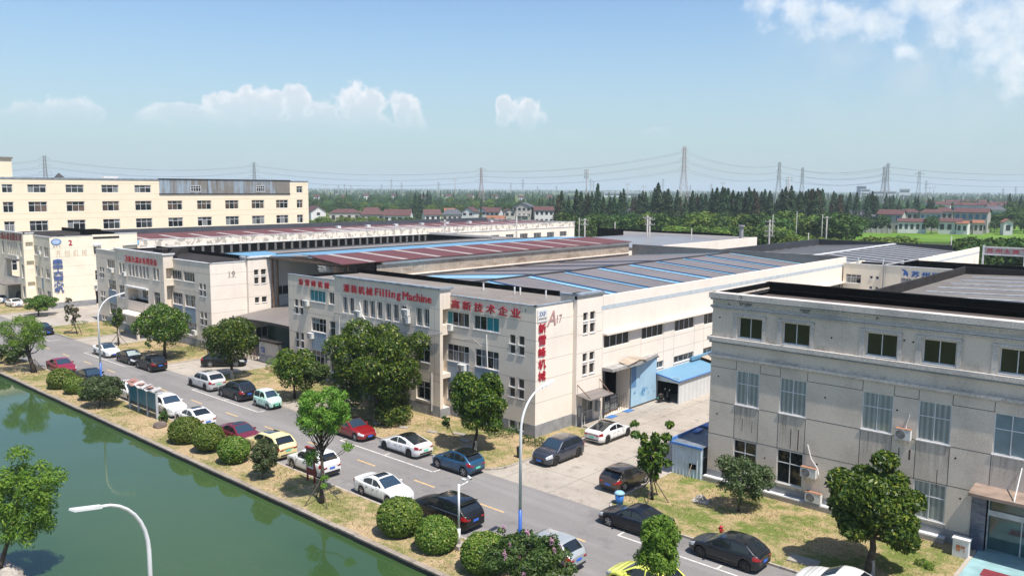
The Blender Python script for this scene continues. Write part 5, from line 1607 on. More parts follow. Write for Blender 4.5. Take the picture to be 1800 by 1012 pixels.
    # writing
    lettering(None, Cc, '苏州鑫中大离心机有限公司', -25.6, -8.0, 10.85, 12.05, 'darkred_letter', spread=0.8, bold=0.03)
    lettering(None, SF, '鑫中大离心机', 0.30, 1.75, 2.65, 8.3, 'blue_letter', vertical=True, bold=0.035, depth=0.12)
    lettering(None, SF, '2', 2.93, 3.45, 10.4, 11.25, 'red_letter', bold=0.05, depth=0.01)
    lettering(None, SF, '齐创机械', 0.55, 6.0, 8.45, 9.65, 'ghost_letter', spread=0.62, bold=0.005, depth=0.004, n=0.001)
    em = MB(); N_ = 28
    for (ra, rb, n_, cu) in ((0.80, 0.52, 0.05, 0), (0.68, 0.41, 0.055, 1)):
        em.cur = cu; em.poly([SF.p(1.0 + ra * math.cos(2 * math.pi * i / N_), 11.05 + rb * math.sin(2 * math.pi * i / N_), n_) for i in range(N_)])
    ep = em.build('emblem', [M['blue_letter'], M['emblem_pale']])
    lettering(ep, SF, 'XZD', 0.55, 1.45, 10.88, 11.22, 'white_metal', bold=0.02, depth=0.008, n=0.058)
    lettering(ep, SF, '鑫中大', 0.4, 1.7, 10.14, 10.44, 'grey_letter', spread=0.55, bold=0.02, depth=0.01, n=0.001)
    return adopt(root, bf)


M['emblem_pale'] = plain('emblem_pale_blue', (0.27, 0.42, 0.66), 0.4)
M['wall_yellow_front'] = plaster('pale_yellow_render_shaded', (0.66, 0.61, 0.50), (0.34, 0.31, 0.25), 12.0, 0.7, 0.4)  # darker copy of the flank yellow, front shade put into its colour
yellow_factory()


def yellow_hall():
    root = empty('factory_hall', (-146.2, 65, 0), 0, 'long hall with a peeling white parapet and maroon roof strips, beyond the factories', 'factory hall')
    bf = set(S.objects)
    F = Face(-146.2, 64.6, (0, 1), (1, 0))
    wins = [(102.6 + i * 5.75, 105.8 + i * 5.75, 6.7, 8.15) for i in range(-10, 4)]
    w = MB(); wall(w, F, 0, 127.0, 0, 10.75, wins, .15); w.box(-181, -146.2, 191.3, 191.6, 0, 10.7)
    w.build('wall', M['wall_peel'])
    led = MB(); F.box(led, 0, 127, 9.28, 9.42, 0, 0.12); F.box(led, -0.0, 127.2, 10.752, 10.85, -.35, .05); led.build('ledge', M['coping_white'])
    js = joints(None, F, [], [(u, 9.45, 10.7) for u in range(3, 127, 6)], 'joint', 0.05)
    for i, (a, b, c, d) in enumerate(wins): window(None, F, a, b, c, d, cols=5, glass=('glass_mesh', 'glass_grey'), sill=False, fw=.07, seed=i)
    xl, xr, xm = -181.0, -146.6, -163.8
    r = MB(); r.quad((xm, 62, 10.5), (xr, 62, 9.9), (xr, 191, 9.9), (xm, 191, 10.5)); r.quad((xl, 62, 9.9), (xm, 62, 10.5), (xm, 191, 10.5), (xl, 191, 9.9)); r.build('roof', M['maroon_sheet'])
    s = MB()
    for i in range(20):
        y = 70 + i * 6.2
        s.quad((xm, y, 10.52), (xr, y, 9.92), (xr, y + 1.2, 9.92), (xm, y + 1.2, 10.52))
        if 6 < i < 12: s.quad((xm, y + 2, 10.52), (xr, y + 2, 9.92), (xr, y + 5, 9.92), (xm, y + 5, 10.52))
    s.build('translucent_strips', M['pale_strip'])
    b = MB(); b.quad((xm - 3, 62.5, 10.56), (xr, 62.5, 9.96), (xr, 68.5, 9.96), (xm - 3, 68.5, 10.56)); b.build('blue_sheet', M['sky_blue_sheet'])
    p = MB(); p.box(xl - .3, xl, 62, 191, 8, 11.0); p.build('far_parapet', M['slate_parapet'])
    for i in range(7):
        v = MB(); v.box(xm - .5, xm + .5, 120 + i * 9.0, 121.0 + i * 9.0, 10.4, 11.0); v.build('roof_ventilator', M['coping_white'])
    return adopt(root, bf)


M['slate_parapet'] = plain('slate_parapet', (0.055, 0.065, 0.08), 0.7, var=0.2, scale=0.6)
yellow_hall()


def dormitory():
    X = -205.0
    root = empty('long_block', (X, 60, 0), 0, 'long yellow five-storey block with brown-paned windows and a patched blue sheet parapet', 'office block')
    bf = set(S.objects)
    F = Face(X, 0, (0, 1), (1, 0))
    k = (205.0 / 200.0)
    Y = lambda px, py: onx(px, py, X)
    zt = Y(278.9, 317).z
    yR = Y(541.5, 324.6).y
    w = MB(); wins = []; cols = []
    for (xa, xb) in ((4, 23), (49, 82), (116, 148), (179, 209), (237, 266), (294, 320), (346, 371), (395.5, 419), (442, 464), (485, 506), (521.5, 532)):
        cols.append((Y(xa, 345).y, Y(xb, 345).y))
    y_step = cols[2][0] - cols[1][0]
    cols = [(cols[0][0] - y_step * q, cols[0][1] - y_step * q) for q in (2, 1)] + cols
    r1, r2, r3 = (Y(190, 325).z, Y(190, 339).z), (Y(190, 353.5).z, Y(190, 371).z), (Y(190, 385).z, Y(190, 402.5).z)
    rows = [(min(r), max(r)) for r in (r1, r2, r3)]
    d = rows[1][0] - rows[2][0]
    rows += [(rows[2][0] - d, rows[2][1] - d), (rows[2][0] - 2 * d, rows[2][1] - 2 * d)]
    yB = Y(280, 330).y                             # sheet-clad part starts here
    yB2 = Y(509, 330).y
    for ci, (a, b) in enumerate(cols):
        for ri, (c, e) in enumerate(rows):
            if ri == 0 and yB < a and b < yB2: continue
            wins.append((a, b, c, e))
    wall(w, F, -30, yR, 0, zt, wins, 0.25)
    w.quad((X, yR, 0), (X - 16, yR, 0), (X - 16, yR, zt), (X, yR, zt)); w.quad((X, -30, zt - .02), (X, yR, zt - .02), (X - 16, yR, zt - .02), (X - 16, -30, zt - .02))
    w.build('wall', M['wall_yellow_hi'])
    c = MB(); F.box(c, -30, yB, zt, zt + .35, -.4, .12); F.box(c, yB2, yR, zt, zt + .3, -.4, .1); c.build('coping', M['cap_bluegrey'])
    cl = MB(); zc0, zc1 = Y(400, 340).z, Y(400, 318.5).z + 0.25
    F.box(cl, yB, yB2, zc0, zc1, .02, .12); cl.build('sheet_parapet', M['patched_sheet'])
    e_ = MB(); F.box(e_, yB - .2, yB2 + .2, zc1, zc1 + .25, -.2, .25); F.box(e_, yB - .1, yB2 + .1, zc0 - .22, zc0, 0, .2); e_.build('sheet_edge', M['dark_steel'])
    for (xa, xb) in ((334.5, 352.5), (450, 465)):
        a, b = Y(xa, 331).y, Y(xb, 331).y; z0, z1 = Y(xa, 337).z, Y(xa, 326).z
        pw = Face(X + .12, 0, (0, 1), (1, 0))
        window(None, pw, a, b, z0, z1, cols=4, rows=(.6,), glass=('glass_dark', 'glass_grey'), fw=.12, depth=-.02, sill=True)
    for i, (a, b, c_, e) in enumerate(wins):
        if c_ < 8 and i % 2: pass
        ri = [r[0] for r in rows].index(c_)
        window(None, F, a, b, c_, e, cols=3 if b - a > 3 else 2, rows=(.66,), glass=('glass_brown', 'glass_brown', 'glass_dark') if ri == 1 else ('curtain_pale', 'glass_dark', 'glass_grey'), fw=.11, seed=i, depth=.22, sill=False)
    joints(None, F, [(v, -30, yR) for r in rows for v in (r[0] - .3, r[1] + .35)], [], 'joint_yellow', .06, breaks=[])
    t = MB(); yt = Y(22, 290).y; zt2 = Y(10, 279).z
    t.box(X - 8, X - .5, 20, yt, zt, zt2); t.build('stair_tower', M['wall_yellow_hi'])
    tc = MB(); tc.box(X - 8.3, X - .2, 19.5, yt + .2, zt2, zt2 + .4); tc.build('tower_coping', M['roof_flat'])
    q = MB(); a = Y(197, 313).y; q.box(X - 2, X - .8, a - 1.6, a + 1.8, zt + .36, zt + .8); q.build('roof_box', M['white_metal'])
    q = MB(); a = Y(108, 311).y
    q.poly([(X - 1.5, a - 1.1, zt + .36), (X - 1.5, a + 1.1, zt + .36), (X - 1.5, a, zt + 1.5)]); q.poly([(X - 1.0, a - 1.1, zt + .36), (X - 1.0, a + 1.1, zt + .36), (X - 1.5, a, zt + 1.5)]); q.build('roof_finial', M['dark_steel'])
    return adopt(root, bf)


M['joint_yellow'] = plain('joint_yellow', (0.52, 0.41, 0.25), .9)


def patched():
    mt, nt, b = new_mat('patched_blue_sheet')
    n = NT(mt)
    s = n.noise(0.7, 5, 0.6, (1, 1, 0.06)); s2 = n.noise(0.16, 4, 0.6)
    c = n.mix(n.step(n.math('ADD', n.math('MULTIPLY', s, .6), n.math('MULTIPLY', s2, .4)), .40, .54), (0.27, 0.34, 0.40), (0.19, 0.172, 0.15))
    c = n.mix(n.math('MULTIPLY', n.step(n.noise(1.6, 5, .6, (1, 1, .05), loc=(3, 3, 0)), .5, .7), .7), c, (0.085, 0.075, 0.065))
    n.L(c, b.inputs['Base Color']); b.inputs['Roughness'].default_value = .7
    return mt


M['patched_sheet'] = patched()
dormitory()


def rear_right():
    """cream block with blue lettering and its hall, behind the near factory on the right"""
    root = empty('rear_factory', (-30, 116, 0), 0, 'cream front block with blue logo and characters, half hidden behind the grey building roof', 'factory building')
    bf = set(S.objects)
    F = Face(0, 116.0, (1, 0), (0, -1))
    w = MB()
    wins = [(-41.0, -38.95, 7.62, 8.85), (-41.0, -38.95, 3.9, 5.4), (-37.85, -37.4, 8.4, 8.82), (-37.05, -36.6, 8.4, 8.82), (-37.85, -37.4, 7.0, 7.4), (-37.05, -36.6, 7.0, 7.4), (-33.8, -32.5, 7.3, 8.85), (-30.5, -28.4, 7.3, 8.85), (-26, -24, 7.3, 8.85)]
    wall(w, F, -41.4, -5, 0, 10.3, wins, .15); w.box(-41.39, -41.2, 116.05, 124, 0, 10.2); w.build('front_wall', M['wall_yellow'])
    for i, (a, b, c, d) in enumerate(wins): window(None, F, a, b, c, d, cols=3 if b - a > 1.5 else 1, rows=(.7,) if b - a > 1 else (), glass=('glass_dark', 'glass_grey', 'curtain_pale'), seed=i, fw=.07)
    c = MB(); F.box(c, -35.9, -5, 10.3, 10.4, -.3, .08); F.box(c, -41.4, -35.9, 10.3, 10.36, -.3, .05); c.build('coping', M['coping_white'])
    p = MB(); p.tube([(-35.95, 115.8, 0), (-35.95, 115.8, 10.4)], .14, 8); p.tube([(-35.95, 115.8, 10.4), (-33.6, 122.6, 10.9)], .12, 8); p.build('drainpipe', M['ac_ring'])
    b = MB(); b.box(-35.4, -5, 122.5, 122.9, 9.5, 10.75); b.box(-41.2, -35.4, 122.5, 122.9, 9.2, 10.1); b.build('roof_upstand', M['black_felt'])
    r = MB(); r.box(-41.2, -5, 116.3, 122.5, 9.6, 9.9); r.build('flat_roof', M['roof_dark'])
    for x in (-41.0, -37.6):
        vp = MB(); vp.tube([(x, 120.5, 9.9), (x, 120.5, 10.8)], .1, 7); vp.build('vent_pipe', M['white_metal'])
    for t, a in (('苏', -32.5), ('州', -31.25), ('瑞', -30.0), ('鸿', -28.75)):
        lettering(None, F, t, a, a + .95, 9.05, 9.8, 'sign_blue', bold=.03, depth=.06)
    lg = MB(); n_ = 14
    lg.poly([F.p(-33.8, 9.98, .05)] + [F.p(-33.75 + .85 * math.sin(math.pi * i / n_ * .62), 9.25 + .75 * math.cos(math.pi * i / n_ * .62), .05) for i in range(n_ + 1)] + [F.p(-33.25, 9.25, .05), F.p(-33.35, 9.6, .05)])
    lg.poly([F.p(-33.5, 9.15, .05), F.p(-33.32, 9.15, .05), F.p(-33.32, 9.55, .05), F.p(-33.5, 9.6, .05)])
    lg.build('logo', M['sign_blue'])
    adopt(root, bf)
    h = empty('factory_hall', (-36, 126, 0), 0, 'grey panel-roofed hall with a bright cream parapet wall, behind the blue-lettered block', 'factory hall')
    bf = set(S.objects)
    xl, xr, y0, y1 = -65.0, -35.7, 124.5, 167.5
    w = MB(); w.box(xr - .3, xr, y0, y1, 0, 10.3); F2 = Face(xr, 0, (0, 1), (1, 0)); w.build('wall', M['wall_cream'])
    bd = MB(); F2.box(bd, y0, y1, 9.2, 9.5, 0, .012); bd.build('painted_band', M['band_blue'])
    for i, u in enumerate((157.5, 162.0)): window(None, F2, u, u + 3.2, 6.0, 7.4, cols=3, glass=('glass_mesh',), depth=-.02, fw=.08)
    xm = (xl + xr) / 2
    r = MB(); r.quad((xl, y0, 9.2), (xm, y0, 10.1), (xm, y1, 10.1), (xl, y1, 9.2)); r.quad((xm, y0, 10.1), (xr - .3, y0, 9.2), (xr - .3, y1, 9.2), (xm, y1, 10.1)); r.build('roof', M['panel_grey'])
    sm = MB()
    for i in range(11):
        y = y0 + 3 + i * 3.9
        for (a, b, za, zb) in ((xm + .4, xr - .6, 10.13, 9.27), (xl + .5, xm - .4, 9.27, 10.13)):
            sm.obox(((a + b) / 2, y, (za + zb) / 2), ((b - a) / 2, 0, (zb - za) / 2), (0, .22, 0), (0, 0, .03))
    sm.build('roof_gaps', M['dark_steel'])
    rg = MB(); rg.bar((xm, y0, 10.2), (xm, y1, 10.2), .6, .14); rg.build('ridge_cap', M['coping_white'])
    p = MB(); p.box(xl - .3, xl, y0, y1 + .3, 8, 10.45); p.box(xl, xr - 4.5, y1, y1 + .3, 8, 10.4); p.build('roof_upstand', M['slate_dark'])
    adopt(h, bf)
    g = empty('factory_hall', (-78, 136, 0), 0, 'low hall with dull panel roof and cream end wall, in front of the tree belt', 'factory hall')
    bf = set(S.objects)
    xr, xl, y0, y1 = -77.8, -112, 128, 166
    w = MB(); w.box(xr - .3, xr, y0, y1, 0, 10.3); w.box(xl, xr - .3, y1, y1 + .3, 0, 10.2); w.build('wall', M['wall_cream'])
    r = MB(); r.quad((xl, y0, 9.3), ((xl + xr) / 2, y0, 10.0), ((xl + xr) / 2, y1, 10.0), (xl, y1, 9.3)); r.quad(((xl + xr) / 2, y0, 10.0), (xr - .3, y0, 9.3), (xr - .3, y1, 9.3), ((xl + xr) / 2, y1, 10.0)); r.build('roof', M['panel_grey'])
    b = MB(); b.box(xl - 8, xr - 6, y1 + .3, y1 + .7, 8, 10.7); b.build('roof_upstand', M['black_felt'])
    s = MB(); s.tube([(-79.5, 162, 10.0), (-79.5, 162, 12.6)], .45, 10); s.tube([(-79.5, 162, 12.6), (-79.5, 162, 12.9)], .7, 10); s.build('roof_cowl', M['ac_ring'])
    adopt(g, bf)
    d = MB()
    d.box(-146, -113, 190, 190.5, 0, 6.0)
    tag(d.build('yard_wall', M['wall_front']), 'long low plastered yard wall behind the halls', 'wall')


M['sign_blue'] = plain('sign_blue', (0.03, 0.11, 0.36), 0.5)
M['panel_grey'] = panel_roof('grey_panel_roof', (0.215, 0.205, 0.21), (0.32, 0.32, 0.33), 1.1, 1.9, 0.3)
M['slate_dark'] = plain('slate_dark', (0.03, 0.032, 0.04), 0.7, var=0.3, scale=0.8)
rear_right()

# steel gantry with red characters on the far right
gy_ = at_dist(1727, 470, 168)
ga = empty('sign_gantry', (gy_.x, gy_.y, 0), 0, 'pale steel gantry sign with red characters beyond the roofs', 'sign')
bf = set(S.objects)
GF = Face(gy_.x, gy_.y, (1, 0), (0, -1))
zt_, zb_ = at_dist(1727, 433.5, 168).z, at_dist(1727, 446.5, 168).z
b = MB(); GF.box(b, 0.1, 22, zb_, zt_, 0, .1); b.build('board', M['gantry_board'] if 'gantry_board' in M else M['ac_ring'])
b = MB()
for v in (zb_, zt_): b.bar(GF.p(0, v, .15), GF.p(22, v, .15), .2)
for u in (0, 6.4, 12.8, 19.2): b.bar(GF.p(u, 0, .15), GF.p(u, zt_ + .3, .15), .28)
b.build('steel_frame', M['coping_white'])
for i, ch in enumerate('苏州太美飞源新材'):
    lettering(None, GF, ch, 0.5 + i * 1.32, 1.55 + i * 1.32, zb_ + .25, zt_ - .25, 'gantry_red', bold=.03, depth=.05, n=.11)
adopt(ga, bf)

# ------------------------------------------------------------------ cars
def paint(name, col, metal=0.0, rough=0.35):
    return plain('paint_' + name, col, rough, metal, 0.5, 1.0)


M['car_glass'] = plain('car_glass', (0.012, 0.016, 0.020), 0.05, spec=0.8)
M['car_glass_blue'] = plain('car_windscreen', (0.025, 0.045, 0.070), 0.05, spec=0.9)
M['tyre'] = mtT
M['rim_silver'] = plain('rim_silver', (0.42, 0.42, 0.43), 0.3, 0.7)
M['rim_dark'] = plain('rim_dark', (0.03, 0.03, 0.032), 0.35, 0.3)
M['lamp_clear'] = plain('headlamp_clear', (0.55, 0.57, 0.58), 0.08, 0.2, spec=0.9)
M['lamp_red'] = plain('tail_lamp_red', (0.28, 0.008, 0.012), 0.15, spec=0.8)
M['trim_black'] = plain('trim_black', (0.014, 0.014, 0.015), 0.5)
M['plate_blue'] = plain('plate_blue', (0.03, 0.13, 0.55), 0.5)
M['plate_green'] = plain('plate_green', (0.12, 0.55, 0.38), 0.5)
M['chrome'] = plain('chrome', (0.55, 0.55, 0.56), 0.18, 0.9)
M['roof_black'] = plain('glossy_black_roof', (0.010, 0.011, 0.013), 0.08, 0.0, 0.7, 1.0)
M['sunshade'] = plain('sunshade_silver', (0.42, 0.50, 0.50), 0.3, 0.4)

# s = metres back from the front bumper
TYPES = {
    'sedan': dict(L=4.65, W=1.80, H=1.46, wb=2.70, fo=0.92, nose=.66, cowl=.95, ws0=1.28, ws1=2.12, r1=3.05, rg=3.95, belt0=.92, belt1=.99, deck=1.03, tail=.98, wr=.325),
    'fastback': dict(L=4.72, W=1.86, H=1.44, wb=2.88, fo=0.85, nose=.62, cowl=.90, ws0=1.15, ws1=2.10, r1=2.85, rg=4.28, belt0=.90, belt1=.97, deck=1.02, tail=1.0, wr=.34),
    'suv': dict(L=4.62, W=1.87, H=1.68, wb=2.72, fo=0.93, nose=.82, cowl=1.06, ws0=1.25, ws1=1.95, r1=3.85, rg=4.42, belt0=1.04, belt1=1.10, deck=1.10, tail=1.02, wr=.355),
    'bigsuv': dict(L=4.98, W=1.93, H=1.72, wb=2.85, fo=0.95, nose=.84, cowl=1.08, ws0=1.30, ws1=2.10, r1=4.15, rg=4.78, belt0=1.05, belt1=1.10, deck=1.10, tail=1.04, wr=.37),
    'wagon': dict(L=4.85, W=1.88, H=1.60, wb=2.85, fo=0.93, nose=.74, cowl=1.0, ws0=1.3, ws1=2.1, r1=3.95, rg=4.62, belt0=.98, belt1=1.05, deck=1.06, tail=1.0, wr=.36),
    'hatch': dict(L=4.28, W=1.80, H=1.50, wb=2.64, fo=0.86, nose=.68, cowl=.95, ws0=1.12, ws1=1.95, r1=3.45, rg=4.08, belt0=.93, belt1=1.00, deck=1.01, tail=.96, wr=.335),
    'egghatch': dict(L=4.12, W=1.82, H=1.58, wb=2.68, fo=0.78, nose=.72, cowl=.99, ws0=.98, ws1=1.85, r1=3.35, rg=3.98, belt0=.97, belt1=1.05, deck=1.05, tail=1.0, wr=.35),
    'mini': dict(L=3.05, W=1.52, H=1.62, wb=2.02, fo=0.52, nose=.78, cowl=1.0, ws0=.62, ws1=1.22, r1=2.55, rg=2.95, belt0=.97, belt1=1.00, deck=1.0, tail=.95, wr=.28),
    'mpv': dict(L=4.45, W=1.75, H=1.62, wb=2.65, fo=0.88, nose=.78, cowl=1.02, ws0=1.02, ws1=1.85, r1=3.7, rg=4.28, belt0=1.0, belt1=1.05, deck=1.05, tail=1.0, wr=.325),
}


def lerp_table(tab, x):
    xs = [p[0] for p in tab]; ys = [p[1] for p in tab]
    return np.interp(x, xs, ys)


def smooth_arr(a, n=2):
    for _ in range(n):
        b = a.copy(); b[1:-1] = (a[:-2] + 2 * a[1:-1] + a[2:]) / 4; a = b
    return a


def make_car(label, cat, x, y, heading, typ, col, roof=None, sunroof=False, plate='plate_blue', rim='rim_silver', shade=False, chrome_line=False, cladding=False, group='cars parked along the street', front_plate=True, spoiler=False, zoff=0.012, lightbar=False, rails=False):
    T = TYPES[typ]
    L, Wd, H = T['L'], T['W'], T['H']
    e = empty('parked_car', (x, y, zoff), heading, label, cat, group)
    sw = [T['fo'], T['fo'] + T['wb']]
    wr = T['wr']
    ra = wr + 0.055
    S_ = sorted(set(list(np.linspace(0, L, 54)) + [w + d for w in sw for d in np.linspace(-ra, ra, 13)] + [0.02, 0.06, 0.12, L - .02, L - .06, L - .12]))
    S_ = np.array([s for s in S_ if 0 <= s <= L])
    zd = lerp_table([(0, T['nose'] - .12), (0.06, T['nose'] - .03), (.22, T['nose'] + .04), (T['ws0'] * .6, (T['nose'] + T['cowl']) / 2 + .06), (T['ws0'], T['cowl']), (T['ws0'] + .5, T['belt0'] + .02), (T['rg'] - .5, T['belt1']), (T['rg'], T['deck']), (L - .14, T['deck'] - .01), (L - .04, T['tail'] - .03), (L, T['tail'] - .10)], S_)
    zd = smooth_arr(zd, 2)
    plan = 1 - .30 * np.clip(1 - S_ / .55, 0, 1) ** 2.4 - .22 * np.clip(1 - (L - S_) / .5, 0, 1) ** 2.4
    waist = np.interp(S_, [0, .5, T['ws0'], L / 2, T['rg'], L], [.96, .985, 1, 1, 1, .98])
    hw = Wd / 2 * plan * waist
    zs = 0.20
    zb = np.full_like(S_, zs)
    zb = np.maximum(zb, np.interp(S_, [0, .12, .6, L - .6, L - .12, L], [.30, .22, zs, zs, .24, .36]))
    for w in sw:
        d = np.abs(S_ - w)
        arch = np.where(d < ra, wr + np.sqrt(np.clip(ra * ra - d * d, 0, None)), 0)
        zb = np.maximum(zb, arch)

    def ring(i):
        h, lo, hi = hw[i], zb[i], zd[i]
        sp = hi - lo
        half = [(0, lo), (h * .82, lo), (h * .985, lo + .015), (h * 1.0, lo + sp * .35), (h * 1.0, lo + sp * .62), (h * .975, lo + sp * .86), (h * .93, hi - .012), (h * .80, hi + .012), (h * .45, hi + .032), (0, hi + .04)]
        return half
    X = lambda s: L / 2 - s
    rings = []
    for i in range(len(S_)):
        hf = ring(i)
        pts = [(X(S_[i]), -yy, zz) for yy, zz in hf] + [(X(S_[i]), yy, zz) for yy, zz in hf[-2:0:-1]]
        rings.append(pts)
    b = MB()
    b.grid(rings, closed=True)
    b.poly(rings[0][::-1]); b.poly(rings[-1])
    # greenhouse
    g0, g1 = T['ws0'] - .02, T['rg'] + .02
    G = np.linspace(g0, g1, 30)
    zt = lerp_table([(g0, T['cowl'] - .02), (T['ws1'], H - .055), ((T['ws1'] + T['r1']) / 2, H), (T['r1'], H - .05), (g1, T['deck'] - .01)], G)
    zt = smooth_arr(zt, 2)
    if typ in ('fastback',): zt = smooth_arr(zt, 4)
    hbelt = np.interp(G, S_, hw) * .935
    zbelt = np.interp(G, S_, zd) - .03
    tum = .26 if typ not in ('suv', 'bigsuv', 'mini', 'mpv') else .21
    htop = hbelt - np.clip(zt - zbelt, 0, None) * tum / .55 * .62

    def top(s, v, off=0.0):
        h, z = np.interp(s, G, htop), np.interp(s, G, zt)
        dz = (np.interp(s + .05, G, zt) - np.interp(s - .05, G, zt)) / .1
        nx, nz = dz / math.hypot(1, dz), 1 / math.hypot(1, dz)
        return (X(s) + nx * off, v * (h - .05), z + .035 * (1 - v * v) + nz * off)

    def side(s, t, sg, off=0.0):
        hb, ht, z0, z1 = np.interp(s, G, hbelt), np.interp(s, G, htop), np.interp(s, G, zbelt), np.interp(s, G, zt)
        return (X(s), sg * (hb + (ht - hb) * t + off), z0 + (z1 - z0) * t)
    rows = []
    for s in G:
        r = [side(s, 0, -1), side(s, .55, -1), side(s, .93, -1)] + [top(s, v) for v in (-1, -.6, 0, .6, 1)] + [side(s, .93, 1), side(s, .55, 1), side(s, 0, 1)]
        rows.append(r)
    b.grid(rows)
    body = b.build('body', col, e, True)
    md = body.modifiers.new('edges', 'EDGE_SPLIT') if False else None
    # glass
    def patch(fn, u0, u1, v0, v1, nu, nv, off, name, mat, cut=None):
        mb = MB()
        P = [[fn(u0 + (u1 - u0) * i / nu, v0 + (v1 - v0) * j / nv, off) for j in range(nv + 1)] for i in range(nu + 1)]
        mb.grid(P)
        return mb.build(name, mat, e, True)
    w0, w1 = T['ws0'] + .05, T['ws1'] - .02
    patch(lambda u, v, o: top(u, v, o), w0, w1, -.93, .93, 8, 6, .012, 'windscreen', M['sunshade'] if shade else M['car_glass_blue'])
    if shade: pass
    q0, q1 = T['r1'] + .06, T['rg'] - .08
    patch(lambda u, v, o: top(u, v, o), q0, q1, -.88, .88, 8, 6, .012, 'rear_window', M['car_glass'])
    if roof is not None:
        patch(lambda u, v, o: top(u, v, o), w1 + .04, q0 - .03 if typ != 'fastback' else q0, -1.0, 1.0, 10, 6, .008, 'roof_panel', roof)
    elif sunroof:
        patch(lambda u, v, o: top(u, v, o), w1 + .16, w1 + (1.15 if typ in ('suv', 'bigsuv', 'wagon') else .75), -.72, .72, 5, 4, .010, 'sunroof', M['roof_black'])
    for sg in (-1, 1):
        mb = MB()
        mid = T['ws1'] + (T['r1'] - T['ws1']) * .42
        for (a, c) in ((T['ws0'] + .38, mid - .04), (mid + .04, T['r1'] + (T['rg'] - T['r1']) * (.42 if typ not in ('sedan', 'fastback') else .38))):
            n_ = 8
            P = []
            for i in range(n_ + 1):
                s = a + (c - a) * i / n_
                z0, z1 = np.interp(s, G, zbelt), np.interp(s, G, zt)
                t0 = .06 / max(z1 - z0, .07); t1 = 1 - .075 / max(z1 - z0, .08)
                t1 = max(t1, t0 + .02)
                P.append([side(s, t0 + (t1 - t0) * j / 3, sg, .010) for j in range(4)])
            mb.grid(P)
        mb.build('side_window', M['car_glass'], e, True)
        if chrome_line:
            mb = MB(); pts = [side(s, .035, sg, .014) for s in np.linspace(T['ws0'] + .25, T['rg'] - .25, 12)]; mb.tube(pts, .012, 5); mb.build('chrome_line', M['chrome'], e)
        if rails:
            mb = MB(); mb.tube([top(s, sg * .93, .05) for s in np.linspace(w1 + .1, q0 - .1, 8)], .018, 5); mb.build('roof_rail', M['chrome'], e)
        # door mirror
        ms = T['ws0'] + .48
        p = side(ms, .12, sg)
        mb = MB(); mb.tube([(p[0] + .02, p[1], p[2]), (p[0] + .0, p[1] + sg * .12, p[2] + .04)], [.025, .03], 6); mb.obox((p[0], p[1] + sg * .17, p[2] + .07), (.05, .012 * sg, 0), (-.01, .09, 0), (0, 0, .065)); mb.build('mirror', col, e)
        # door seams and handle
        mb = MB()
        for s in (T['ws0'] + .22, mid, T['r1'] + .1 if typ != 'mini' else mid + .01):
            k = int(np.argmin(np.abs(S_ - s)))
            if zb[k] > .3: continue
            h = hw[k]; lo, hi = zb[k], zd[k]; sp = hi - lo
            mb.quad((X(s) - .008, sg * (h + .003), lo + .10), (X(s) + .008, sg * (h + .003), lo + .10), (X(s) + .008, sg * (h + .003), lo + sp * .62), (X(s) - .008, sg * (h + .003), lo + sp * .62))
            mb.quad((X(s) - .008, sg * (h + .003), lo + sp * .62), (X(s) + .008, sg * (h + .003), lo + sp * .62), (X(s) + .008, sg * (h * .975 + .004), lo + sp * .86), (X(s) - .008, sg * (h * .975 + .004), lo + sp * .86))
        for s in (mid - .18, T['r1'] - .05):
            h = np.interp(s, S_, hw); z = zs + (np.interp(s, S_, zd) - zs) * .72
            mb.obox((X(s), sg * (h * .99 + .008), z), (.09, 0, 0), (0, .012, 0), (0, 0, .014))
        if mb.f: mb.build('door_seams', M['trim_black'], e)
        mb = MB()
        P = []
        for s in np.linspace(sw[0] + ra + .02, sw[1] - ra - .02, 8):
            h = np.interp(s, S_, hw)
            P.append([(X(s), sg * (h * .985 + .012), zs + .0), (X(s), sg * (h + .012), zs + .10 + (.07 if cladding else 0))])
        mb.grid(P); mb.build('sill_trim', M['trim_black'], e, True)
        if cladding:
            mb = MB()
            for w in sw:
                P = []
                for i in range(13):
                    a = math.pi * i / 12; s = w - ra * math.cos(a); h = np.interp(s, S_, hw)
                    s2 = w - (ra + .06) * math.cos(a); h2 = np.interp(s2, S_, hw)
                    P.append([(X(s), sg * (h + .012), wr + ra * math.sin(a)), (X(s2), sg * (h2 + .012), wr + (ra + .06) * math.sin(a))])
                mb.grid(P)
            mb.build('arch_trim', M['trim_black'], e, True)
    # lamps wrap the corners of the body shell
    def shell(s, t, sg, off):
        i = np.interp(s, S_, np.arange(len(S_)))
        i0 = int(min(len(S_) - 2, math.floor(i))); fr = i - i0
        ra_, rb_ = ring(i0), ring(i0 + 1)
        j0 = int(min(8, math.floor(t))); ft = t - j0
        pt = []
        for rr in (ra_, rb_):
            y_ = rr[j0][0] + (rr[j0 + 1][0] - rr[j0][0]) * ft; z_ = rr[j0][1] + (rr[j0 + 1][1] - rr[j0][1]) * ft
            pt.append((y_, z_))
        yy = pt[0][0] + (pt[1][0] - pt[0][0]) * fr; zz = pt[0][1] + (pt[1][1] - pt[0][1]) * fr
        return (X(s) + (off if s < L / 2 else -off) * .5, sg * (yy + off), zz + off * .3)
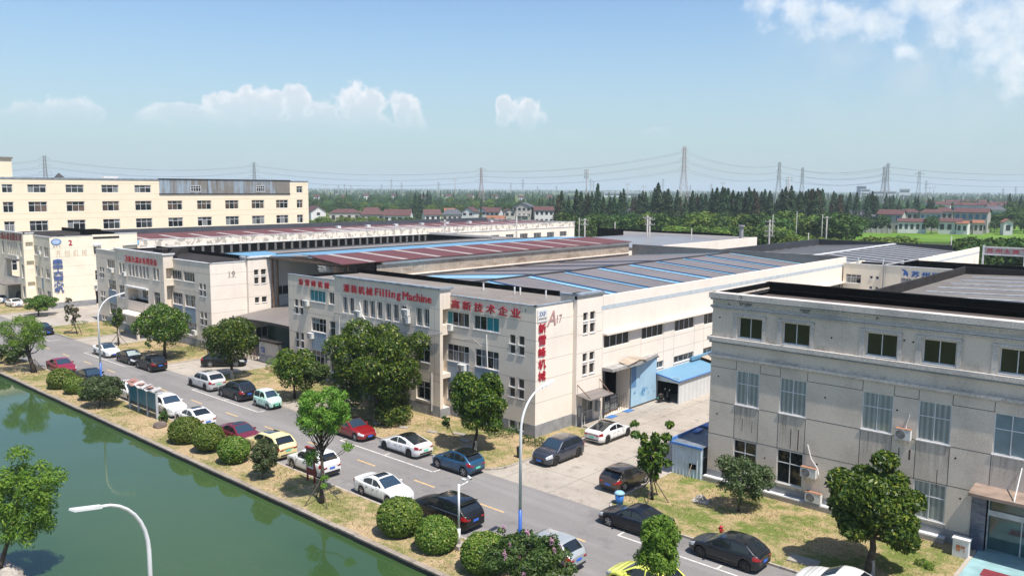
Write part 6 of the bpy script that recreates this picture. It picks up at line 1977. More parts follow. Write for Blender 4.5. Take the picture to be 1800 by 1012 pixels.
    for sg in (-1, 1):
        mb = MB(); mb.grid([[shell(s, t, sg, .014) for t in (4.2, 4.8, 5.4, 6.0, 6.5)] for s in np.linspace(.03, .52, 6)])
        mb.build('headlight', M['lamp_clear'], e, True)
        mb = MB(); mb.grid([[shell(s, t, sg, .014) for t in (4.3, 4.8, 5.4, 5.9)] for s in np.linspace(L - .34, L - .02, 5)])
        mb.obox((-L / 2 - .006, sg * hw[-1] * .80, T['tail'] - .20), (.012, 0, 0), (0, hw[-1] * .18, 0), (0, 0, .055))
        mb.build('tail_light', M['lamp_red'], e, True)
    if lightbar:
        mb = MB(); mb.obox((-L / 2 - .006, 0, T['tail'] - .18), (.010, 0, 0), (0, hw[-1] * .9, 0), (0, 0, .022)); mb.build('light_bar', M['lamp_red'], e)
    hf, hr = hw[0], hw[-1]
    mb = MB(); mb.obox((L / 2 + .004, 0, T['nose'] * .58), (.010, 0, 0), (0, hf * .72, 0), (0, 0, .075 + .03 * (H > 1.6))); mb.obox((L / 2 + .003, 0, .31), (.010, 0, 0), (0, hf * .8, 0), (0, 0, .035)); mb.build('grille', M['trim_black'], e)
    mb = MB(); mb.obox((-L / 2 - .003, 0, .42), (.010, 0, 0), (0, hr * .9, 0), (0, 0, .055 + (.05 if cladding else 0))); mb.build('bumper_trim', M['trim_black'], e)
    if spoiler:
        mb = MB(); a = top(T['r1'] + .05, -.95, .03); c = top(T['r1'] + .05, .95, .03); mb.obox(((a[0] + c[0]) / 2 - .1, 0, a[2] + .01), (.16, 0, -.02), (0, abs(a[1]), 0), (0, 0, .018)); mb.build('spoiler', M['roof_black'], e)
    mb = MB(); mb.obox((-L / 2 - .014, 0, .62 if H < 1.62 else .74), (.006, 0, 0), (0, .22, 0), (0, 0, .07)); mb.build('number_plate', M[plate], e)
    if front_plate:
        mb = MB(); mb.obox((L / 2 + .018, 0, .44), (.006, 0, 0), (0, .22, 0), (0, 0, .07)); mb.build('number_plate', M[plate], e)
    for w in sw:
        for sg in (-1, 1):
            tb = MB(); yc = sg * (Wd / 2 - .12)
            prof = [(-.10, wr * .70), (-.10, wr * .93), (-.075, wr), (.075, wr), (.10, wr * .93), (.10, wr * .70)]
            P = [[(X(w) + r * math.cos(a), yc + o, wr + r * math.sin(a)) for o, r in prof] for a in [2 * math.pi * i / 24 for i in range(25)]]
            tb.grid(P)
            tyre = tb.build('wheel', M['tyre'], e, True)
            rm = MB(); yo = yc + sg * .085
            n_ = 20
            rm.cur = 1
            rm.poly([(X(w) + wr * .70 * math.cos(2 * math.pi * i / n_), yo - sg * .03, wr + wr * .70 * math.sin(2 * math.pi * i / n_)) for i in range(n_)])
            rm.cur = 0
            rm.grid([[(X(w) + wr * q * math.cos(2 * math.pi * i / n_), yo + sg * (.012 if q < .72 else 0), wr + wr * q * math.sin(2 * math.pi * i / n_)) for i in range(n_ + 1)] for q in (.62, .74)])
            for i in range(5):
                a = 2 * math.pi * i / 5 + .3
                c_, s_ = math.cos(a), math.sin(a)
                rm.obox((X(w) + c_ * wr * .36, yo, wr + s_ * wr * .36), (c_ * wr * .32, 0, s_ * wr * .32), (-s_ * wr * .085, 0, c_ * wr * .085), (0, .012, 0))
            rm.tube([(X(w), yo - .01, wr), (X(w), yo + .014 * sg, wr)], wr * .15, 10)
            rm.build('rim', [M[rim], M['trim_black']], tyre)
    return e


WHITE = paint('white', (0.72, 0.72, 0.71)); PEARL = paint('silver_white', (0.52, 0.52, 0.51), 0.1)
BLACK = plain('paint_black', (0.004, 0.004, 0.005), 0.4, 0, 0.3, 0.45); BLACK2 = plain('paint_blue_black', (0.005, 0.007, 0.014), 0.4, 0, 0.3, 0.5); DGREY = plain('paint_dark_grey', (0.012, 0.015, 0.020), 0.35, 0.2, 0.4, 0.5)
RED = paint('crimson', (0.24, 0.010, 0.030), 0.15); RED2 = paint('red', (0.22, 0.008, 0.012), 0.1); MAROON = paint('maroon', (0.155, 0.012, 0.025), 0.15)
BLUE = paint('metallic_blue', (0.010, 0.070, 0.150), 0.3); SLATE = paint('slate_blue', (0.032, 0.040, 0.062), 0.35); BROWN = paint('bronze_brown', (0.055, 0.042, 0.035), 0.3)
MINT = paint('mint_green', (0.42, 0.66, 0.56)); CREAMY = paint('pale_yellow', (0.70, 0.60, 0.30)); LEMON = paint('lemon', (0.72, 0.76, 0.13)); SILVER = paint('silver', (0.40, 0.43, 0.44), 0.35)
NY, SY = 40.55, 33.42
E_, W_ = 0.0, math.pi              # nose towards +x / -x
# far side of the road (by the factories)
make_car('black car with pale headlights mostly hidden behind the leaning canal tree', 'car', -123.0, NY - .1, E_, 'sedan', BLACK)
make_car('white sedan with a black glass roof, first in the bay beyond the blue-footed lamp', 'car', -101.6, NY - .2, E_, 'sedan', WHITE, roof=M['roof_black'])
make_car('black sedan with a silver sunshade in its windscreen', 'car', -95.3, NY, E_, 'sedan', BLACK, shade=True)
make_car('black SUV parked nose to tail behind the black sedan with the sunshade', 'car', -90.2, NY, W_, 'suv', BLACK, roof=None, sunroof=True, chrome_line=True)
make_car('silver-white SUV with a dark glass sunroof', 'car', -77.8, NY, W_, 'bigsuv', PEARL, sunroof=True, rim='rim_dark', plate='plate_green')
make_car('dark grey SUV between the silver-white SUV and the mint mini car', 'car', -71.9, NY, W_, 'suv', DGREY, roof=M['roof_black'], cladding=True, rails=True)
make_car('tiny mint green electric car with a white roof', 'car', -66.7, NY + .15, E_, 'mini', MINT, roof=paint('mini_white', (.72, .72, .71)), plate='plate_green')
make_car('red sedan with a black roof in the shade of the biggest magnolia', 'car', -53.7, NY, E_, 'sedan', RED2, roof=M['roof_black'], chrome_line=True)
make_car('white fastback electric sedan with an all-glass roof and dark wheels', 'car', -47.35, NY + .25, W_, 'fastback', WHITE, roof=M['roof_black'], rim='rim_dark', plate='plate_green')
make_car('metallic blue hatchback with a black roof', 'car', -41.45, NY + .15, W_, 'egghatch', BLUE, roof=M['roof_black'], plate='plate_green', spoiler=True)
make_car('black sedan partly hidden by the light green roadside tree', 'car', -26.0, NY, W_, 'sedan', BLACK2, chrome_line=True)
make_car('dark grey hatchback near the red hydrant', 'car', -19.9, NY, W_, 'hatch', DGREY, roof=M['roof_black'], rim='rim_dark')
make_car('white sedan cut off at the bottom edge under the grey building magnolia', 'car', -13.6, NY, W_, 'sedan', WHITE)
# canal side
make_car('crimson sedan on the canal side beside the first round bush', 'car', -96.2, SY - .1, E_, 'sedan', RED)
make_car('blue-black car behind the dark shrub by the blue-footed lamp', 'car', -88.4, SY, E_, 'sedan', BLACK2)
make_car('white people carrier behind the ruined blue display frames', 'car', -79.0, SY, E_, 'mpv', WHITE)
make_car('white compact SUV with a black grille at the end of the display frames', 'car', -71.4, SY, E_, 'suv', WHITE, cladding=True)
make_car('white sedan with its tail to the maroon sedan on the canal side', 'car', -66.4, SY, W_, 'sedan', WHITE, sunroof=True, rim='rim_silver')
make_car('maroon sedan with a small sunroof above the round bushes', 'car', -59.0, SY, E_, 'sedan', MAROON, sunroof=True)
make_car('pale yellow SUV with a dark glass roof behind a loose shrub', 'car', -54.75, SY + .1, W_, 'bigsuv', CREAMY, sunroof=True, plate='plate_green', lightbar=True)
make_car('white SUV behind the red-framed notice board', 'car', -48.95, SY, W_, 'suv', WHITE, sunroof=True, cladding=True)
make_car('white sedan with a black sunroof and blue windscreen above the big round bushes', 'car', -41.2, SY + .15, E_, 'sedan', WHITE, sunroof=True)
make_car('large black SUV behind the camera pole', 'car', -35.3, SY + .3, W_, 'bigsuv', BLACK, roof=M['roof_black'], chrome_line=True, spoiler=True)
make_car('silver car half buried behind the pink-flowered shrub', 'car', -27.3, SY + .25, W_, 'mpv', SILVER)
make_car('lemon yellow car at the bottom edge beside the light green tree', 'car', -21.3, SY + .9, W_, 'egghatch', LEMON)
# yards
make_car('slate blue SUV facing the street in the near yard', 'car', -37.5, 47.5, R(-90), 'suv', SLATE, sunroof=True, group='cars in the yards', rim='rim_dark')
make_car('white electric sedan with a long dark glass roof beside the flank door', 'car', -37.75, 54.45, R(90), 'fastback', WHITE, roof=M['roof_black'], rim='rim_dark', plate='plate_green', group='cars in the yards', lightbar=True)
make_car('bronze brown SUV with its tail to the street', 'car', -30.65, 46.35, R(90), 'hatch', BROWN, group='cars in the yards', spoiler=True)
make_car('black estate car angled across the middle forecourt', 'car', -85.9, 47.0, R(47), 'wagon', BLACK, chrome_line=True, rails=True, group='cars in the yards')
make_car('white sedan in front of the pale yellow factory', 'car', -153.5, 46.4, W_, 'sedan', WHITE, group='cars in the yards')
make_car('white car cut by the left edge, beside another white sedan', 'car', -160.3, 46.2, W_, 'sedan', WHITE, group='cars in the yards')
make_car('black car under the yellow factory porch roof', 'car', -162.5, 50.6, W_, 'wagon', BLACK, group='cars in the yards')

# ------------------------------------------------------------------ trees and shrubs
M['leaf_magnolia'] = leaf_mat('magnolia_leaf', (0.022, 0.062, 0.008), (0.085, 0.145, 0.012), (0.20, 0.24, 0.03), 0.42, 0.25, 0.2)
M['leaf_bright'] = leaf_mat('bright_leaf', (0.085, 0.175, 0.022), (0.165, 0.275, 0.035), (0.24, 0.34, 0.06), 0.55, 0.2, 0.35)
M['leaf_mid'] = leaf_mat('mid_leaf', (0.035, 0.085, 0.018), (0.085, 0.145, 0.030), (0.13, 0.18, 0.045), 0.5, 0.3, 0.3)
M['leaf_olive'] = leaf_mat('olive_leaf', (0.040, 0.070, 0.022), (0.088, 0.120, 0.042), (0.15, 0.16, 0.07), 0.5, 0.3, 0.3)
M['leaf_hedge'] = leaf_mat('hedge_leaf', (0.060, 0.125, 0.016), (0.145, 0.20, 0.026), (0.24, 0.27, 0.06), 0.45, 0.25, 0.2, 2.0)
M['leaf_reddish'] = leaf_mat('reddish_leaf', (0.045, 0.055, 0.022), (0.095, 0.082, 0.035), (0.13, 0.09, 0.05), 0.45, 0.4, 0.2)
M['leaf_conifer'] = leaf_mat('conifer_leaf', (0.016, 0.042, 0.018), (0.034, 0.070, 0.024), (0.055, 0.085, 0.03), 0.6, 0.2, 0.2, 0.15)
M['leaf_conifer_brown'] = leaf_mat('browned_conifer_leaf', (0.040, 0.036, 0.020), (0.075, 0.058, 0.030), (0.06, 0.07, 0.03), 0.6, 0.2, 0.2, 0.15)
M['leaf_far'] = leaf_mat('far_broadleaf', (0.030, 0.072, 0.014), (0.062, 0.120, 0.022), (0.095, 0.155, 0.03), 0.6, 0.2, 0.25, 0.12)
M['leaf_far_light'] = leaf_mat('far_light_broadleaf', (0.085, 0.145, 0.022), (0.145, 0.20, 0.035), (0.19, 0.23, 0.05), 0.6, 0.2, 0.25, 0.12)
M['bark'] = plain('bark', (0.085, 0.068, 0.052), 0.95, spec=0.1, var=0.4, scale=5)
M['bark_dark'] = plain('dark_bark', (0.045, 0.036, 0.030), 0.95, spec=0.1, var=0.4, scale=5)
M['limewash'] = plain('limewashed_bark', (0.34, 0.33, 0.31), 0.95, var=0.3, scale=6)
M['stake'] = plain('stake_wood', (0.09, 0.07, 0.055), 0.9, var=0.3, scale=5)
M['petal_pink'] = leaf_mat('pink_blossom', (0.38, 0.19, 0.31), (0.46, 0.26, 0.38), (0.34, 0.17, 0.26), 0.6, 0.2, 0.3)
M['petal_white'] = plain('white_blossom', (0.75, 0.72, 0.62), 0.6)
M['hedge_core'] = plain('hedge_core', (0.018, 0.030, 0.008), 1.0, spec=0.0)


def rand_dirs(rg, n):
    v = rg.normal(size=(n, 3)); return v / np.linalg.norm(v, axis=1, keepdims=True)


def leaf_cards(rg, C, Nrm, size, aspect=0.5, droop=0.0, jitter=0.6, bend=0.0):
    """one rhombic card per centre"""
    n = len(C)
    nn = Nrm + rg.normal(scale=jitter, size=(n, 3)); nn /= np.linalg.norm(nn, axis=1, keepdims=True)
    t = rg.normal(size=(n, 3)); t[:, 2] -= droop
    t -= nn * np.sum(t * nn, axis=1, keepdims=True); t /= np.linalg.norm(t, axis=1, keepdims=True)
    b = np.cross(nn, t)
    sz = size * rg.uniform(0.65, 1.3, size=(n, 1))
    V = np.empty((n, 4, 3))
    V[:, 0] = C - t * sz; V[:, 1] = C + b * sz * aspect; V[:, 2] = C + t * sz; V[:, 3] = C - b * sz * aspect
    return V.reshape(-1, 3), np.arange(n * 4).reshape(n, 4)


def blob_leaves(rg, blobs, n, size, aspect=.5, droop=0, jitter=.6, inner=.72, shell=(.72, 1.06), upbias=.3):
    """leaf centres on the outsides of overlapping lumps"""
    B = np.array([b[0] for b in blobs], float); Rr = np.array([b[1] for b in blobs], float)
    if Rr.ndim == 1: Rr = np.repeat(Rr[:, None], 3, 1)
    w = (Rr.prod(axis=1)) ** (2 / 3); w /= w.sum()
    k = rg.choice(len(B), size=int(n * 1.9), p=w)
    d = rand_dirs(rg, len(k)); d[:, 2] = np.where((d[:, 2] < -.25) & (rg.random(len(k)) < .5), -d[:, 2], d[:, 2])
    r = rg.uniform(shell[0], shell[1], size=(len(k), 1))
    C = B[k] + d * Rr[k] * r
    keep = np.ones(len(k), bool)
    for i in range(len(B)):
        q = (((C - B[i]) / Rr[i]) ** 2).sum(1)
        keep &= ~((q < inner ** 2) & (k != i))
    C, d = C[keep][:n], d[keep][:n]
    d = d + np.array([0, 0, upbias])
    return leaf_cards(rg, C, d, size, aspect, droop, jitter)


def crown_blobs(rg, c, rx, rz, n, rel=(.34, .5), flat=1.0, taper=0.0, ry=None):
    out = []
    ry = ry or rx
    for i in range(n):
        z = -0.85 + 1.7 * (i + .5) / n
        a = i * 2.399963 + rg.uniform(-.5, .5)
        rr = math.sqrt(max(0, 1 - z * z)) * rg.uniform(.45, .80) * (1 - taper * (z + 1) / 2)
        s = rg.uniform(*rel) * (1 - taper * .4 * (z + 1) / 2)
        out.append((np.array([c[0] + rx * rr * math.cos(a), c[1] + ry * rr * math.sin(a), c[2] + rz * z * .72]), np.array([rx * s, ry * s, rz * s * flat])))
    return out


def trunk_mesh(parent, base, top, r0, r1, blobs, mat, rg, lime=False, wobble=.12, limb_r=.45, n_limbs=7, name='trunk'):
    b = MB()
    base, top = Vector(base), Vector(top)
    pts, rad = [], []
    k = 7
    for i in range(k):
        t = i / (k - 1)
        p = base.lerp(top, t) + Vector((rg.uniform(-1, 1), rg.uniform(-1, 1), 0)) * wobble * math.sin(math.pi * t)
        pts.append(p); rad.append((r0 * (1.35 if i == 0 else 1) * (1 - t) + r1 * t))
    b.tube(pts, rad, 9)
    order = sorted(range(len(blobs)), key=lambda q: blobs[q][0][2])
    for q in order[:n_limbs * 2:2] if len(order) > n_limbs else order:
        c = Vector(blobs[q][0])
        t = min(.95, max(.45, (c.z - base.z) / max(.1, (top.z - base.z)) * .62))
        s = base.lerp(top, t)
        mid = s.lerp(c, .5) + Vector((0, 0, -.12 * (c - s).length))
        rr = (r0 * (1 - t) + r1 * t) * limb_r
        b.tube([s, mid, c], [rr, rr * .7, rr * .25], 6)
    o = b.build(name, mat, parent, True)
    if lime:
        lb = MB(); lb.tube([pts[0] + Vector((0, 0, .02)), pts[0].lerp(pts[2], .5), pts[2] if (pts[2].z - base.z) < 1.3 else pts[1].lerp(pts[2], .2)], [rad[0] + .008, rad[1] + .010, rad[1] + .006], 9, False)
        lb.build('limewash_band', M['limewash'], o, True)
    return o


def stakes(parent, base, h=1.5, r=1.1, n=4, a0=.4):
    for i in range(n):
        a = a0 + 2 * math.pi * i / n
        b = MB(); b.tube([(base[0] + r * math.cos(a), base[1] + r * math.sin(a), base[2]), (base[0] + .08 * math.cos(a), base[1] + .08 * math.sin(a), base[2] + h)], .035, 5)
        b.build('support_stake', M['stake'], parent)


def at_plane(px, py, base):
    """the point on the ray through a pixel as far from the eye as the tree's foot"""
    d = px_ray(px, py)
    dep = (Vector(base) - EYE).dot(FW)
    return EYE + d * dep, dep / FPX


def tree(name, label, cat, base, cpx, cpy, rx, rz, leaf, n=6000, size=.16, nb=16, seed=1, bark='bark', r0=.16, group=None, lime=False, stk=0, flat=.8, rel=(.30, .46), taper=.0, droop=0.0, aspect=.5, jitter=.6, inner=.72, shell=(.7, 1.08), blossom=None, trunk_top=.35, extra=(), lean=None, limbs=7, flowers=None):
    rg = np.random.default_rng(seed)
    b3 = Vector((base[0], base[1], base[2] if len(base) > 2 else .12))
    c, mpp = at_plane(cpx, cpy, b3)
    rxm, rzm = rx * mpp, rz * mpp
    e = empty(name, b3, 0, label, cat, group)
    cl = np.array(c - b3)
    blobs = crown_blobs(rg, cl, rxm, rzm, nb, rel, flat, taper)
    for (ex, ey, er) in extra:
        q, _ = at_plane(ex, ey, b3)
        blobs.append((np.array(q - b3) + np.array([0, rg.uniform(-.4, .4), 0]), np.array([er * mpp] * 3) * np.array([1, 1, .75])))
    V, F = blob_leaves(rg, blobs, n, size, aspect, droop, jitter, inner, shell)
    cr = fast_mesh('crown', V, F, M[leaf], e)
    top = Vector(cl) + Vector((0, 0, rzm * trunk_top))
    trunk_mesh(e, (0, 0, -.15), top, r0, r0 * .3, blobs, M[bark], rg, lime, n_limbs=limbs)
    if stk: stakes(e, (0, 0, -.05), 1.5, 1.15, stk, rg.uniform(0, 2))
    if flowers:
        mat, cnt, fs = flowers
        q, d = [], []
        for i in range(cnt):
            bl = blobs[rg.integers(len(blobs))]; dd = rand_dirs(rg, 1)[0]; dd[2] = abs(dd[2])
            ctr = bl[0] + dd * bl[1] * 1.05
            m_ = 26
            q.append(ctr + rg.normal(scale=fs, size=(m_, 3)) * np.array([.6, .6, 1])); d.append(np.repeat(dd[None], m_, 0))
        V, F = leaf_cards(rg, np.concatenate(q), np.concatenate(d), fs * .5, .8)
        fast_mesh('blossom', V, F, M[mat], e)
    return e


GM = 'magnolias in front of the factories'
MAGN = dict(leaf='leaf_magnolia', size=.145, aspect=.42, jitter=.7, flat=.85)
tree('magnolia_tree', 'dark magnolia with a bare dark trunk in front of the middle factory entrance', 'tree', (-93.94, 43.82), 289, 571, 47, 38, n=10725, nb=18, seed=2, bark='bark_dark', r0=.2, group=GM, **MAGN)
tree('magnolia_tree', 'round magnolia with its pale-footed trunk beside the middle forecourt', 'tree', (-78.87, 43.99), 404, 595, 50, 42, n=10725, nb=20, seed=3, bark='bark_dark', r0=.17, group=GM, lime=True, **MAGN)
tree('magnolia_tree', 'small ragged magnolia right of the mint mini car', 'tree', (-66.99, 43.78), 519, 648, 40, 40, n=6930, nb=13, seed=4, bark='bark_dark', r0=.12, group=GM, lime=True, trunk_top=.6, **MAGN)
tree('magnolia_tree', 'largest magnolia, a huge dense crown in front of the near factory', 'tree', (-54.61, 43.88), 660, 638, 88, 84, n=28050, nb=34, seed=5, r0=.27, group=GM, lime=True, rel=(.24, .36), trunk_top=.5, extra=((695, 725, 34), (735, 600, 22), (612, 700, 26)), limbs=10, **MAGN)
tree('magnolia_tree', 'rounded magnolia in front of the corner with the red vertical sign', 'tree', (-43.18, 44.18), 842, 704, 54, 60, n=14025, nb=22, seed=6, bark='bark_dark', r0=.14, group=GM, lime=True, rel=(.28, .40), extra=((872, 745, 16),), **MAGN)
tree('magnolia_tree', 'big glossy magnolia in front of the grey building', 'tree', (-13.41, 43.83), 1538, 884, 84, 74, n=26400, nb=30, seed=7, r0=.22, group=GM, lime=True, rel=(.25, .37), extra=((1560, 806, 22), (1475, 842, 22), (1590, 950, 26)), limbs=10, flowers=('petal_white', 5, .07), **MAGN)
tree('magnolia_tree', 'low flat-topped magnolia in front of the pale yellow factory', 'tree', tuple(onz(67, 555))[:2], 70, 533, 31, 15, n=5775, nb=10, seed=8, bark='bark_dark', r0=.13, group=GM, **MAGN)
tree('magnolia_sapling', 'young thin magnolia, staked, beside the blue bin', 'tree', (-27.63, 45.01), 1146, 797, 27, 50, 'leaf_magnolia', n=2400, size=.19, nb=14, seed=9, bark='bark_dark', r0=.09, stk=4, rel=(.22, .34), aspect=.42, jitter=.8, trunk_top=.8, limbs=99, extra=((1112, 746, 7), (1122, 762, 8), (1172, 748, 8), (1168, 770, 9), (1135, 815, 12), (1175, 812, 8), (1148, 838, 9)), group='staked young trees')
tree('young_tree', 'spindly young tree with sparse reddish leaves on the left lawn', 'tree', (-118.15, 43.18), 125, 552, 13, 24, 'leaf_reddish', n=420, size=.2, nb=9, seed=10, bark='bark_dark', r0=.07, stk=3, rel=(.2, .34), trunk_top=.7, extra=((119, 528, 6), (130, 545, 6), (133, 556, 6)), group='staked young trees')
tree('young_tree', 'thin dark young tree on stakes by the entrance path of the middle factory', 'tree', (-105.91, 43.54), 207, 557, 11, 22, 'leaf_magnolia', n=600, size=.18, nb=9, seed=11, bark='bark_dark', r0=.07, stk=4, rel=(.25, .4), trunk_top=.7, group='staked young trees')
tree('garden_tree', 'soft green round tree between the ragged magnolia and the largest magnolia', 'tree', (-62.8, 47.0), 561, 655, 24, 24, 'leaf_mid', n=2600, size=.13, nb=10, seed=12, r0=.08)
tree('young_tree', 'tiny bare-stemmed sapling on the lawn beside the rounded magnolia', 'tree', (-46.8, 45.8), 783, 742, 9, 13, 'leaf_mid', n=160, size=.14, nb=5, seed=13, r0=.03)
tree('young_tree', 'wispy sapling on the lawn behind the black sedan with the sunshade', 'tree', (-98.6, 45.2), 260, 604, 6, 10, 'leaf_mid', n=90, size=.16, nb=4, seed=14, r0=.03)
tree('crape_myrtle', 'airy olive-green tree with pale bare twigs beside the pale blue shed', 'tree', (-22.52, 47.04), 1306, 842, 50, 46, 'leaf_olive', n=6200, size=.095, nb=22, seed=15, r0=.08, rel=(.24, .36), inner=.6, shell=(.4, 1.1), trunk_top=.5, limbs=11, extra=((1282, 812, 20), (1340, 845, 22)))
# canal side
tree('canal_tree', 'leaning feathery bright green tree with a thick dark staked trunk, by the crimson sedan', 'tree', (-97.16, 30.88), 42, 583, 40, 36, 'leaf_bright', n=6500, size=.15, nb=20, seed=16, bark='bark_dark', r0=.26, stk=4, rel=(.24, .38), droop=1.2, aspect=.22, inner=.6, shell=(.5, 1.12), trunk_top=.1, extra=((76, 610, 9), (72, 598, 10), (20, 600, 14)), group='feathery trees along the canal')
tree('canal_tree', 'tall feathery bright green tree on stakes behind the notice board', 'tree', (-43.10, 29.99), 565, 722, 54, 54, 'leaf_bright', n=9500, size=.13, nb=30, seed=17, bark='bark', r0=.15, stk=4, rel=(.22, .34), droop=.8, aspect=.25, inner=.55, shell=(.45, 1.12), trunk_top=.2, limbs=99, extra=((604, 786, 11), (614, 788, 8), (546, 800, 14), (536, 812, 10), (570, 840, 8), (575, 852, 7)), group='feathery trees along the canal')
tree('canal_tree', 'light green tree in the foreground, hiding the black sedan', 'tree', (-17.9, 30.3), 1160, 955, 50, 68, 'leaf_bright', n=10000, size=.10, nb=30, seed=18, r0=.12, rel=(.24, .34), droop=.4, aspect=.3, inner=.6, shell=(.5, 1.1), taper=.35, trunk_top=.3, group='feathery trees along the canal')
tree('bank_tree', 'yellow-green tree at the bottom left corner over the near bank', 'tree', (-47.0, 12.6), 38, 885, 66, 92, 'leaf_bright', n=10500, size=.115, nb=36, seed=19, r0=.14, rel=(.20, .32), aspect=.3, inner=.6, shell=(.5, 1.1), trunk_top=.3, extra=((95, 840, 24), (90, 870, 22), (30, 800, 22)), group='feathery trees along the canal')
tree('dark_shrub', 'dark spreading shrub left of the leaning feathery tree', 'shrub', (-104.6, 30.6), 18, 618, 32, 20, 'leaf_mid', n=3600, size=.14, nb=12, seed=20, r0=.10, group='shrubs along the canal')
tree('dark_shrub', 'wide dark green shrub in front of the white people carrier', 'shrub', (-77.6, 29.9), 180, 682, 38, 24, 'leaf_olive', n=5600, size=.11, nb=18, seed=21, r0=.07, group='shrubs along the canal', trunk_top=.2, extra=((150, 700, 8), (205, 668, 9)))
tree('dark_shrub', 'dark loose shrub in front of the pale yellow SUV', 'shrub', (-49.75, 29.8), 462, 803, 27, 33, 'leaf_olive', n=4200, size=.095, nb=15, seed=22, r0=.06, group='shrubs along the canal')
tree('young_tree', 'little green sapling beside the rock at the end of the display frames', 'tree', (-68.41, 31.3), 287, 732, 9, 13, 'leaf_mid', n=420, size=.13, nb=7, seed=23, r0=.04)
tree('flowering_shrub', 'sprawling pink-flowered shrub over the silver car', 'shrub', (-25.6, 30.4), 928, 978, 82, 40, 'leaf_mid', n=11000, size=.085, nb=30, seed=24, r0=.06, rel=(.20, .32), inner=.55, shell=(.45, 1.12), extra=((886, 930, 8), (975, 945, 14), (868, 985, 26), (1000, 1000, 18)), flowers=('petal_pink', 15, .10), trunk_top=.1, limbs=12)


def ball_hedge(label, px, py, rpx, Y=30.35, seed=0, n=5200, squash=.88):
    rg = np.random.default_rng(100 + seed)
    c = ony(px, py, Y)
    r = rpx * ((c - EYE).dot(FW)) / FPX
    zc = max(c.z, r * squash * .8)
    e = empty('round_bush', (c.x, Y, .11), 0, label, 'bush', 'clipped round bushes on the canal verge')
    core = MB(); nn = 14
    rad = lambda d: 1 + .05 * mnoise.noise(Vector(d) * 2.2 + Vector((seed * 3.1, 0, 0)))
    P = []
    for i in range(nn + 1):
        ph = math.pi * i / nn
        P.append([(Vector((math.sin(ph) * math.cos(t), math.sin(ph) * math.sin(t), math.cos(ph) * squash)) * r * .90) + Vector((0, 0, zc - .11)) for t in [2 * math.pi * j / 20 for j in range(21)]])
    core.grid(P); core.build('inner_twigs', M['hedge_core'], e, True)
    d = rand_dirs(rg, n)
    d = d[d[:, 2] > -.82]
    k = np.array([rad(q) for q in d])[:, None]
    C = d * r * k * rg.uniform(.90, 1.035, size=(len(d), 1)) * np.array([1, 1, squash]) + np.array([0, 0, zc - .11])
    V, F = leaf_cards(rg, C, d + np.array([0, 0, .25]), .085, .5, 0, .55)
    fast_mesh('foliage', V, F, M['leaf_hedge'], e)
    tr = MB(); tr.tube([(0, 0, -.1), (0, 0, zc - r * squash * .6)], .09, 7); tr.build('stem', M['bark_dark'], e)
    return e


ball_hedge('round bush beside the crimson sedan, first in the left trio', 108, 667, 23, seed=1)
ball_hedge('smaller round bush in the middle of the left trio', 131, 677, 18, seed=2)
ball_hedge('small round bush of the left trio touching the wide dark shrub', 156, 688, 17, seed=3)
ball_hedge('round bush in front of the white sedan tail, near the rock', 327, 757, 29, seed=4)
ball_hedge('round bush in the middle of the trio below the maroon sedan', 366, 768, 27, seed=5)
ball_hedge('round bush next to the loose dark shrub below the maroon sedan', 411, 790, 27, seed=6)
ball_hedge('big round bush below the nose of the white sedan with the sunroof', 702, 908, 39, seed=7, n=7500)
ball_hedge('big round bush just left of the camera pole', 767, 939, 37, seed=8, n=7500)
ball_hedge('big round bush right of the camera pole, merging into the pink-flowered shrub', 852, 972, 42, seed=9, n=8000)

# rough grass and weeds: blades over the verges, one mass
rg = np.random.default_rng(77)
C = []
for (x0, x1, y0, y1, dens) in ((-125, -12, 28.8, 32.3, 16), (-61.5, -39.2, 41.8, 49.9, 11), (-81.2, -66.6, 41.8, 50.8, 9), (-106.8, -91.3, 41.8, 49.9, 7), (-127, -115.2, 42, 50, 7), (-29.2, -10.2, 41.8, 50.4, 16), (-41.8, -39.8, 50.1, 54.8, 30)):
    n = int((x1 - x0) * (y1 - y0) * dens)
    p = np.stack([rg.uniform(x0, x1, n), rg.uniform(y0, y1, n), np.full(n, .11)], 1)
    f = np.array([mnoise.noise(Vector((a[0] * .35, a[1] * .35, 0))) for a in p])
    C.append(p[f > rg.uniform(-.35, .25, n)])
C = np.concatenate(C)
n = len(C)
h = rg.uniform(.06, .17, (n, 1)); az = rg.uniform(0, 6.283, n); ln = rg.normal(scale=.5, size=(n, 2)) * h
w = .028
sd = np.stack([np.cos(az), np.sin(az), np.zeros(n)], 1) * w
tip = C + np.concatenate([ln, h], 1)
V = np.stack([C - sd, C + sd, tip + sd * .3, tip - sd * .3], 1).reshape(-1, 3)
M['blade'] = leaf_mat('grass_blade', (0.20, 0.18, 0.07), (0.34, 0.265, 0.14), (0.46, 0.37, 0.20), .8, .1, .2, .5)
tag(fast_mesh('grass', V, np.arange(n * 4).reshape(n, 4), M['blade']), 'short dry and green grass on the verges', 'grass', kind='stuff')


def weed_clump(label, x, y, r, n, h=.5, leaf='leaf_mid', seed=0, group='weed clumps on the lawns'):
    rg = np.random.default_rng(500 + seed)
    e = empty('weed_clump', (x, y, .11), 0, label, 'weeds', group)
    bl = [(np.array([rg.uniform(-r, r), rg.uniform(-r, r), h * .4]), np.array([r * .5, r * .5, h * .6])) for _ in range(6)]
    V, F = blob_leaves(rg, bl, n, .09, .4)
    fast_mesh('leaves', V, F, M[leaf], e)


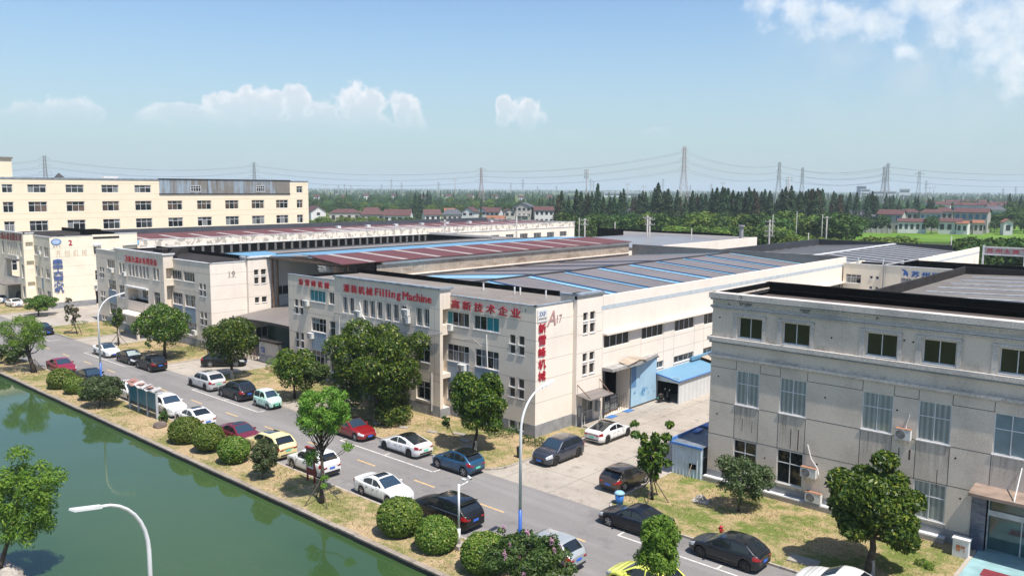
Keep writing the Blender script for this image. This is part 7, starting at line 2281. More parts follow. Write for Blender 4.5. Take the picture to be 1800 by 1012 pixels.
weed_clump('low weeds at the foot of the corner by the slate blue SUV', -41.2, 48.2, .8, 500, .6, seed=1)
weed_clump('leafy weeds under the base windows of the near factory', -44.6, 48.9, 1.2, 800, .7, seed=2)
weed_clump('bright bush of weeds against the gate wall', -79.6, 50.2, 1.5, 1800, 1.3, 'leaf_bright', seed=3)
weed_clump('green weeds along the left end of the middle factory', -124.0, 49.0, 2.6, 1500, .6, 'leaf_far_light', seed=4)
weed_clump('dry brown weeds under the middle factory front', -97.5, 48.8, 2.6, 1300, .8, 'leaf_reddish', seed=5)
weed_clump('small leafy weed on the lawn beside the teal porch', -11.6, 46.9, .45, 260, .35, 'leaf_bright', seed=6)
weed_clump('shaded bushes behind the trunk of the largest magnolia', -56.2, 46.8, 1.2, 1600, 2.0, 'leaf_magnolia', seed=7)

# ------------------------------------------------------------------ street furniture
M['pole_white'] = plain('pole_white', (0.66, 0.67, 0.68), 0.35, var=.06)
M['pole_blue'] = plain('pole_blue', (0.035, 0.115, 0.42), 0.4, var=.12)


def street_lamp(x, y, arm, label, h=9.65, rz=0):
    e = empty('street_lamp', (x, y, .11), rz, label, 'street lamp', 'curved white street lamps')
    b = MB(); b.tube([(0, 0, 0), (0, 0, 3.3)], [.105, .095], 12); b.build('painted_base', M['pole_blue'], e, True)
    pts = [(0, 0, 3.3), (0, 0, h - 2.15)]
    rad = [.093, .075]
    for i in range(1, 9):
        a = math.pi / 2 * i / 8 * .93
        pts.append((0, arm * 1.9 * (1 - math.cos(a)), h - 2.15 + 2.15 * math.sin(a))); rad.append(.072 - .003 * i)
    b = MB(); b.tube(pts, rad, 12); b.build('pole', M['pole_white'], e, True)
    p = Vector(pts[-1]); d = (p - Vector(pts[-2])).normalized()
    b = MB(); s = Vector((1, 0, 0)); u = s.cross(d)
    b.obox(p + d * .18, d * .2, s * .09, u * .05); b.obox(p + d * .62, d * .34, s * .15, u * .035)
    b.build('lamp_head', M['pole_white'], e)
    b = MB(); b.obox(p + d * .62 + (u * -.037 if u.z > 0 else u * .037), d * .28, s * .12, u * .006); b.build('lamp_lens', M['lamp_clear'], e)
    b = MB()
    for sg in (-1, 1): b.tube([(0, 0, 1.95), (sg * .22, .05, 2.12)], .04, 6)
    b.build('flag_socket', M['pole_white'], e)
    b = MB(); b.box(-.2, .2, -.2, .2, -.02, .05); b.build('base_plate', M['pole_white'], e)


street_lamp(-81.55, 31.75, 1, 'white street lamp with a blue foot behind the wide dark shrub')
street_lamp(-27.6, 31.75, 1, 'white street lamp with a blue foot in front of the factory corner')
street_lamp(-26.4, 11.5, -1, 'white street lamp in the foreground, arm over the near bank of the canal', 10.35, .26)

e = empty('camera_pole', (-31.8, 31.3, .11), 0, 'white pole carrying two surveillance cameras, on a concrete foot', 'camera pole')
b = MB(); b.tube([(0, 0, .25), (0, 0, 1.15)], .095, 12); b.tube([(0, 0, 1.15), (0, 0, 3.75)], .065, 12); b.build('pole', M['pole_white'], e, True)
b = MB(); b.tube([(0, 0, 3.6), (.25, .55, 3.85)], .04, 8); b.build('arm', M['pole_white'], e, True)
b = MB(); b.box(-.35, .35, -.35, .35, 0, .26); b.build('concrete_foot', M['concrete_yard'], e)
for (x, y, z, a, s) in ((.12, .28, 3.98, .5, .8), (.27, .58, 4.05, -.3, 1.0)):
    b = MB(); d = Vector((math.cos(a), math.sin(a), -.12)); b.tube([Vector((x, y, z)) - d * .17 * s, Vector((x, y, z)) + d * .17 * s], [.07 * s, .075 * s], 10); b.tube([(x, y, z), (x, y, z - .14)], .02, 6); c = b.build('camera', M['pole_white'], e, True)
    b = MB(); b.tube([Vector((x, y, z)) + d * .171 * s, Vector((x, y, z)) + d * .18 * s], .05 * s, 10); b.build('lens', M['trim_black'], c)

# ruined display frames
M['display_teal'] = plain('display_teal', (0.03, 0.15, 0.20), 0.4, var=.25, scale=2)
M['post_pale'] = plain('post_pale', (0.42, 0.44, 0.45), .6, var=.2)
M['display_dark'] = plain('display_dark', (0.015, 0.03, 0.04), 0.5)
M['tatter'] = plain('tattered_roofing', (0.42, 0.40, 0.385), 0.8, var=.35, scale=5)
M['tatter_red'] = plain('tattered_red', (0.30, 0.16, 0.13), 0.8, var=.3, scale=5)
kx = [onz(237, 718), onz(253, 724), onz(268, 731), onz(283, 738)]
rn = random.Random(8)
e = empty('display_frames', (kx[0].x, 31.6, .11), 0, 'derelict row of three teal display panels in white posts with a broken roof', 'display stand')
for i in range(4):
    x = (kx[3].x - kx[0].x) * i / 3
    b = MB(); b.box(x - .06, x + .06, -.09, .09, 0, 2.5); b.box(x - .05, x + .05, .11, .55, 2.2, 2.3); b.build('post', M['post_pale'], e)
w_ = (kx[3].x - kx[0].x) / 3
for i in range(3):
    x = w_ * i + .12
    b = MB(); b.box(x, x + w_ - .24, -.04, .04, .75, 2.25); p = b.build('panel', M['display_teal'], e)
    b = MB(); b.box(x - .02, x + w_ - .22, -.055, -.042, .55, .86); b.box(x, x + w_ - .24, -.03, .03, .15, .22); b.build('lower_rail', M['display_dark'], p)
    b = MB(); z = 2.48
    P = [[(w_ * i - .25 + (w_ + .4) * a / 5, -.35 + .8 * c / 4, z + .12 * math.sin(a * 1.4 + i) + rn.uniform(-.03, .03) + .06 * c) for c in range(5)] for a in range(6)]
    b.grid(P)
    b.build('roof_sheet', M['tatter'] if i else M['tatter_red'], e, True)
    b = MB(); b.obox((w_ * i + .5, .05, 2.66), (.28, .1, .02), (-.06, .2, .03), (0, 0, .02)); b.build('torn_sheet', M['tatter_red'], e)
# notice board
p0 = onz(541, 846); p1 = onz(553, 851)
M['board_red'] = plain('board_red', (0.22, 0.018, 0.025), 0.5)
e = empty('notice_board', (p0.x, p0.y, .11), math.atan2(p1.y - p0.y, p1.x - p0.x), 'red-framed notice board with a white poster on the canal verge', 'notice board')
wd = (p1 - p0).length
b = MB(); b.box(-.05, .05, -.05, .05, 0, 2.35); b.box(wd - .05, wd + .05, -.05, .05, 0, 2.35); b.box(-.12, wd + .12, -.10, .10, 2.32, 2.45); b.box(.05, wd - .05, -.04, .04, .55, .95); b.box(.05, wd - .05, -.04, .04, 2.2, 2.3); b.build('frame', M['board_red'], e)
b = MB(); b.box(.05, wd - .05, -.03, .03, .95, 2.2); b.build('poster', M['white_metal'], e)
BF = Face(0, -.03, (1, 0), (0, -1))
b = MB(); BF.box(b, .12, wd * .55, 1.55, 2.05, 0, .004); BF.box(b, .12, wd - .15, 1.1, 1.4, 0, .004); b.build('printed_panel', M['display_dark'], e)
# bins, hydrant, rock
e = empty('rubbish_bin', (-28.85, 43.0, .02), 0, 'blue plastic rubbish bin with a pale lid by the staked young magnolia', 'bin', 'rubbish bins')
M['bin_blue'] = plain('bin_blue', (0.03, 0.16, 0.48), 0.45, var=.15); M['bin_lid'] = plain('bin_lid', (0.25, 0.45, 0.58), 0.4, var=.2)
b = MB(); b.tube([(0, 0, .02), (0, 0, .75)], [.24, .30], 14); b.build('drum', M['bin_blue'], e, True)
b = MB(); b.tube([(0, 0, .75), (0, 0, .82), (0, 0, .93)], [.34, .35, .2], 14); b.build('lid', M['bin_lid'], e, True)
b = MB(); b.tube([(.55, -.15, .02), (.55, -.15, .07)], .22, 12); b.build('loose_lid', M['bin_lid'], e, True)
p = onz(913, 806)
e = empty('rubbish_bin', (p.x, p.y, .12), 0, 'slim black rubbish bin on the lawn edge behind the street lamp', 'bin', 'rubbish bins')
b = MB(); b.tube([(0, 0, 0), (0, 0, .75)], [.2, .22], 12); b.build('drum', M['trim_black'], e, True); b = MB(); b.tube([(0, 0, .75), (0, 0, .84)], [.24, .18], 12); b.build('lid', M['trim_black'], e, True)
p = onz(1267, 943)
e = empty('fire_hydrant', (p.x, p.y, .12), 0, 'red fire hydrant on the lawn behind the dark grey hatchback', 'fire hydrant')
M['hydrant_red'] = plain('hydrant_red', (0.42, 0.02, 0.03), 0.4, var=.15)
b = MB(); b.tube([(0, 0, 0), (0, 0, .06)], .14, 12); b.tube([(0, 0, .06), (0, 0, .46)], .085, 12); b.tube([(0, 0, .46), (0, 0, .51), (0, 0, .60)], [.12, .11, .04], 12); b.build('barrel', M['hydrant_red'], e, True)
for d in ((.16, 0), (-.16, 0), (0, -.16)):
    b = MB(); b.tube([(d[0] * .4, d[1] * .4, .36), (d[0], d[1], .36)], .05, 10); b.build('outlet_cap', M['hydrant_red'], e, True)


def rock(label, x, y, r, seed, mat):
    bm = bmesh.new(); bmesh.ops.create_icosphere(bm, subdivisions=3, radius=r)
    for v in bm.verts:
        k = 1 + .28 * mnoise.noise(v.co * (1.4 / r) + Vector((seed, 0, 0))); v.co *= k; v.co.z *= .6
    me = bpy.data.meshes.new('rock'); bm.to_mesh(me); bm.free(); me.materials.append(mat)
    o = bpy.data.objects.new('rock', me); COL.objects.link(o); o.location = (x, y, .15 + r * .2)
    return tag(o, label, 'rock')


M['rock_dark'] = plain('rock_brown', (0.13, 0.10, 0.085), 0.95, var=.4, scale=3)
M['rock_pale'] = plain('rock_pale', (0.33, 0.30, 0.26), 0.95, var=.35, scale=3)
rock('brown rock beside the small sapling on the canal verge', -67.3, 30.75, .55, 3, M['rock_dark'])
rock('pale rock on the near bank under the yellow-green tree', -46.3, 12.9, .7, 9, M['rock_pale'])
rock('pale stone block on the lawn beside the airy olive tree', -25.3, 47.2, .35, 12, M['rock_pale'])
# air-conditioning units on the factories
XW = -42.02
for (px, py, Y, lab) in (
        (633, 556, 48.8, 'air conditioner under the narrow windows of the near factory, beside the slanting pipe'),
        (716, 554, 48.8, 'upper of two stacked air conditioners by the last narrow windows of the near factory'),
        (717.5, 567, 48.8, 'lower of two stacked air conditioners by the last narrow windows of the near factory'),
        (541, 537, 50.1, 'air conditioner left of the teal-curtained window'),
        (549, 594, 50.1, 'air conditioner on the lower left wall of the near factory'),
        (792, 580, 50.1, 'air conditioner beside the projecting middle of the near factory, under its upper windows'),
        (815, 651, 50.1, 'air conditioner on the blue panel above the rounded magnolia'),
        (199, 479, 50.1, 'air conditioner below the top left window of the middle factory'),
        (221.5, 485, 48.92, 'air conditioner below the narrow windows of the middle factory'),
        (345, 588, 50.1, 'air conditioner at the lower right of the middle factory, above the black estate car'),
        (33, 455, 48.5, 'air conditioner on the left part of the pale yellow factory'),
        (72, 447, 50.1, 'air conditioner between the top windows of the pale yellow factory')):
    p = ony(px, py, Y)
    ac_unit((p.x, Y, p.z - .05), (0, -1), lab)
for (px, lab) in ((236, 'left air conditioner inside the balcony of the middle factory'), (265, 'right air conditioner inside the balcony of the middle factory')):
    p = ony(px, 524, 49.6); ac_unit((p.x, 49.75, p.z - .3), (0, -1), lab, on_ground=True)
p = onx(168, 505, -146.9); ac_unit((-146.9, p.y, p.z - .2), (1, 0), 'air conditioner above the side door of the pale yellow factory')
p = ony(785, 720, 50.1); ac_unit((p.x, 50.0, .25), (0, -1), 'air conditioner standing at the foot of the near factory wall', on_ground=True)
# pipes and cables on the near factory
for lab, r_, pts in (('slanting white drain hose below the narrow windows of the near factory', .05, [ony(x, y, 48.72) for x, y in ((632, 531), (637, 555), (647, 568))]),
                     ('long white drainpipe between the right-hand windows of the near factory', .05, [ony(855, 588, 50.02), ony(857, 645, 50.02)]),
                     ('thin pipe beside the ground-floor window of the near factory middle', .04, [ony(759, 655, 48.74), ony(759, 722, 48.74)]),
                     ('white hose below the lower left air conditioner of the near factory', .05, [ony(545, 600, 50.04), ony(547, 632, 50.04)]),
                     ('short white pipe at the left of the near factory middle', .04, [ony(597, 556, 48.72), ony(596, 590, 48.72)])):
    b = MB(); b.tube(pts, r_, 6); tag(b.build('drain_hose', M['white_metal']), lab, 'pipe')
for lab, pts, Y in (('long sagging cable across the middle of the near factory front', [(587, 548), (620, 556), (650, 566), (690, 580), (740, 590), (775, 586)], 48.7),
                    ('cable looping right from the projecting middle of the near factory', [(795, 593), (815, 597), (832, 596), (848, 609)], 50.0), ('short cable at the right end of the near factory middle', [(742, 595), (772, 588), (778, 584)], 48.68)):
    b = MB(); b.tube([ony(x, y, Y) for x, y in pts], .035, 5); tag(b.build('wall_cable', M['ac_ring']), lab, 'cable')

# ------------------------------------------------------------------ the country behind: trees
def proto_conifer(seed, mat='leaf_conifer'):
    """unit-height pointed conifer, ragged tiers of sprays"""
    rg = np.random.default_rng(seed)
    n = 1500
    z = rg.beta(1.0, 1.35, n) * .97 + .03
    prof = .165 * (1 - z) ** .80 * (1 + .18 * np.sin(z * 40 + rg.uniform(0, 6))) + .004
    a = rg.uniform(0, 6.283, n)
    lump = 1 + .25 * np.sin(a * 3 + seed + z * 9) * rg.uniform(.3, 1, n)
    r = prof * lump * rg.uniform(.55, 1.08, n)
    C = np.stack([r * np.cos(a), r * np.sin(a), z - r * .22], 1)
    N = np.stack([np.cos(a), np.sin(a), np.full(n, .55)], 1)
    V, F = leaf_cards(rg, C, N, .019, .55, .8, .5)
    V2, F2 = leaf_cards(rg, np.stack([np.zeros(14), np.zeros(14), np.linspace(.88, 1.0, 14)], 1), rand_dirs(rg, 14), .012, .4)
    V = np.concatenate([V, V2]); F = np.concatenate([F, F2 + n * 4])
    return V, F


def proto_broad(seed, tall=1.0):
    rg = np.random.default_rng(seed)
    bl = crown_blobs(rg, (0, 0, .60), .36, .36 * tall, 15, (.32, .5), .9)
    V, F = blob_leaves(rg, bl, 1300, .036, .6, 0, .6, .7, (.65, 1.08))
    return V, F


TREES = {}


def far_tree(kind, name, label, group, px, dist, top_y=None, h=None, wide=1.0, z0=0.0):
    """one tree standing on the plain at that distance; copies share their meshes"""
    p = at_dist(px, 400, dist)
    if h is None: h = at_dist(px, top_y, dist).z
    key = (kind, random_far.randrange(4))
    if key not in TREES:
        conif = kind.startswith('conifer')
        V, F = proto_conifer(900 + key[1] + (20 if 'brown' in kind else 0)) if conif else proto_broad(950 + key[1] + 10 * len(kind), 1.0)
        e = bpy.data.objects.new(name, None); COL.objects.link(e)
        mat = {'conifer': 'leaf_conifer', 'conifer_brown': 'leaf_conifer_brown', 'broad': 'leaf_far', 'broad_light': 'leaf_far_light'}[kind]
        c = fast_mesh('crown', V, F, M[mat], e)
        t = MB(); t.tube([(0, 0, -.01), (.004, 0, .3), (0, 0, .62 if not conif else .9)], [.016, .013, .004], 6); tr = t.build('trunk', M['bark_dark'], e, True)
        TREES[key] = (e, [c, tr], [False])
    e, kids, used = TREES[key]
    if used[0]:
        r = copy_tree(e, None, kids) if False else None
        r = e.copy(); COL.objects.link(r)
        for k in kids:
            q = k.copy(); COL.objects.link(q); q.parent = r
    else:
        r = e; used[0] = True
    r.name = name
    r.location = (p.x, p.y, z0)
    s = h
    r.scale = (s * wide, s * wide, s)
    r.rotation_euler = (0, 0, random_far.uniform(0, 6.28))
    tag(r, label, 'tree', group)
    return r


random_far = random.Random(41)
CON = [(1000 + x / 5.953, 240 + y / 5.953) for x, y in ((75, 550), (120, 570), (195, 590), (235, 575), (295, 490), (355, 620), (425, 630), (470, 620), (535, 575), (565, 545), (690, 625), (730, 600), (765, 565), (795, 580), (890, 540), (925, 480), (990, 570), (1030, 545), (1125, 560), (1215, 630), (1285, 560), (1335, 600), (1370, 600), (1420, 600), (1490, 545), (1540, 540), (1595, 530), (1620, 540), (1650, 540), (1705, 560), (1760, 575))]
CON += [(1250 + x / 5.953, 260 + y / 5.953) for x, y in ((45, 420), (105, 410), (130, 420), (165, 420), (215, 440), (270, 455), (305, 460), (350, 450), (382, 410), (410, 455), (437, 425), (465, 460), (515, 455), (548, 430), (600, 450), (727, 430), (765, 410), (822, 390), (850, 445), (912, 450), (938, 460), (975, 450), (1000, 430), (1030, 430), (1050, 425), (1075, 450), (1097, 420), (1120, 440), (1145, 425), (1265, 455), (1285, 470), (1340, 480), (1357, 490), (1437, 465), (1510, 460), (1620, 490), (1640, 470), (1670, 455), (1700, 500), (1725, 520))]
CON += [(780 + x / 5.953, 260 + y / 5.953) for x, y in ((1190, 500), (1230, 450), (1300, 525), (1385, 435), (1430, 460), (1510, 480))]
LC = 'tall dark pointed conifer in the long belt behind the factory roofs'
for i, (x, y) in enumerate(CON):
    k = 'conifer_brown' if random_far.random() < .13 else 'conifer'
    far_tree(k, 'conifer_tree', LC, 'conifer belt behind the factories', x, 372 + random_far.uniform(-18, 25) + (x > 1440) * 90, y, wide=random_far.uniform(1.05, 1.5))
for i in range(34):                                       # thinner trees filling the row behind
    x = 985 + i * 15.2 + random_far.uniform(-5, 5)
    far_tree('conifer_brown' if random_far.random() < .3 else 'conifer', 'conifer_tree', LC, 'conifer belt behind the factories', x, 425 + random_far.uniform(0, 30), 345 + random_far.uniform(-5, 8), wide=1.2)
LH = 'dark conifer standing among the village houses'
for (x, y, d) in ((731, 340, 520), (739, 340, 520), (745, 337, 700), (752, 335, 705), (757, 339, 700), (845, 364, 455), (582, 338, 900), (1555, 340, 560), (1561, 345, 560), (1567, 342, 560), (1578, 350, 560), (1593, 349, 560), (1606, 344, 560), (1611, 344, 560), (1629, 348, 560), (1632, 349, 560), (1637, 346, 560), (1771, 340, 640), (1791, 344, 640), (1503, 337, 560), (948, 349, 600), (953, 350, 600), (966, 346, 600), (972, 346, 620), (846, 348, 640), (920, 349, 620)):
    far_tree('conifer', 'conifer_tree', LH, 'conifers among the houses', x, d, y, wide=1.15)
LB = 'bushy dark green tree in the mixed belt below the conifers'
for i in range(84):
    x = 985 + i * 6.2 + random_far.uniform(-5, 5)
    d = random_far.uniform(285, 345)
    far_tree('broad' if random_far.random() < .8 else 'broad_light', 'broadleaf_tree', LB, 'mixed belt below the conifers', x, d, 374 + random_far.uniform(-7, 9), wide=random_far.uniform(.9, 1.35))
LL = 'yellow-green bushy tree along the lane just behind the halls'
for i in range(30):
    x = 1175 + i * 6.9 + random_far.uniform(-4, 4)
    d = random_far.uniform(232, 262)
    far_tree('broad_light' if random_far.random() < .7 else 'broad', 'broadleaf_tree', LL, 'light trees along the lane', x, d, 396 + random_far.uniform(-4, 7), wide=random_far.uniform(1.0, 1.4))
for i in range(13):
    x = 1390 + i * 17 + random_far.uniform(-6, 6)
    far_tree('broad_light', 'broadleaf_tree', LL, 'light trees along the lane', x, random_far.uniform(225, 245), 413 + random_far.uniform(-4, 6), wide=1.3)
LR = 'dark leafy tree at the right edge behind the gantry sign'
for i in range(22):
    x = 1700 + i * 6.5 + random_far.uniform(-5, 5)
    far_tree('broad', 'broadleaf_tree', LR, 'trees behind the gantry sign', x, random_far.uniform(195, 240), 416 + random_far.uniform(-6, 14), wide=1.15)
LW = 'round dark tree in the broad wood behind the village'
for i in range(120):
    x = 535 + (i % 40) * 11.8 + random_far.uniform(-6, 6)
    row = i // 40
    d = (585, 690, 820)[row] + random_far.uniform(-30, 30)
    far_tree('broad' if random_far.random() < .82 else 'broad_light', 'broadleaf_tree', LW, 'wood behind the village', x, d, (361, 354, 348)[row] + random_far.uniform(-4, 5), wide=random_far.uniform(1.1, 1.5))
LV = 'leafy bush in front of the village houses'
for i in range(36):
    x = 545 + i * 12 + random_far.uniform(-6, 6)
    far_tree('broad_light' if i < 12 else 'broad', 'broadleaf_tree', LV, 'bushes in front of the village', x, random_far.uniform(395, 425), 380 + random_far.uniform(-2, 7) if i < 15 else 386 + random_far.uniform(-5, 6), wide=1.5)
LQ = 'leafy tree between the houses beyond the green field'
for (x, y, d, w) in ((1553, 376, 440, 1.2), (1520, 381, 440, 1.4), (1505, 384, 440, 1.4), (1535, 384, 445, 1.3), (1637, 378, 440, 1.25), (1495, 378, 470, 1.2), (1742, 370, 480, 1.3), (1760, 372, 500, 1.4), (1780, 368, 480, 1.4), (1795, 362, 500, 1.4), (1748, 386, 470, 1.5), (1732, 389, 465, 1.2), (1775, 388, 470, 1.4), (1695, 391, 470, 1.3), (1664, 392, 465, 1.2), (1460, 384, 420, 1.4), (1475, 388, 420, 1.3), (1800, 385, 470, 1.4), (1650, 358, 640, 1.4), (1625, 360, 640, 1.4), (1680, 352, 760, 1.5), (1700, 350, 800, 1.5), (1785, 352, 640, 1.5), (1770, 360, 600, 1.5)):
    far_tree('broad', 'broadleaf_tree', LQ, 'trees among the field houses', x, d, y, wide=w)


# ------------------------------------------------------------------ houses
M['house_white'] = plain('house_white', (0.62, 0.615, 0.60), .8, var=.1, scale=.4)
M['house_cream'] = plain('house_cream', (0.44, 0.415, 0.37), .8, var=.12, scale=.4)
M['house_grey'] = plain('house_grey', (0.36, 0.34, 0.31), .8, var=.12, scale=.4)
M['roof_maroon'] = plain('tile_maroon', (0.085, 0.034, 0.032), .7, var=.25, scale=.8)
M['roof_orange'] = plain('tile_orange', (0.24, 0.095, 0.05), .7, var=.2, scale=.8)
M['roof_slate'] = plain('tile_slate', (0.075, 0.080, 0.095), .7, var=.2, scale=.8)
M['house_window'] = plain('house_window', (0.03, 0.035, 0.04), .2)
M['house_window_blue'] = plain('house_window_blue', (0.05, 0.17, 0.27), .2)


def house(label, px0, px1, y_ridge, y_eave, y_base, dist, wallm, roofm, style='gable', rot=0.0, depth=8.0, win=4, storeys=2, winm='house_window', group='village houses', porch=False):
    """rot about the view direction: 0 = long side towards the camera"""
    c = at_dist((px0 + px1) / 2, y_base, dist)
    fx = math.hypot(px_ray((px0 + px1) / 2, y_base).x, px_ray((px0 + px1) / 2, y_base).y)
    wd = (px1 - px0) / FPX * dist / fx
    z_e, z_r = at_dist((px0 + px1) / 2, y_eave, dist).z, at_dist((px0 + px1) / 2, y_ridge, dist).z
    az = math.atan2(c.y, c.x) - math.pi / 2
    e = empty('village_house', (c.x, c.y, 0), az + rot, label, 'house', group)
    w2 = wd / 2 / (abs(math.cos(rot)) + .35 * abs(math.sin(rot)))
    b = MB(); b.box(-w2, w2, 0, depth, 0, z_e)
    if style == 'gable':
        for x in (-w2, w2): b.poly([(x, 0, z_e), (x, depth, z_e), (x, depth / 2, z_r - .15)])
    if style == 'front':
        b.poly([(-w2, 0, z_e), (w2, 0, z_e), (0, 0, z_r - .15)]); b.poly([(-w2, depth, z_e), (w2, depth, z_e), (0, depth, z_r - .15)])
    b.build('wall', M[wallm], e)
    r = MB(); o = .5
    if style == 'gable':
        for (a, q) in ((-o, depth / 2), (depth + o, depth / 2)):
            r.quad((-w2 - o, a, z_e - .2), (w2 + o, a, z_e - .2), (w2 + o, q, z_r), (-w2 - o, q, z_r)); r.quad((-w2 - o, a, z_e - .4), (w2 + o, a, z_e - .4), (w2 + o, q, z_r - .2), (-w2 - o, q, z_r - .2)); r.quad((-w2 - o, a, z_e - .4), (w2 + o, a, z_e - .4), (w2 + o, a, z_e - .2), (-w2 - o, a, z_e - .2))
    elif style == 'front':
        for sg in (-1, 1):
            r.quad((sg * (w2 + o), -o, z_e - .2), (sg * (w2 + o), depth + o, z_e - .2), (0, depth + o, z_r), (0, -o, z_r)); r.quad((sg * (w2 + o), -o, z_e - .45), (sg * (w2 + o), depth + o, z_e - .45), (0, depth + o, z_r - .25), (0, -o, z_r - .25)); r.quad((sg * (w2 + o), -o, z_e - .45), (sg * (w2 + o), -o, z_e - .2), (0, -o, z_r), (0, -o, z_r - .25))
    else:
        k = min(w2 * .45, depth / 2)
        A = [(-w2 - o, -o, z_e), (w2 + o, -o, z_e), (w2 + o, depth + o, z_e), (-w2 - o, depth + o, z_e)]; P, Q = (-w2 + k, depth / 2, z_r), (w2 - k, depth / 2, z_r)
        r.poly([A[0], A[1], Q, P]); r.poly([A[1], A[2], Q]); r.poly([A[2], A[3], P, Q]); r.poly([A[3], A[0], P]); r.poly(A[::-1])
    rf = r.build('roof', M[roofm], e)
    n = max(1, win)
    for s in range(storeys):
        for i in range(n):
            x = -w2 + (i + .5) * 2 * w2 / n
            z = z_e * (s + .35) / storeys
            q = MB(); hw_ = min(.9, w2 / n * .55); q.box(x - hw_, x + hw_, -.06, .05, z, z + z_e / storeys * .42); q.build('window', M[winm if s == storeys - 1 else 'house_window'], e)
    if porch:
        q = MB(); q.box(-w2 * .8, w2 * .8, -1.6, -.02, z_e * .48, z_e * .52)
        for x in (-w2 * .75, 0, w2 * .75): q.box(x - .12, x + .12, -1.55, -1.3, 0, z_e * .48)
        q.build('balcony', M['house_white'], e)
    return e


house('white gabled house beside the end of the long yellow block', 546, 574, 362, 371, 388, 470, 'house_white', 'roof_maroon', 'front', .3, 12, 1)
house('cream house with a low hipped maroon roof, second from the long yellow block', 580, 634, 367.5, 374, 389, 470, 'house_cream', 'roof_maroon', 'hip', 0, 9, 4, 1)
house('brownish house under the largest maroon roof of the village', 634, 674, 365, 377, 390, 468, 'house_grey', 'roof_maroon', 'hip', 0, 11, 4, 1)
house('long white house with a maroon roof in front of the twin conifers', 672, 722, 368, 378, 392, 462, 'house_white', 'roof_maroon', 'gable', -.25, 8, 4, 1)
house('small white house with a blue gable mark right of the twin conifers', 746, 776, 368, 377, 388, 480, 'house_white', 'roof_maroon', 'gable', .2, 8, 3, 1)
house('dark hip-roofed house with a balustraded brown porch', 778, 812, 368, 377, 390, 462, 'house_grey', 'roof_slate', 'hip', 0, 10, 4, 1, porch=True)
house('house with an orange-red roof peeping out behind the dark hip-roofed house', 782, 800, 366, 371, 385, 520, 'house_cream', 'roof_orange', 'gable', .1, 7, 2, 1)
house('white house with two maroon gables right of the dark hip-roofed house', 810, 834, 364, 372, 390, 480, 'house_white', 'roof_maroon', 'front', -.3, 10, 2)
house('white gabled house behind the lone dark conifer', 834, 856, 364, 371, 388, 500, 'house_white', 'roof_maroon', 'front', -.3, 10, 2)
house('white house with a pale balcony left of the three-storey villa', 852, 878, 365, 372, 388, 490, 'house_white', 'roof_maroon', 'gable', -.3, 9, 3)
house('low house with a bright orange roof in front of the village', 855, 886, 379, 384, 392, 440, 'house_cream', 'roof_orange', 'gable', -.1, 7, 3, 1)
house('cream three-storey villa with grey gables and balconies', 900, 934, 356, 363, 389, 465, 'house_cream', 'roof_slate', 'front', -.2, 12, 4, 3, porch=True)
house('cream wing with a maroon gable leaning against the three-storey villa', 886, 906, 366, 371, 389, 452, 'house_cream', 'roof_maroon', 'front', .1, 8, 2)
house('white house with a maroon roof just left of the conifer belt', 939, 974, 363, 369, 389, 462, 'house_white', 'roof_maroon', 'gable', .15, 9, 4)
house('white house showing through the conifer belt', 1098, 1135, 367, 373, 385, 470, 'house_white', 'roof_slate', 'gable', .3, 9, 3, 1)
house('pale hut among the trees at the left end of the green field', 1404, 1423, 390, 396, 403, 370, 'house_cream', 'roof_slate', 'hip', 0, 5, 2, 1)
house('house under a dark solar roof at the left of the field houses', 1494, 1538, 370, 379, 397, 455, 'house_cream', 'roof_slate', 'gable', .1, 11, 4)
house('cream house with a blue glass sunroom at the field edge', 1542, 1584, 368.5, 376, 398, 450, 'house_cream', 'roof_maroon', 'gable', -.2, 9, 3, 2, 'house_window_blue')
house('white house with a maroon hip roof, right of the blue sunroom house', 1585, 1611, 367.5, 373, 396, 470, 'house_cream', 'roof_maroon', 'hip', 0, 10, 3)
house('wide pale house with a long maroon roof in the middle of the field houses', 1618, 1652, 368, 374, 396, 465, 'house_cream', 'roof_maroon', 'hip', 0, 10, 4, 2, 'house_window_blue')
house('cream house behind the wide pale house with the long maroon roof', 1645, 1672, 365, 372, 394, 485, 'house_cream', 'roof_maroon', 'hip', 0, 10, 3)
house('tall grey-cream house with paired gables, rightmost of the tall field houses', 1678, 1732, 366, 372.5, 397, 460, 'house_grey', 'roof_maroon', 'gable', -.15, 10, 5, 2, 'house_window_blue')
house('low white outbuilding with a long maroon roof facing the field', 1580, 1626, 384, 389, 400, 440, 'house_white', 'roof_maroon', 'gable', .05, 6, 5, 1)
house('low white outbuilding with a short maroon roof, middle of the field edge', 1651, 1687, 383.5, 389, 398, 442, 'house_white', 'roof_maroon', 'gable', -.1, 6, 3, 1)
house('small shed with an orange roof at the field edge, left one', 1682, 1700, 388, 392, 398, 440, 'house_white', 'roof_orange', 'gable', -.2, 6, 2, 1)
house('small shed with an orange roof under the tall grey-cream house', 1712, 1728, 387, 391, 397, 445, 'house_cream', 'roof_orange', 'gable', .1, 6, 2, 1)
house('little white house with an orange roof near the right edge', 1765, 1780, 385, 390, 397, 448, 'house_white', 'roof_orange', 'front', .2, 7, 1, 1)
house('pale teal house with a grey-pink roof behind the right-hand trees', 1731, 1764, 363, 369, 385, 540, 'house_cream', 'roof_slate', 'hip', 0, 10, 4, 2, 'house_window_blue')
LD = 'distant white-walled house with a maroon roof beyond the field houses'
hproto = None
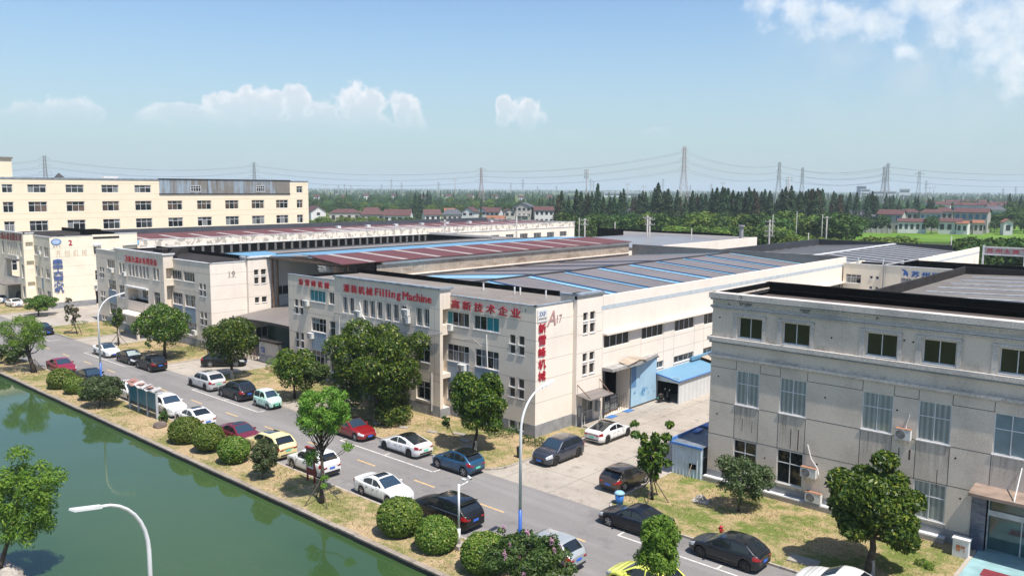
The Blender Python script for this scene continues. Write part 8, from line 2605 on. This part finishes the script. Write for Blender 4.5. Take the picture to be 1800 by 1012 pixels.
for i in range(30):
    x = (1640 + (i % 10) * 14 if i < 20 else 560 + (i - 20) * 45) + random_far.uniform(-6, 6); d = 720 + (i // 10) * 120 + random_far.uniform(-40, 40)
    if hproto is None:
        hproto = house(LD, x - 7, x + 7, 354, 358, 366, d, 'house_white', 'roof_maroon', 'gable', .2, 8, 2, 1, group='distant houses'); hkids = children(hproto)
        o = hproto
    else:
        o = hproto.copy(); COL.objects.link(o)
        for k in hkids:
            q = k.copy(); COL.objects.link(q); q.parent = o
    p = at_dist(x, 350, d); o.location = (p.x, p.y, random_far.uniform(-1, 1.0) - .5); o.rotation_euler = (0, 0, math.atan2(p.y, p.x) - math.pi / 2 + random_far.uniform(-.4, .4))

# far industrial buildings on the skyline
M['far_blue'] = plain('far_blue_cladding', (0.10, 0.15, 0.24), .6, var=.1, scale=.05)
M['far_white'] = plain('far_white_cladding', (0.60, 0.61, 0.62), .7, var=.1, scale=.05)


def skyline_block(label, px0, px1, y_top, dist, mat, depth=40, bands=3):
    a, c = at_dist(px0, y_top, dist), at_dist(px1, y_top, dist)
    d = (c - a); d.z = 0; l = d.length; d.normalize(); n = Vector((-d.y, d.x, 0))
    e = empty('distant_plant', ((a.x + c.x) / 2, (a.y + c.y) / 2, 0), math.atan2(d.y, d.x), label, 'factory', 'plants on the skyline')
    h = a.z
    b = MB(); b.box(-l / 2, l / 2, 0, depth, -1, h); b.build('wall', M[mat], e)
    b = MB(); b.box(-l / 2 - 1, l / 2 + 1, -1, depth + 1, h, h + 1.2); b.build('roof', M['far_white'], e)
    for i in range(bands):
        b = MB(); z = h * (i + .4) / bands; b.box(-l / 2 + 2, l / 2 - 2, -.3, .2, z, z + h / bands * .3); b.build('window_band', M['house_window'], e)


skyline_block('tall blue-grey plant block on the skyline', 1506, 1523, 327.5, 2300, 'far_blue', 50, 4)
skyline_block('lower white wing against the blue-grey plant block on the skyline', 1513, 1530, 333, 2250, 'far_white', 40, 3)
skyline_block('long pale factory range on the skyline behind the paired pylons', 1530, 1576, 336.5, 2300, 'far_white', 60, 2)
skyline_block('pale factory range with a taller end on the skyline right of the paired pylons', 1581, 1600, 332.5, 2300, 'far_white', 60, 2)
skyline_block('long reddish-roofed plant low on the skyline above the conifer belt', 1062, 1130, 338.5, 2000, 'far_white', 60, 1)

# far woods: one mass of small crowns out to the horizon
rg = np.random.default_rng(5)
VV, FF = [], []
off = 0
ring8 = np.array([[math.cos(2 * math.pi * i / 7), math.sin(2 * math.pi * i / 7)] for i in range(7)])
pts = []
for k in range(7200):
    d = 700 * (6500 / 700) ** rg.random() ** 1.15
    x = rg.uniform(-60, 1880)
    pts.append((x, d))
for (x, d) in pts:
    p = at_dist(x, 340, d)
    if mnoise.noise(Vector((p.x * .0035, p.y * .0035, 0))) < -.12 + rg.normal() * .12: continue
    con = mnoise.noise(Vector((p.x * .006 + 9, p.y * .006, 3))) > (.05 if d > 1300 else .32)
    if d < 1300 and rg.random() < .35: continue
    h = rg.uniform(11, 17) if con else rg.uniform(5, 10)
    r = h * rg.uniform(.14, .2) if con else h * rg.uniform(.42, .62)
    prof = ((0, 1.0), (.35, .72), (.65, .42), (1.0, .02)) if con else ((.1, .6), (.35, 1.0), (.7, .85), (1.0, .12))
    ph = rg.uniform(0, 6.28); cs, sn = math.cos(ph), math.sin(ph)
    vs = []
    for (t, q) in prof:
        j = rg.uniform(.72, 1.25, size=(7, 1))
        xy = ring8 * r * q * j
        vs.append(np.concatenate([xy[:, :1] * cs - xy[:, 1:] * sn + p.x, xy[:, :1] * sn + xy[:, 1:] * cs + p.y, np.full((7, 1), h * t) + rg.uniform(-.05, .05, (7, 1)) * h], 1))
    VV.append(np.concatenate(vs))
    f = []
    for a in range(3):
        for b in range(7):
            b2 = (b + 1) % 7
            f.append((off + a * 7 + b, off + a * 7 + b2, off + (a + 1) * 7 + b2, off + (a + 1) * 7 + b))
    FF += f; off += 28


def woods_mat():
    mt, nt, b = new_mat('far_woods')
    n = NT(mt)
    c = n.mix(n.step(n.noise(.02, 4), .35, .65), (0.016, 0.040, 0.016), (0.042, 0.075, 0.024))
    c = n.mix(.5, c, n.mix(n.step(n.noise(.6, 5, .6), .3, .7), (.15, .15, .15), (.85, .85, .85)), 'OVERLAY')
    n.L(c, b.inputs['Base Color']); b.inputs['Roughness'].default_value = 1; b.inputs['Specular IOR Level'].default_value = 0
    return mt


M['woods'] = woods_mat()
tag(fast_mesh('far_woods', np.concatenate(VV), np.array(FF), M['woods']), 'hazy woods across the plain out to the horizon', 'woods', kind='stuff')

# ------------------------------------------------------------------ pylons and cables
M['pylon'] = plain('galvanised_steel', (0.30, 0.30, 0.31), .7, 0.0, var=.1)
M['pylon_red'] = plain('red_white_steel', (0.38, 0.27, 0.26), .7, 0.0, var=.1)
M['cable'] = plain('cable_grey', (0.10, 0.10, 0.105), .7)
ARMS = {}


def pylon(label, px, top_y, dist, kind='big', mem=.26, arms=3, spread=None, red=False, group='lattice pylons across the plain'):
    p = at_dist(px, 340, dist); h = at_dist(px, top_y, dist).z
    az = math.atan2(p.y, p.x) - math.pi / 2
    e = empty('pylon', (p.x, p.y, 0), az + (.25 if kind == 'big' else 0), label, 'pylon', group)
    mt = M['pylon_red' if red else 'pylon']
    if kind == 'mono':
        b = MB(); b.tube([(0, 0, 0), (0, 0, h)], [mem * 2.2, mem * 1.3], 8); b.build('mast', mt, e, True)
        b = MB()
        for k in range(arms): z = h * (.97 - .06 * k); b.bar((-2.6, 0, z), (2.6, 0, z), mem)
        b.build('cross_arms', mt, e)
        return e
    w0 = h * (.085 if kind == 'big' else .06)
    wt = h * .017
    zk = h * (.62 if kind != 'slim' else .9)
    wk = wt * 1.5
    hwid = lambda z: w0 + (wk - w0) * z / zk if z < zk else wk + (wt - wk) * (z - zk) / (h - zk)
    b = MB()
    zs = [0]
    while zs[-1] < h * .97:
        zs.append(min(h, zs[-1] + max(h * .035, hwid(zs[-1]) * 1.7)))
    for i in range(len(zs) - 1):
        z0, z1 = zs[i], zs[i + 1]; a, c = hwid(z0), hwid(z1)
        P0 = [(-a, -a), (a, -a), (a, a), (-a, a)]; P1 = [(-c, -c), (c, -c), (c, c), (-c, c)]
        for k in range(4):
            q = (k + 1) % 4
            b.bar((*P0[k], z0), (*P1[k], z1), mem)
            b.bar((*P0[k], z0), (*P1[q], z1), mem * .6); b.bar((*P0[q], z0), (*P1[k], z1), mem * .6); b.bar((*P1[k], z1), (*P1[q], z1), mem * .6)
    b.build('lattice', mt, e)
    tips = []
    sp = spread or h * .12
    for k in range(arms):
        z = h * (.93 - .13 * k)
        L_ = sp * (.85 + .12 * k if kind != 'tee' else (1.25 - .1 * k))
        b = MB()
        for sg in (-1, 1):
            b.bar((0, -wt, z), (sg * L_, 0, z + .3), mem * .8); b.bar((0, wt, z), (sg * L_, 0, z + .3), mem * .8); b.bar((0, 0, z + h * .03), (sg * L_, 0, z + .3), mem * .7)
            b.bar((sg * L_, 0, z + .3), (sg * L_, 0, z - h * .035), mem * .9)
            tips.append(Vector((sg * L_, 0, z - h * .035)))
        b.build('cross_arm', mt, e)
    b = MB()
    for sg in (-1, 1): b.bar((sg * wt, 0, h * .95), (sg * sp * .30, 0, h * 1.0), mem * .7)
    b.build('peak', mt, e)
    mw = Matrix.Translation(e.location) @ e.rotation_euler.to_matrix().to_4x4()
    ARMS[label] = [mw @ t for t in tips]
    return label


PA = pylon('pylon with a forked top above the yellow block stair tower', 82, 271, 800, 'big', .2, 3, 4.4)
PB = pylon('pylon with a forked top above the patched blue parapet', 448, 283.5, 900, 'big', .22, 3, 4.6)
PC = pylon('red-white pylon with a flared top above the village', 846, 293, 830, 'big', .2, 3, 5.4, True)
PD = pylon('tallest pylon, red-white lattice, right of the middle of the skyline', 1201, 255, 740, 'big', .19, 3, 3.4, True)
PE = pylon('grey pylon left of the monopole above the conifer belt', 1368, 283, 930, 'big', .21, 3, 2.6)
PF = pylon('grey pylon right of the monopole above the conifer belt', 1409, 293, 1080, 'big', .23, 3, 2.8)
PG = pylon('taller of the paired grey pylons on the right', 1558, 285, 900, 'big', .21, 3, 3.0)
PH = pylon('slightly shorter of the paired grey pylons on the right', 1552, 291, 1060, 'big', .23, 3, 3.0)
PI_ = pylon('slim pointed pylon right of the paired pylons', 1614, 301, 950, 'slim', .3, 1)
for (x, y, d, lab) in ((771, 320, 1300, 'dark pylon left of the red-white flared pylon'), (688, 315, 1750, 'small hazy pylon above the twin conifers'), (706, 321, 1800, 'small hazy pylon just right of the one above the twin conifers'), (606, 323, 1900, 'hazy pylon above the cream hip-roofed house'), (595, 325, 2000, 'faint pylon nearest the end of the long yellow block'),
                       (617, 326, 2000, 'faint pylon right of the one above the cream hip-roofed house'), (671, 323, 1900, 'faint narrow pylon between the maroon-roofed houses and the twin conifers'), (919, 315, 1600, 'hazy pylon above the three-storey villa'), (898, 321, 1900, 'faint pylon left of the one above the villa'), (945, 327, 1900, 'faint small pylon right of the one above the villa'), (978, 326, 1900, 'faint small pylon at the left end of the conifer belt'),
                       (1038, 314, 1700, 'hazy pylon close behind the telecom mast, left one'), (1043, 318, 1900, 'hazy pylon close behind the telecom mast, right one'), (1165, 314, 1600, 'hazy pylon left of the tallest pylon'), (1213, 325, 1900, 'faint pylon just right of the tallest pylon foot'), (1250, 323, 1800, 'faint pylon between the tallest pylon and the conifer gap'), (1382, 317, 1700, 'faint pylon beside the black monopole'), (1627, 317, 1500, 'small pylon with a forked top right of the slim pointed pylon'),
                       (1763, 331, 2000, 'faint pylon near the right edge of the skyline'), (1785, 328, 2000, 'faint pylon at the far right of the skyline')):
    pylon(lab, x, y, d, 'small', .30, 3, 3.2, False, 'faint pylons on the skyline')
for (x, y, d, lab) in ((800, 313, 1000, 'pale monopole left of the red-white flared pylon'), (1103, 321, 900, 'dark monopole above the left part of the conifer belt'), (1132, 326, 900, 'short dark monopole right of the first dark monopole'), (1270, 319, 900, 'thin monopole right of the tallest pylon'), (1386, 310, 620, 'black monopole between two grey pylons'), (573, 324, 1300, 'thin monopole beside the end of the long yellow block'), (1634, 329, 1500, 'stubby monopole right of the slim pointed pylon'), (1641, 328, 1500, 'second stubby monopole right of the slim pointed pylon')):
    pylon(lab, x, y, d, 'mono', .34, 2, group='steel monopoles')
# telecom mast
p = at_dist(1031, 340, 560); h = at_dist(1031, 297, 560).z
e = empty('telecom_mast', (p.x, p.y, 0), 0, 'telecom mast with three rings of antennas above the conifer belt', 'telecom mast')
b = MB(); b.tube([(0, 0, 0), (0, 0, h)], [.65, .32], 10); b.build('mast', M['pylon'], e, True)
for k, zz in enumerate((.97, .91, .84)):
    b = MB()
    for i in range(8):
        a = 2 * math.pi * i / 8; b.box(1.4 * math.cos(a) - .18, 1.4 * math.cos(a) + .18, 1.4 * math.sin(a) - .18, 1.4 * math.sin(a) + .18, h * zz - .9, h * zz + .7)
    b.tube([(1.2 * math.cos(t), 1.2 * math.sin(t), h * zz - .4) for t in [2 * math.pi * i / 12 for i in range(13)]], .1, 5)
    b.build('antenna_ring', M['coping_white'], e)


def span(a, c, sag, r=.075):
    n = 16
    return [a.lerp(c, i / n) - Vector((0, 0, sag * 4 * (i / n) * (1 - i / n))) for i in range(n + 1)]


offL = [at_dist(-260, 268 + 9 * (i // 2), 760) + Vector((0, 0, 0)) for i in range(6)]
offR = [at_dist(2050, 296 + 10 * (i // 2), 900) for i in range(6)]
chain = [('the left frame edge', offL), ('a', ARMS[PA]), ('b', ARMS[PB]), ('c', ARMS[PC]), ('d', ARMS[PD]), ('e', ARMS[PE]), ('g', ARMS[PG]), ('z', offR)]
txt = ['between the left edge and the pylon above the stair tower', 'between the two fork-topped pylons over the yellow block', 'between the patched parapet pylon and the flared red-white pylon', 'between the flared pylon and the tallest pylon', 'between the tallest pylon and the grey pylon beside the monopole', 'between the grey pylon and the paired pylons', 'from the paired pylons to the right edge']
for i in range(len(chain) - 1):
    A, B = chain[i][1], chain[i + 1][1]
    for j in range(6):
        b = MB(); b.tube(span(A[j], B[j], 6.5 if i not in (3, 4) else 6), .06, 4, False)
        tag(b.build('power_cable', M['cable']), 'sagging power cable ' + txt[i], 'power cable', 'power cables ' + txt[i])
A, B = ARMS[PF], ARMS[PH]
for j in range(6):
    b = MB(); b.tube(span(A[j], B[j], 5), .06, 4, False)
    tag(b.build('power_cable', M['cable']), 'thin power cable from the grey pylon right of the monopole to the shorter paired pylon', 'power cable', 'power cables to the shorter paired pylon')

# ------------------------------------------------------------------ utility poles among the rear halls
M['pole_concrete'] = plain('pole_concrete', (0.33, 0.32, 0.31), .9, var=.15)
for (x, yt, d, arms_, lab) in ((782, 386, 196, 2, 'utility pole with a transformer frame above the peeling white parapet'), (805, 400, 190, 1, 'short forked pole in front of the peeling white parapet'), (908, 380, 185, 0, 'thick grey pole in front of the white parapet windows'), (1018, 383, 215, 0, 'thin pole right of the white hall end'), (1028, 384, 215, 2, 'stout pole with a cross frame right of the white hall end'),
                              (1081, 390, 205, 0, 'slender pole behind the maroon roof end'), (1138, 379, 185, 1, 'left of the twin utility poles behind the near hall'), (1142, 382, 186, 2, 'right of the twin utility poles behind the near hall'), (1216, 401, 180, 0, 'thin pole in front of the low cream hall wall'), (1353, 386, 200, 4, 'big grey pole bristling with insulators and wires'), (1358, 377, 235, 0, 'thin tall pole behind the bristling pole'),
                              (1445, 377, 255, 0, 'left of two pale poles by the field corner'), (1453, 380, 255, 1, 'right of two pale poles by the field corner'), (1258, 383, 290, 0, 'pale thin post among the tree belt'), (1400, 372, 280, 0, 'pale post in front of the light trees'), (1674, 415, 205, 0, 'short post at the near edge of the green field'), (1422, 409, 215, 0, 'white post beside the field corner')):
    p = at_dist(x, 400, d); h = at_dist(x, yt, d).z
    e = empty('utility_pole', (p.x, p.y, 0), math.atan2(p.y, p.x) - math.pi / 2, lab, 'utility pole', 'utility poles behind the halls')
    b = MB(); b.tube([(0, 0, 0), (0, 0, h)], [.24, .17] if arms_ != 0 or x == 908 else [.13, .10], 8); b.build('post', M['pole_concrete'], e, True)
    for k in range(arms_):
        z = h - .5 - k * 1.1
        b = MB(); b.bar((-1.1, -.12, z), (1.1, -.12, z), .14)
        for q in (-1, -.4, .4, 1): b.tube([(q, -.12, z + .05), (q, -.12, z + .38)], .07, 5)
        b.build('cross_arm', M['pole_concrete'], e)
# field wall
for i in range(9):
    a, c = at_dist(1484 + i * 9.6, 400, 432), at_dist(1484 + i * 9.6 + 8.2, 400, 432)
    b = MB(); b.bar((a.x, a.y, 1.0), (c.x, c.y, 1.0), .3, 2.0); b.bar((a.x, a.y, 1.3), (a.x, a.y, 1.32), .6, .6); b.box(a.x - .3, a.x + .3, a.y - .3, a.y + .3, 0, 2.5)
    tag(b.build('field_wall', M['house_grey']), 'one bay of the pale boundary wall along the far side of the green field', 'boundary wall', 'bays of the field boundary wall')

# ------------------------------------------------------------------ haze over the plain
hz = MB(); hz.box(-9300, 9300, -9300, 9300, -4, 90)
hm = bpy.data.materials.new('haze'); hm.use_nodes = True
hn = hm.node_tree; hn.nodes.clear()
ho = hn.nodes.new('ShaderNodeOutputMaterial'); hv = hn.nodes.new('ShaderNodeVolumePrincipled')
hv.inputs['Color'].default_value = (0.78, 0.92, 1.0, 1); hv.inputs['Density'].default_value = 0.00017; hv.inputs['Anisotropy'].default_value = 0.0
hn.links.new(hv.outputs[0], ho.inputs['Volume'])
tag(hz.build('haze', hm), kind='stuff')
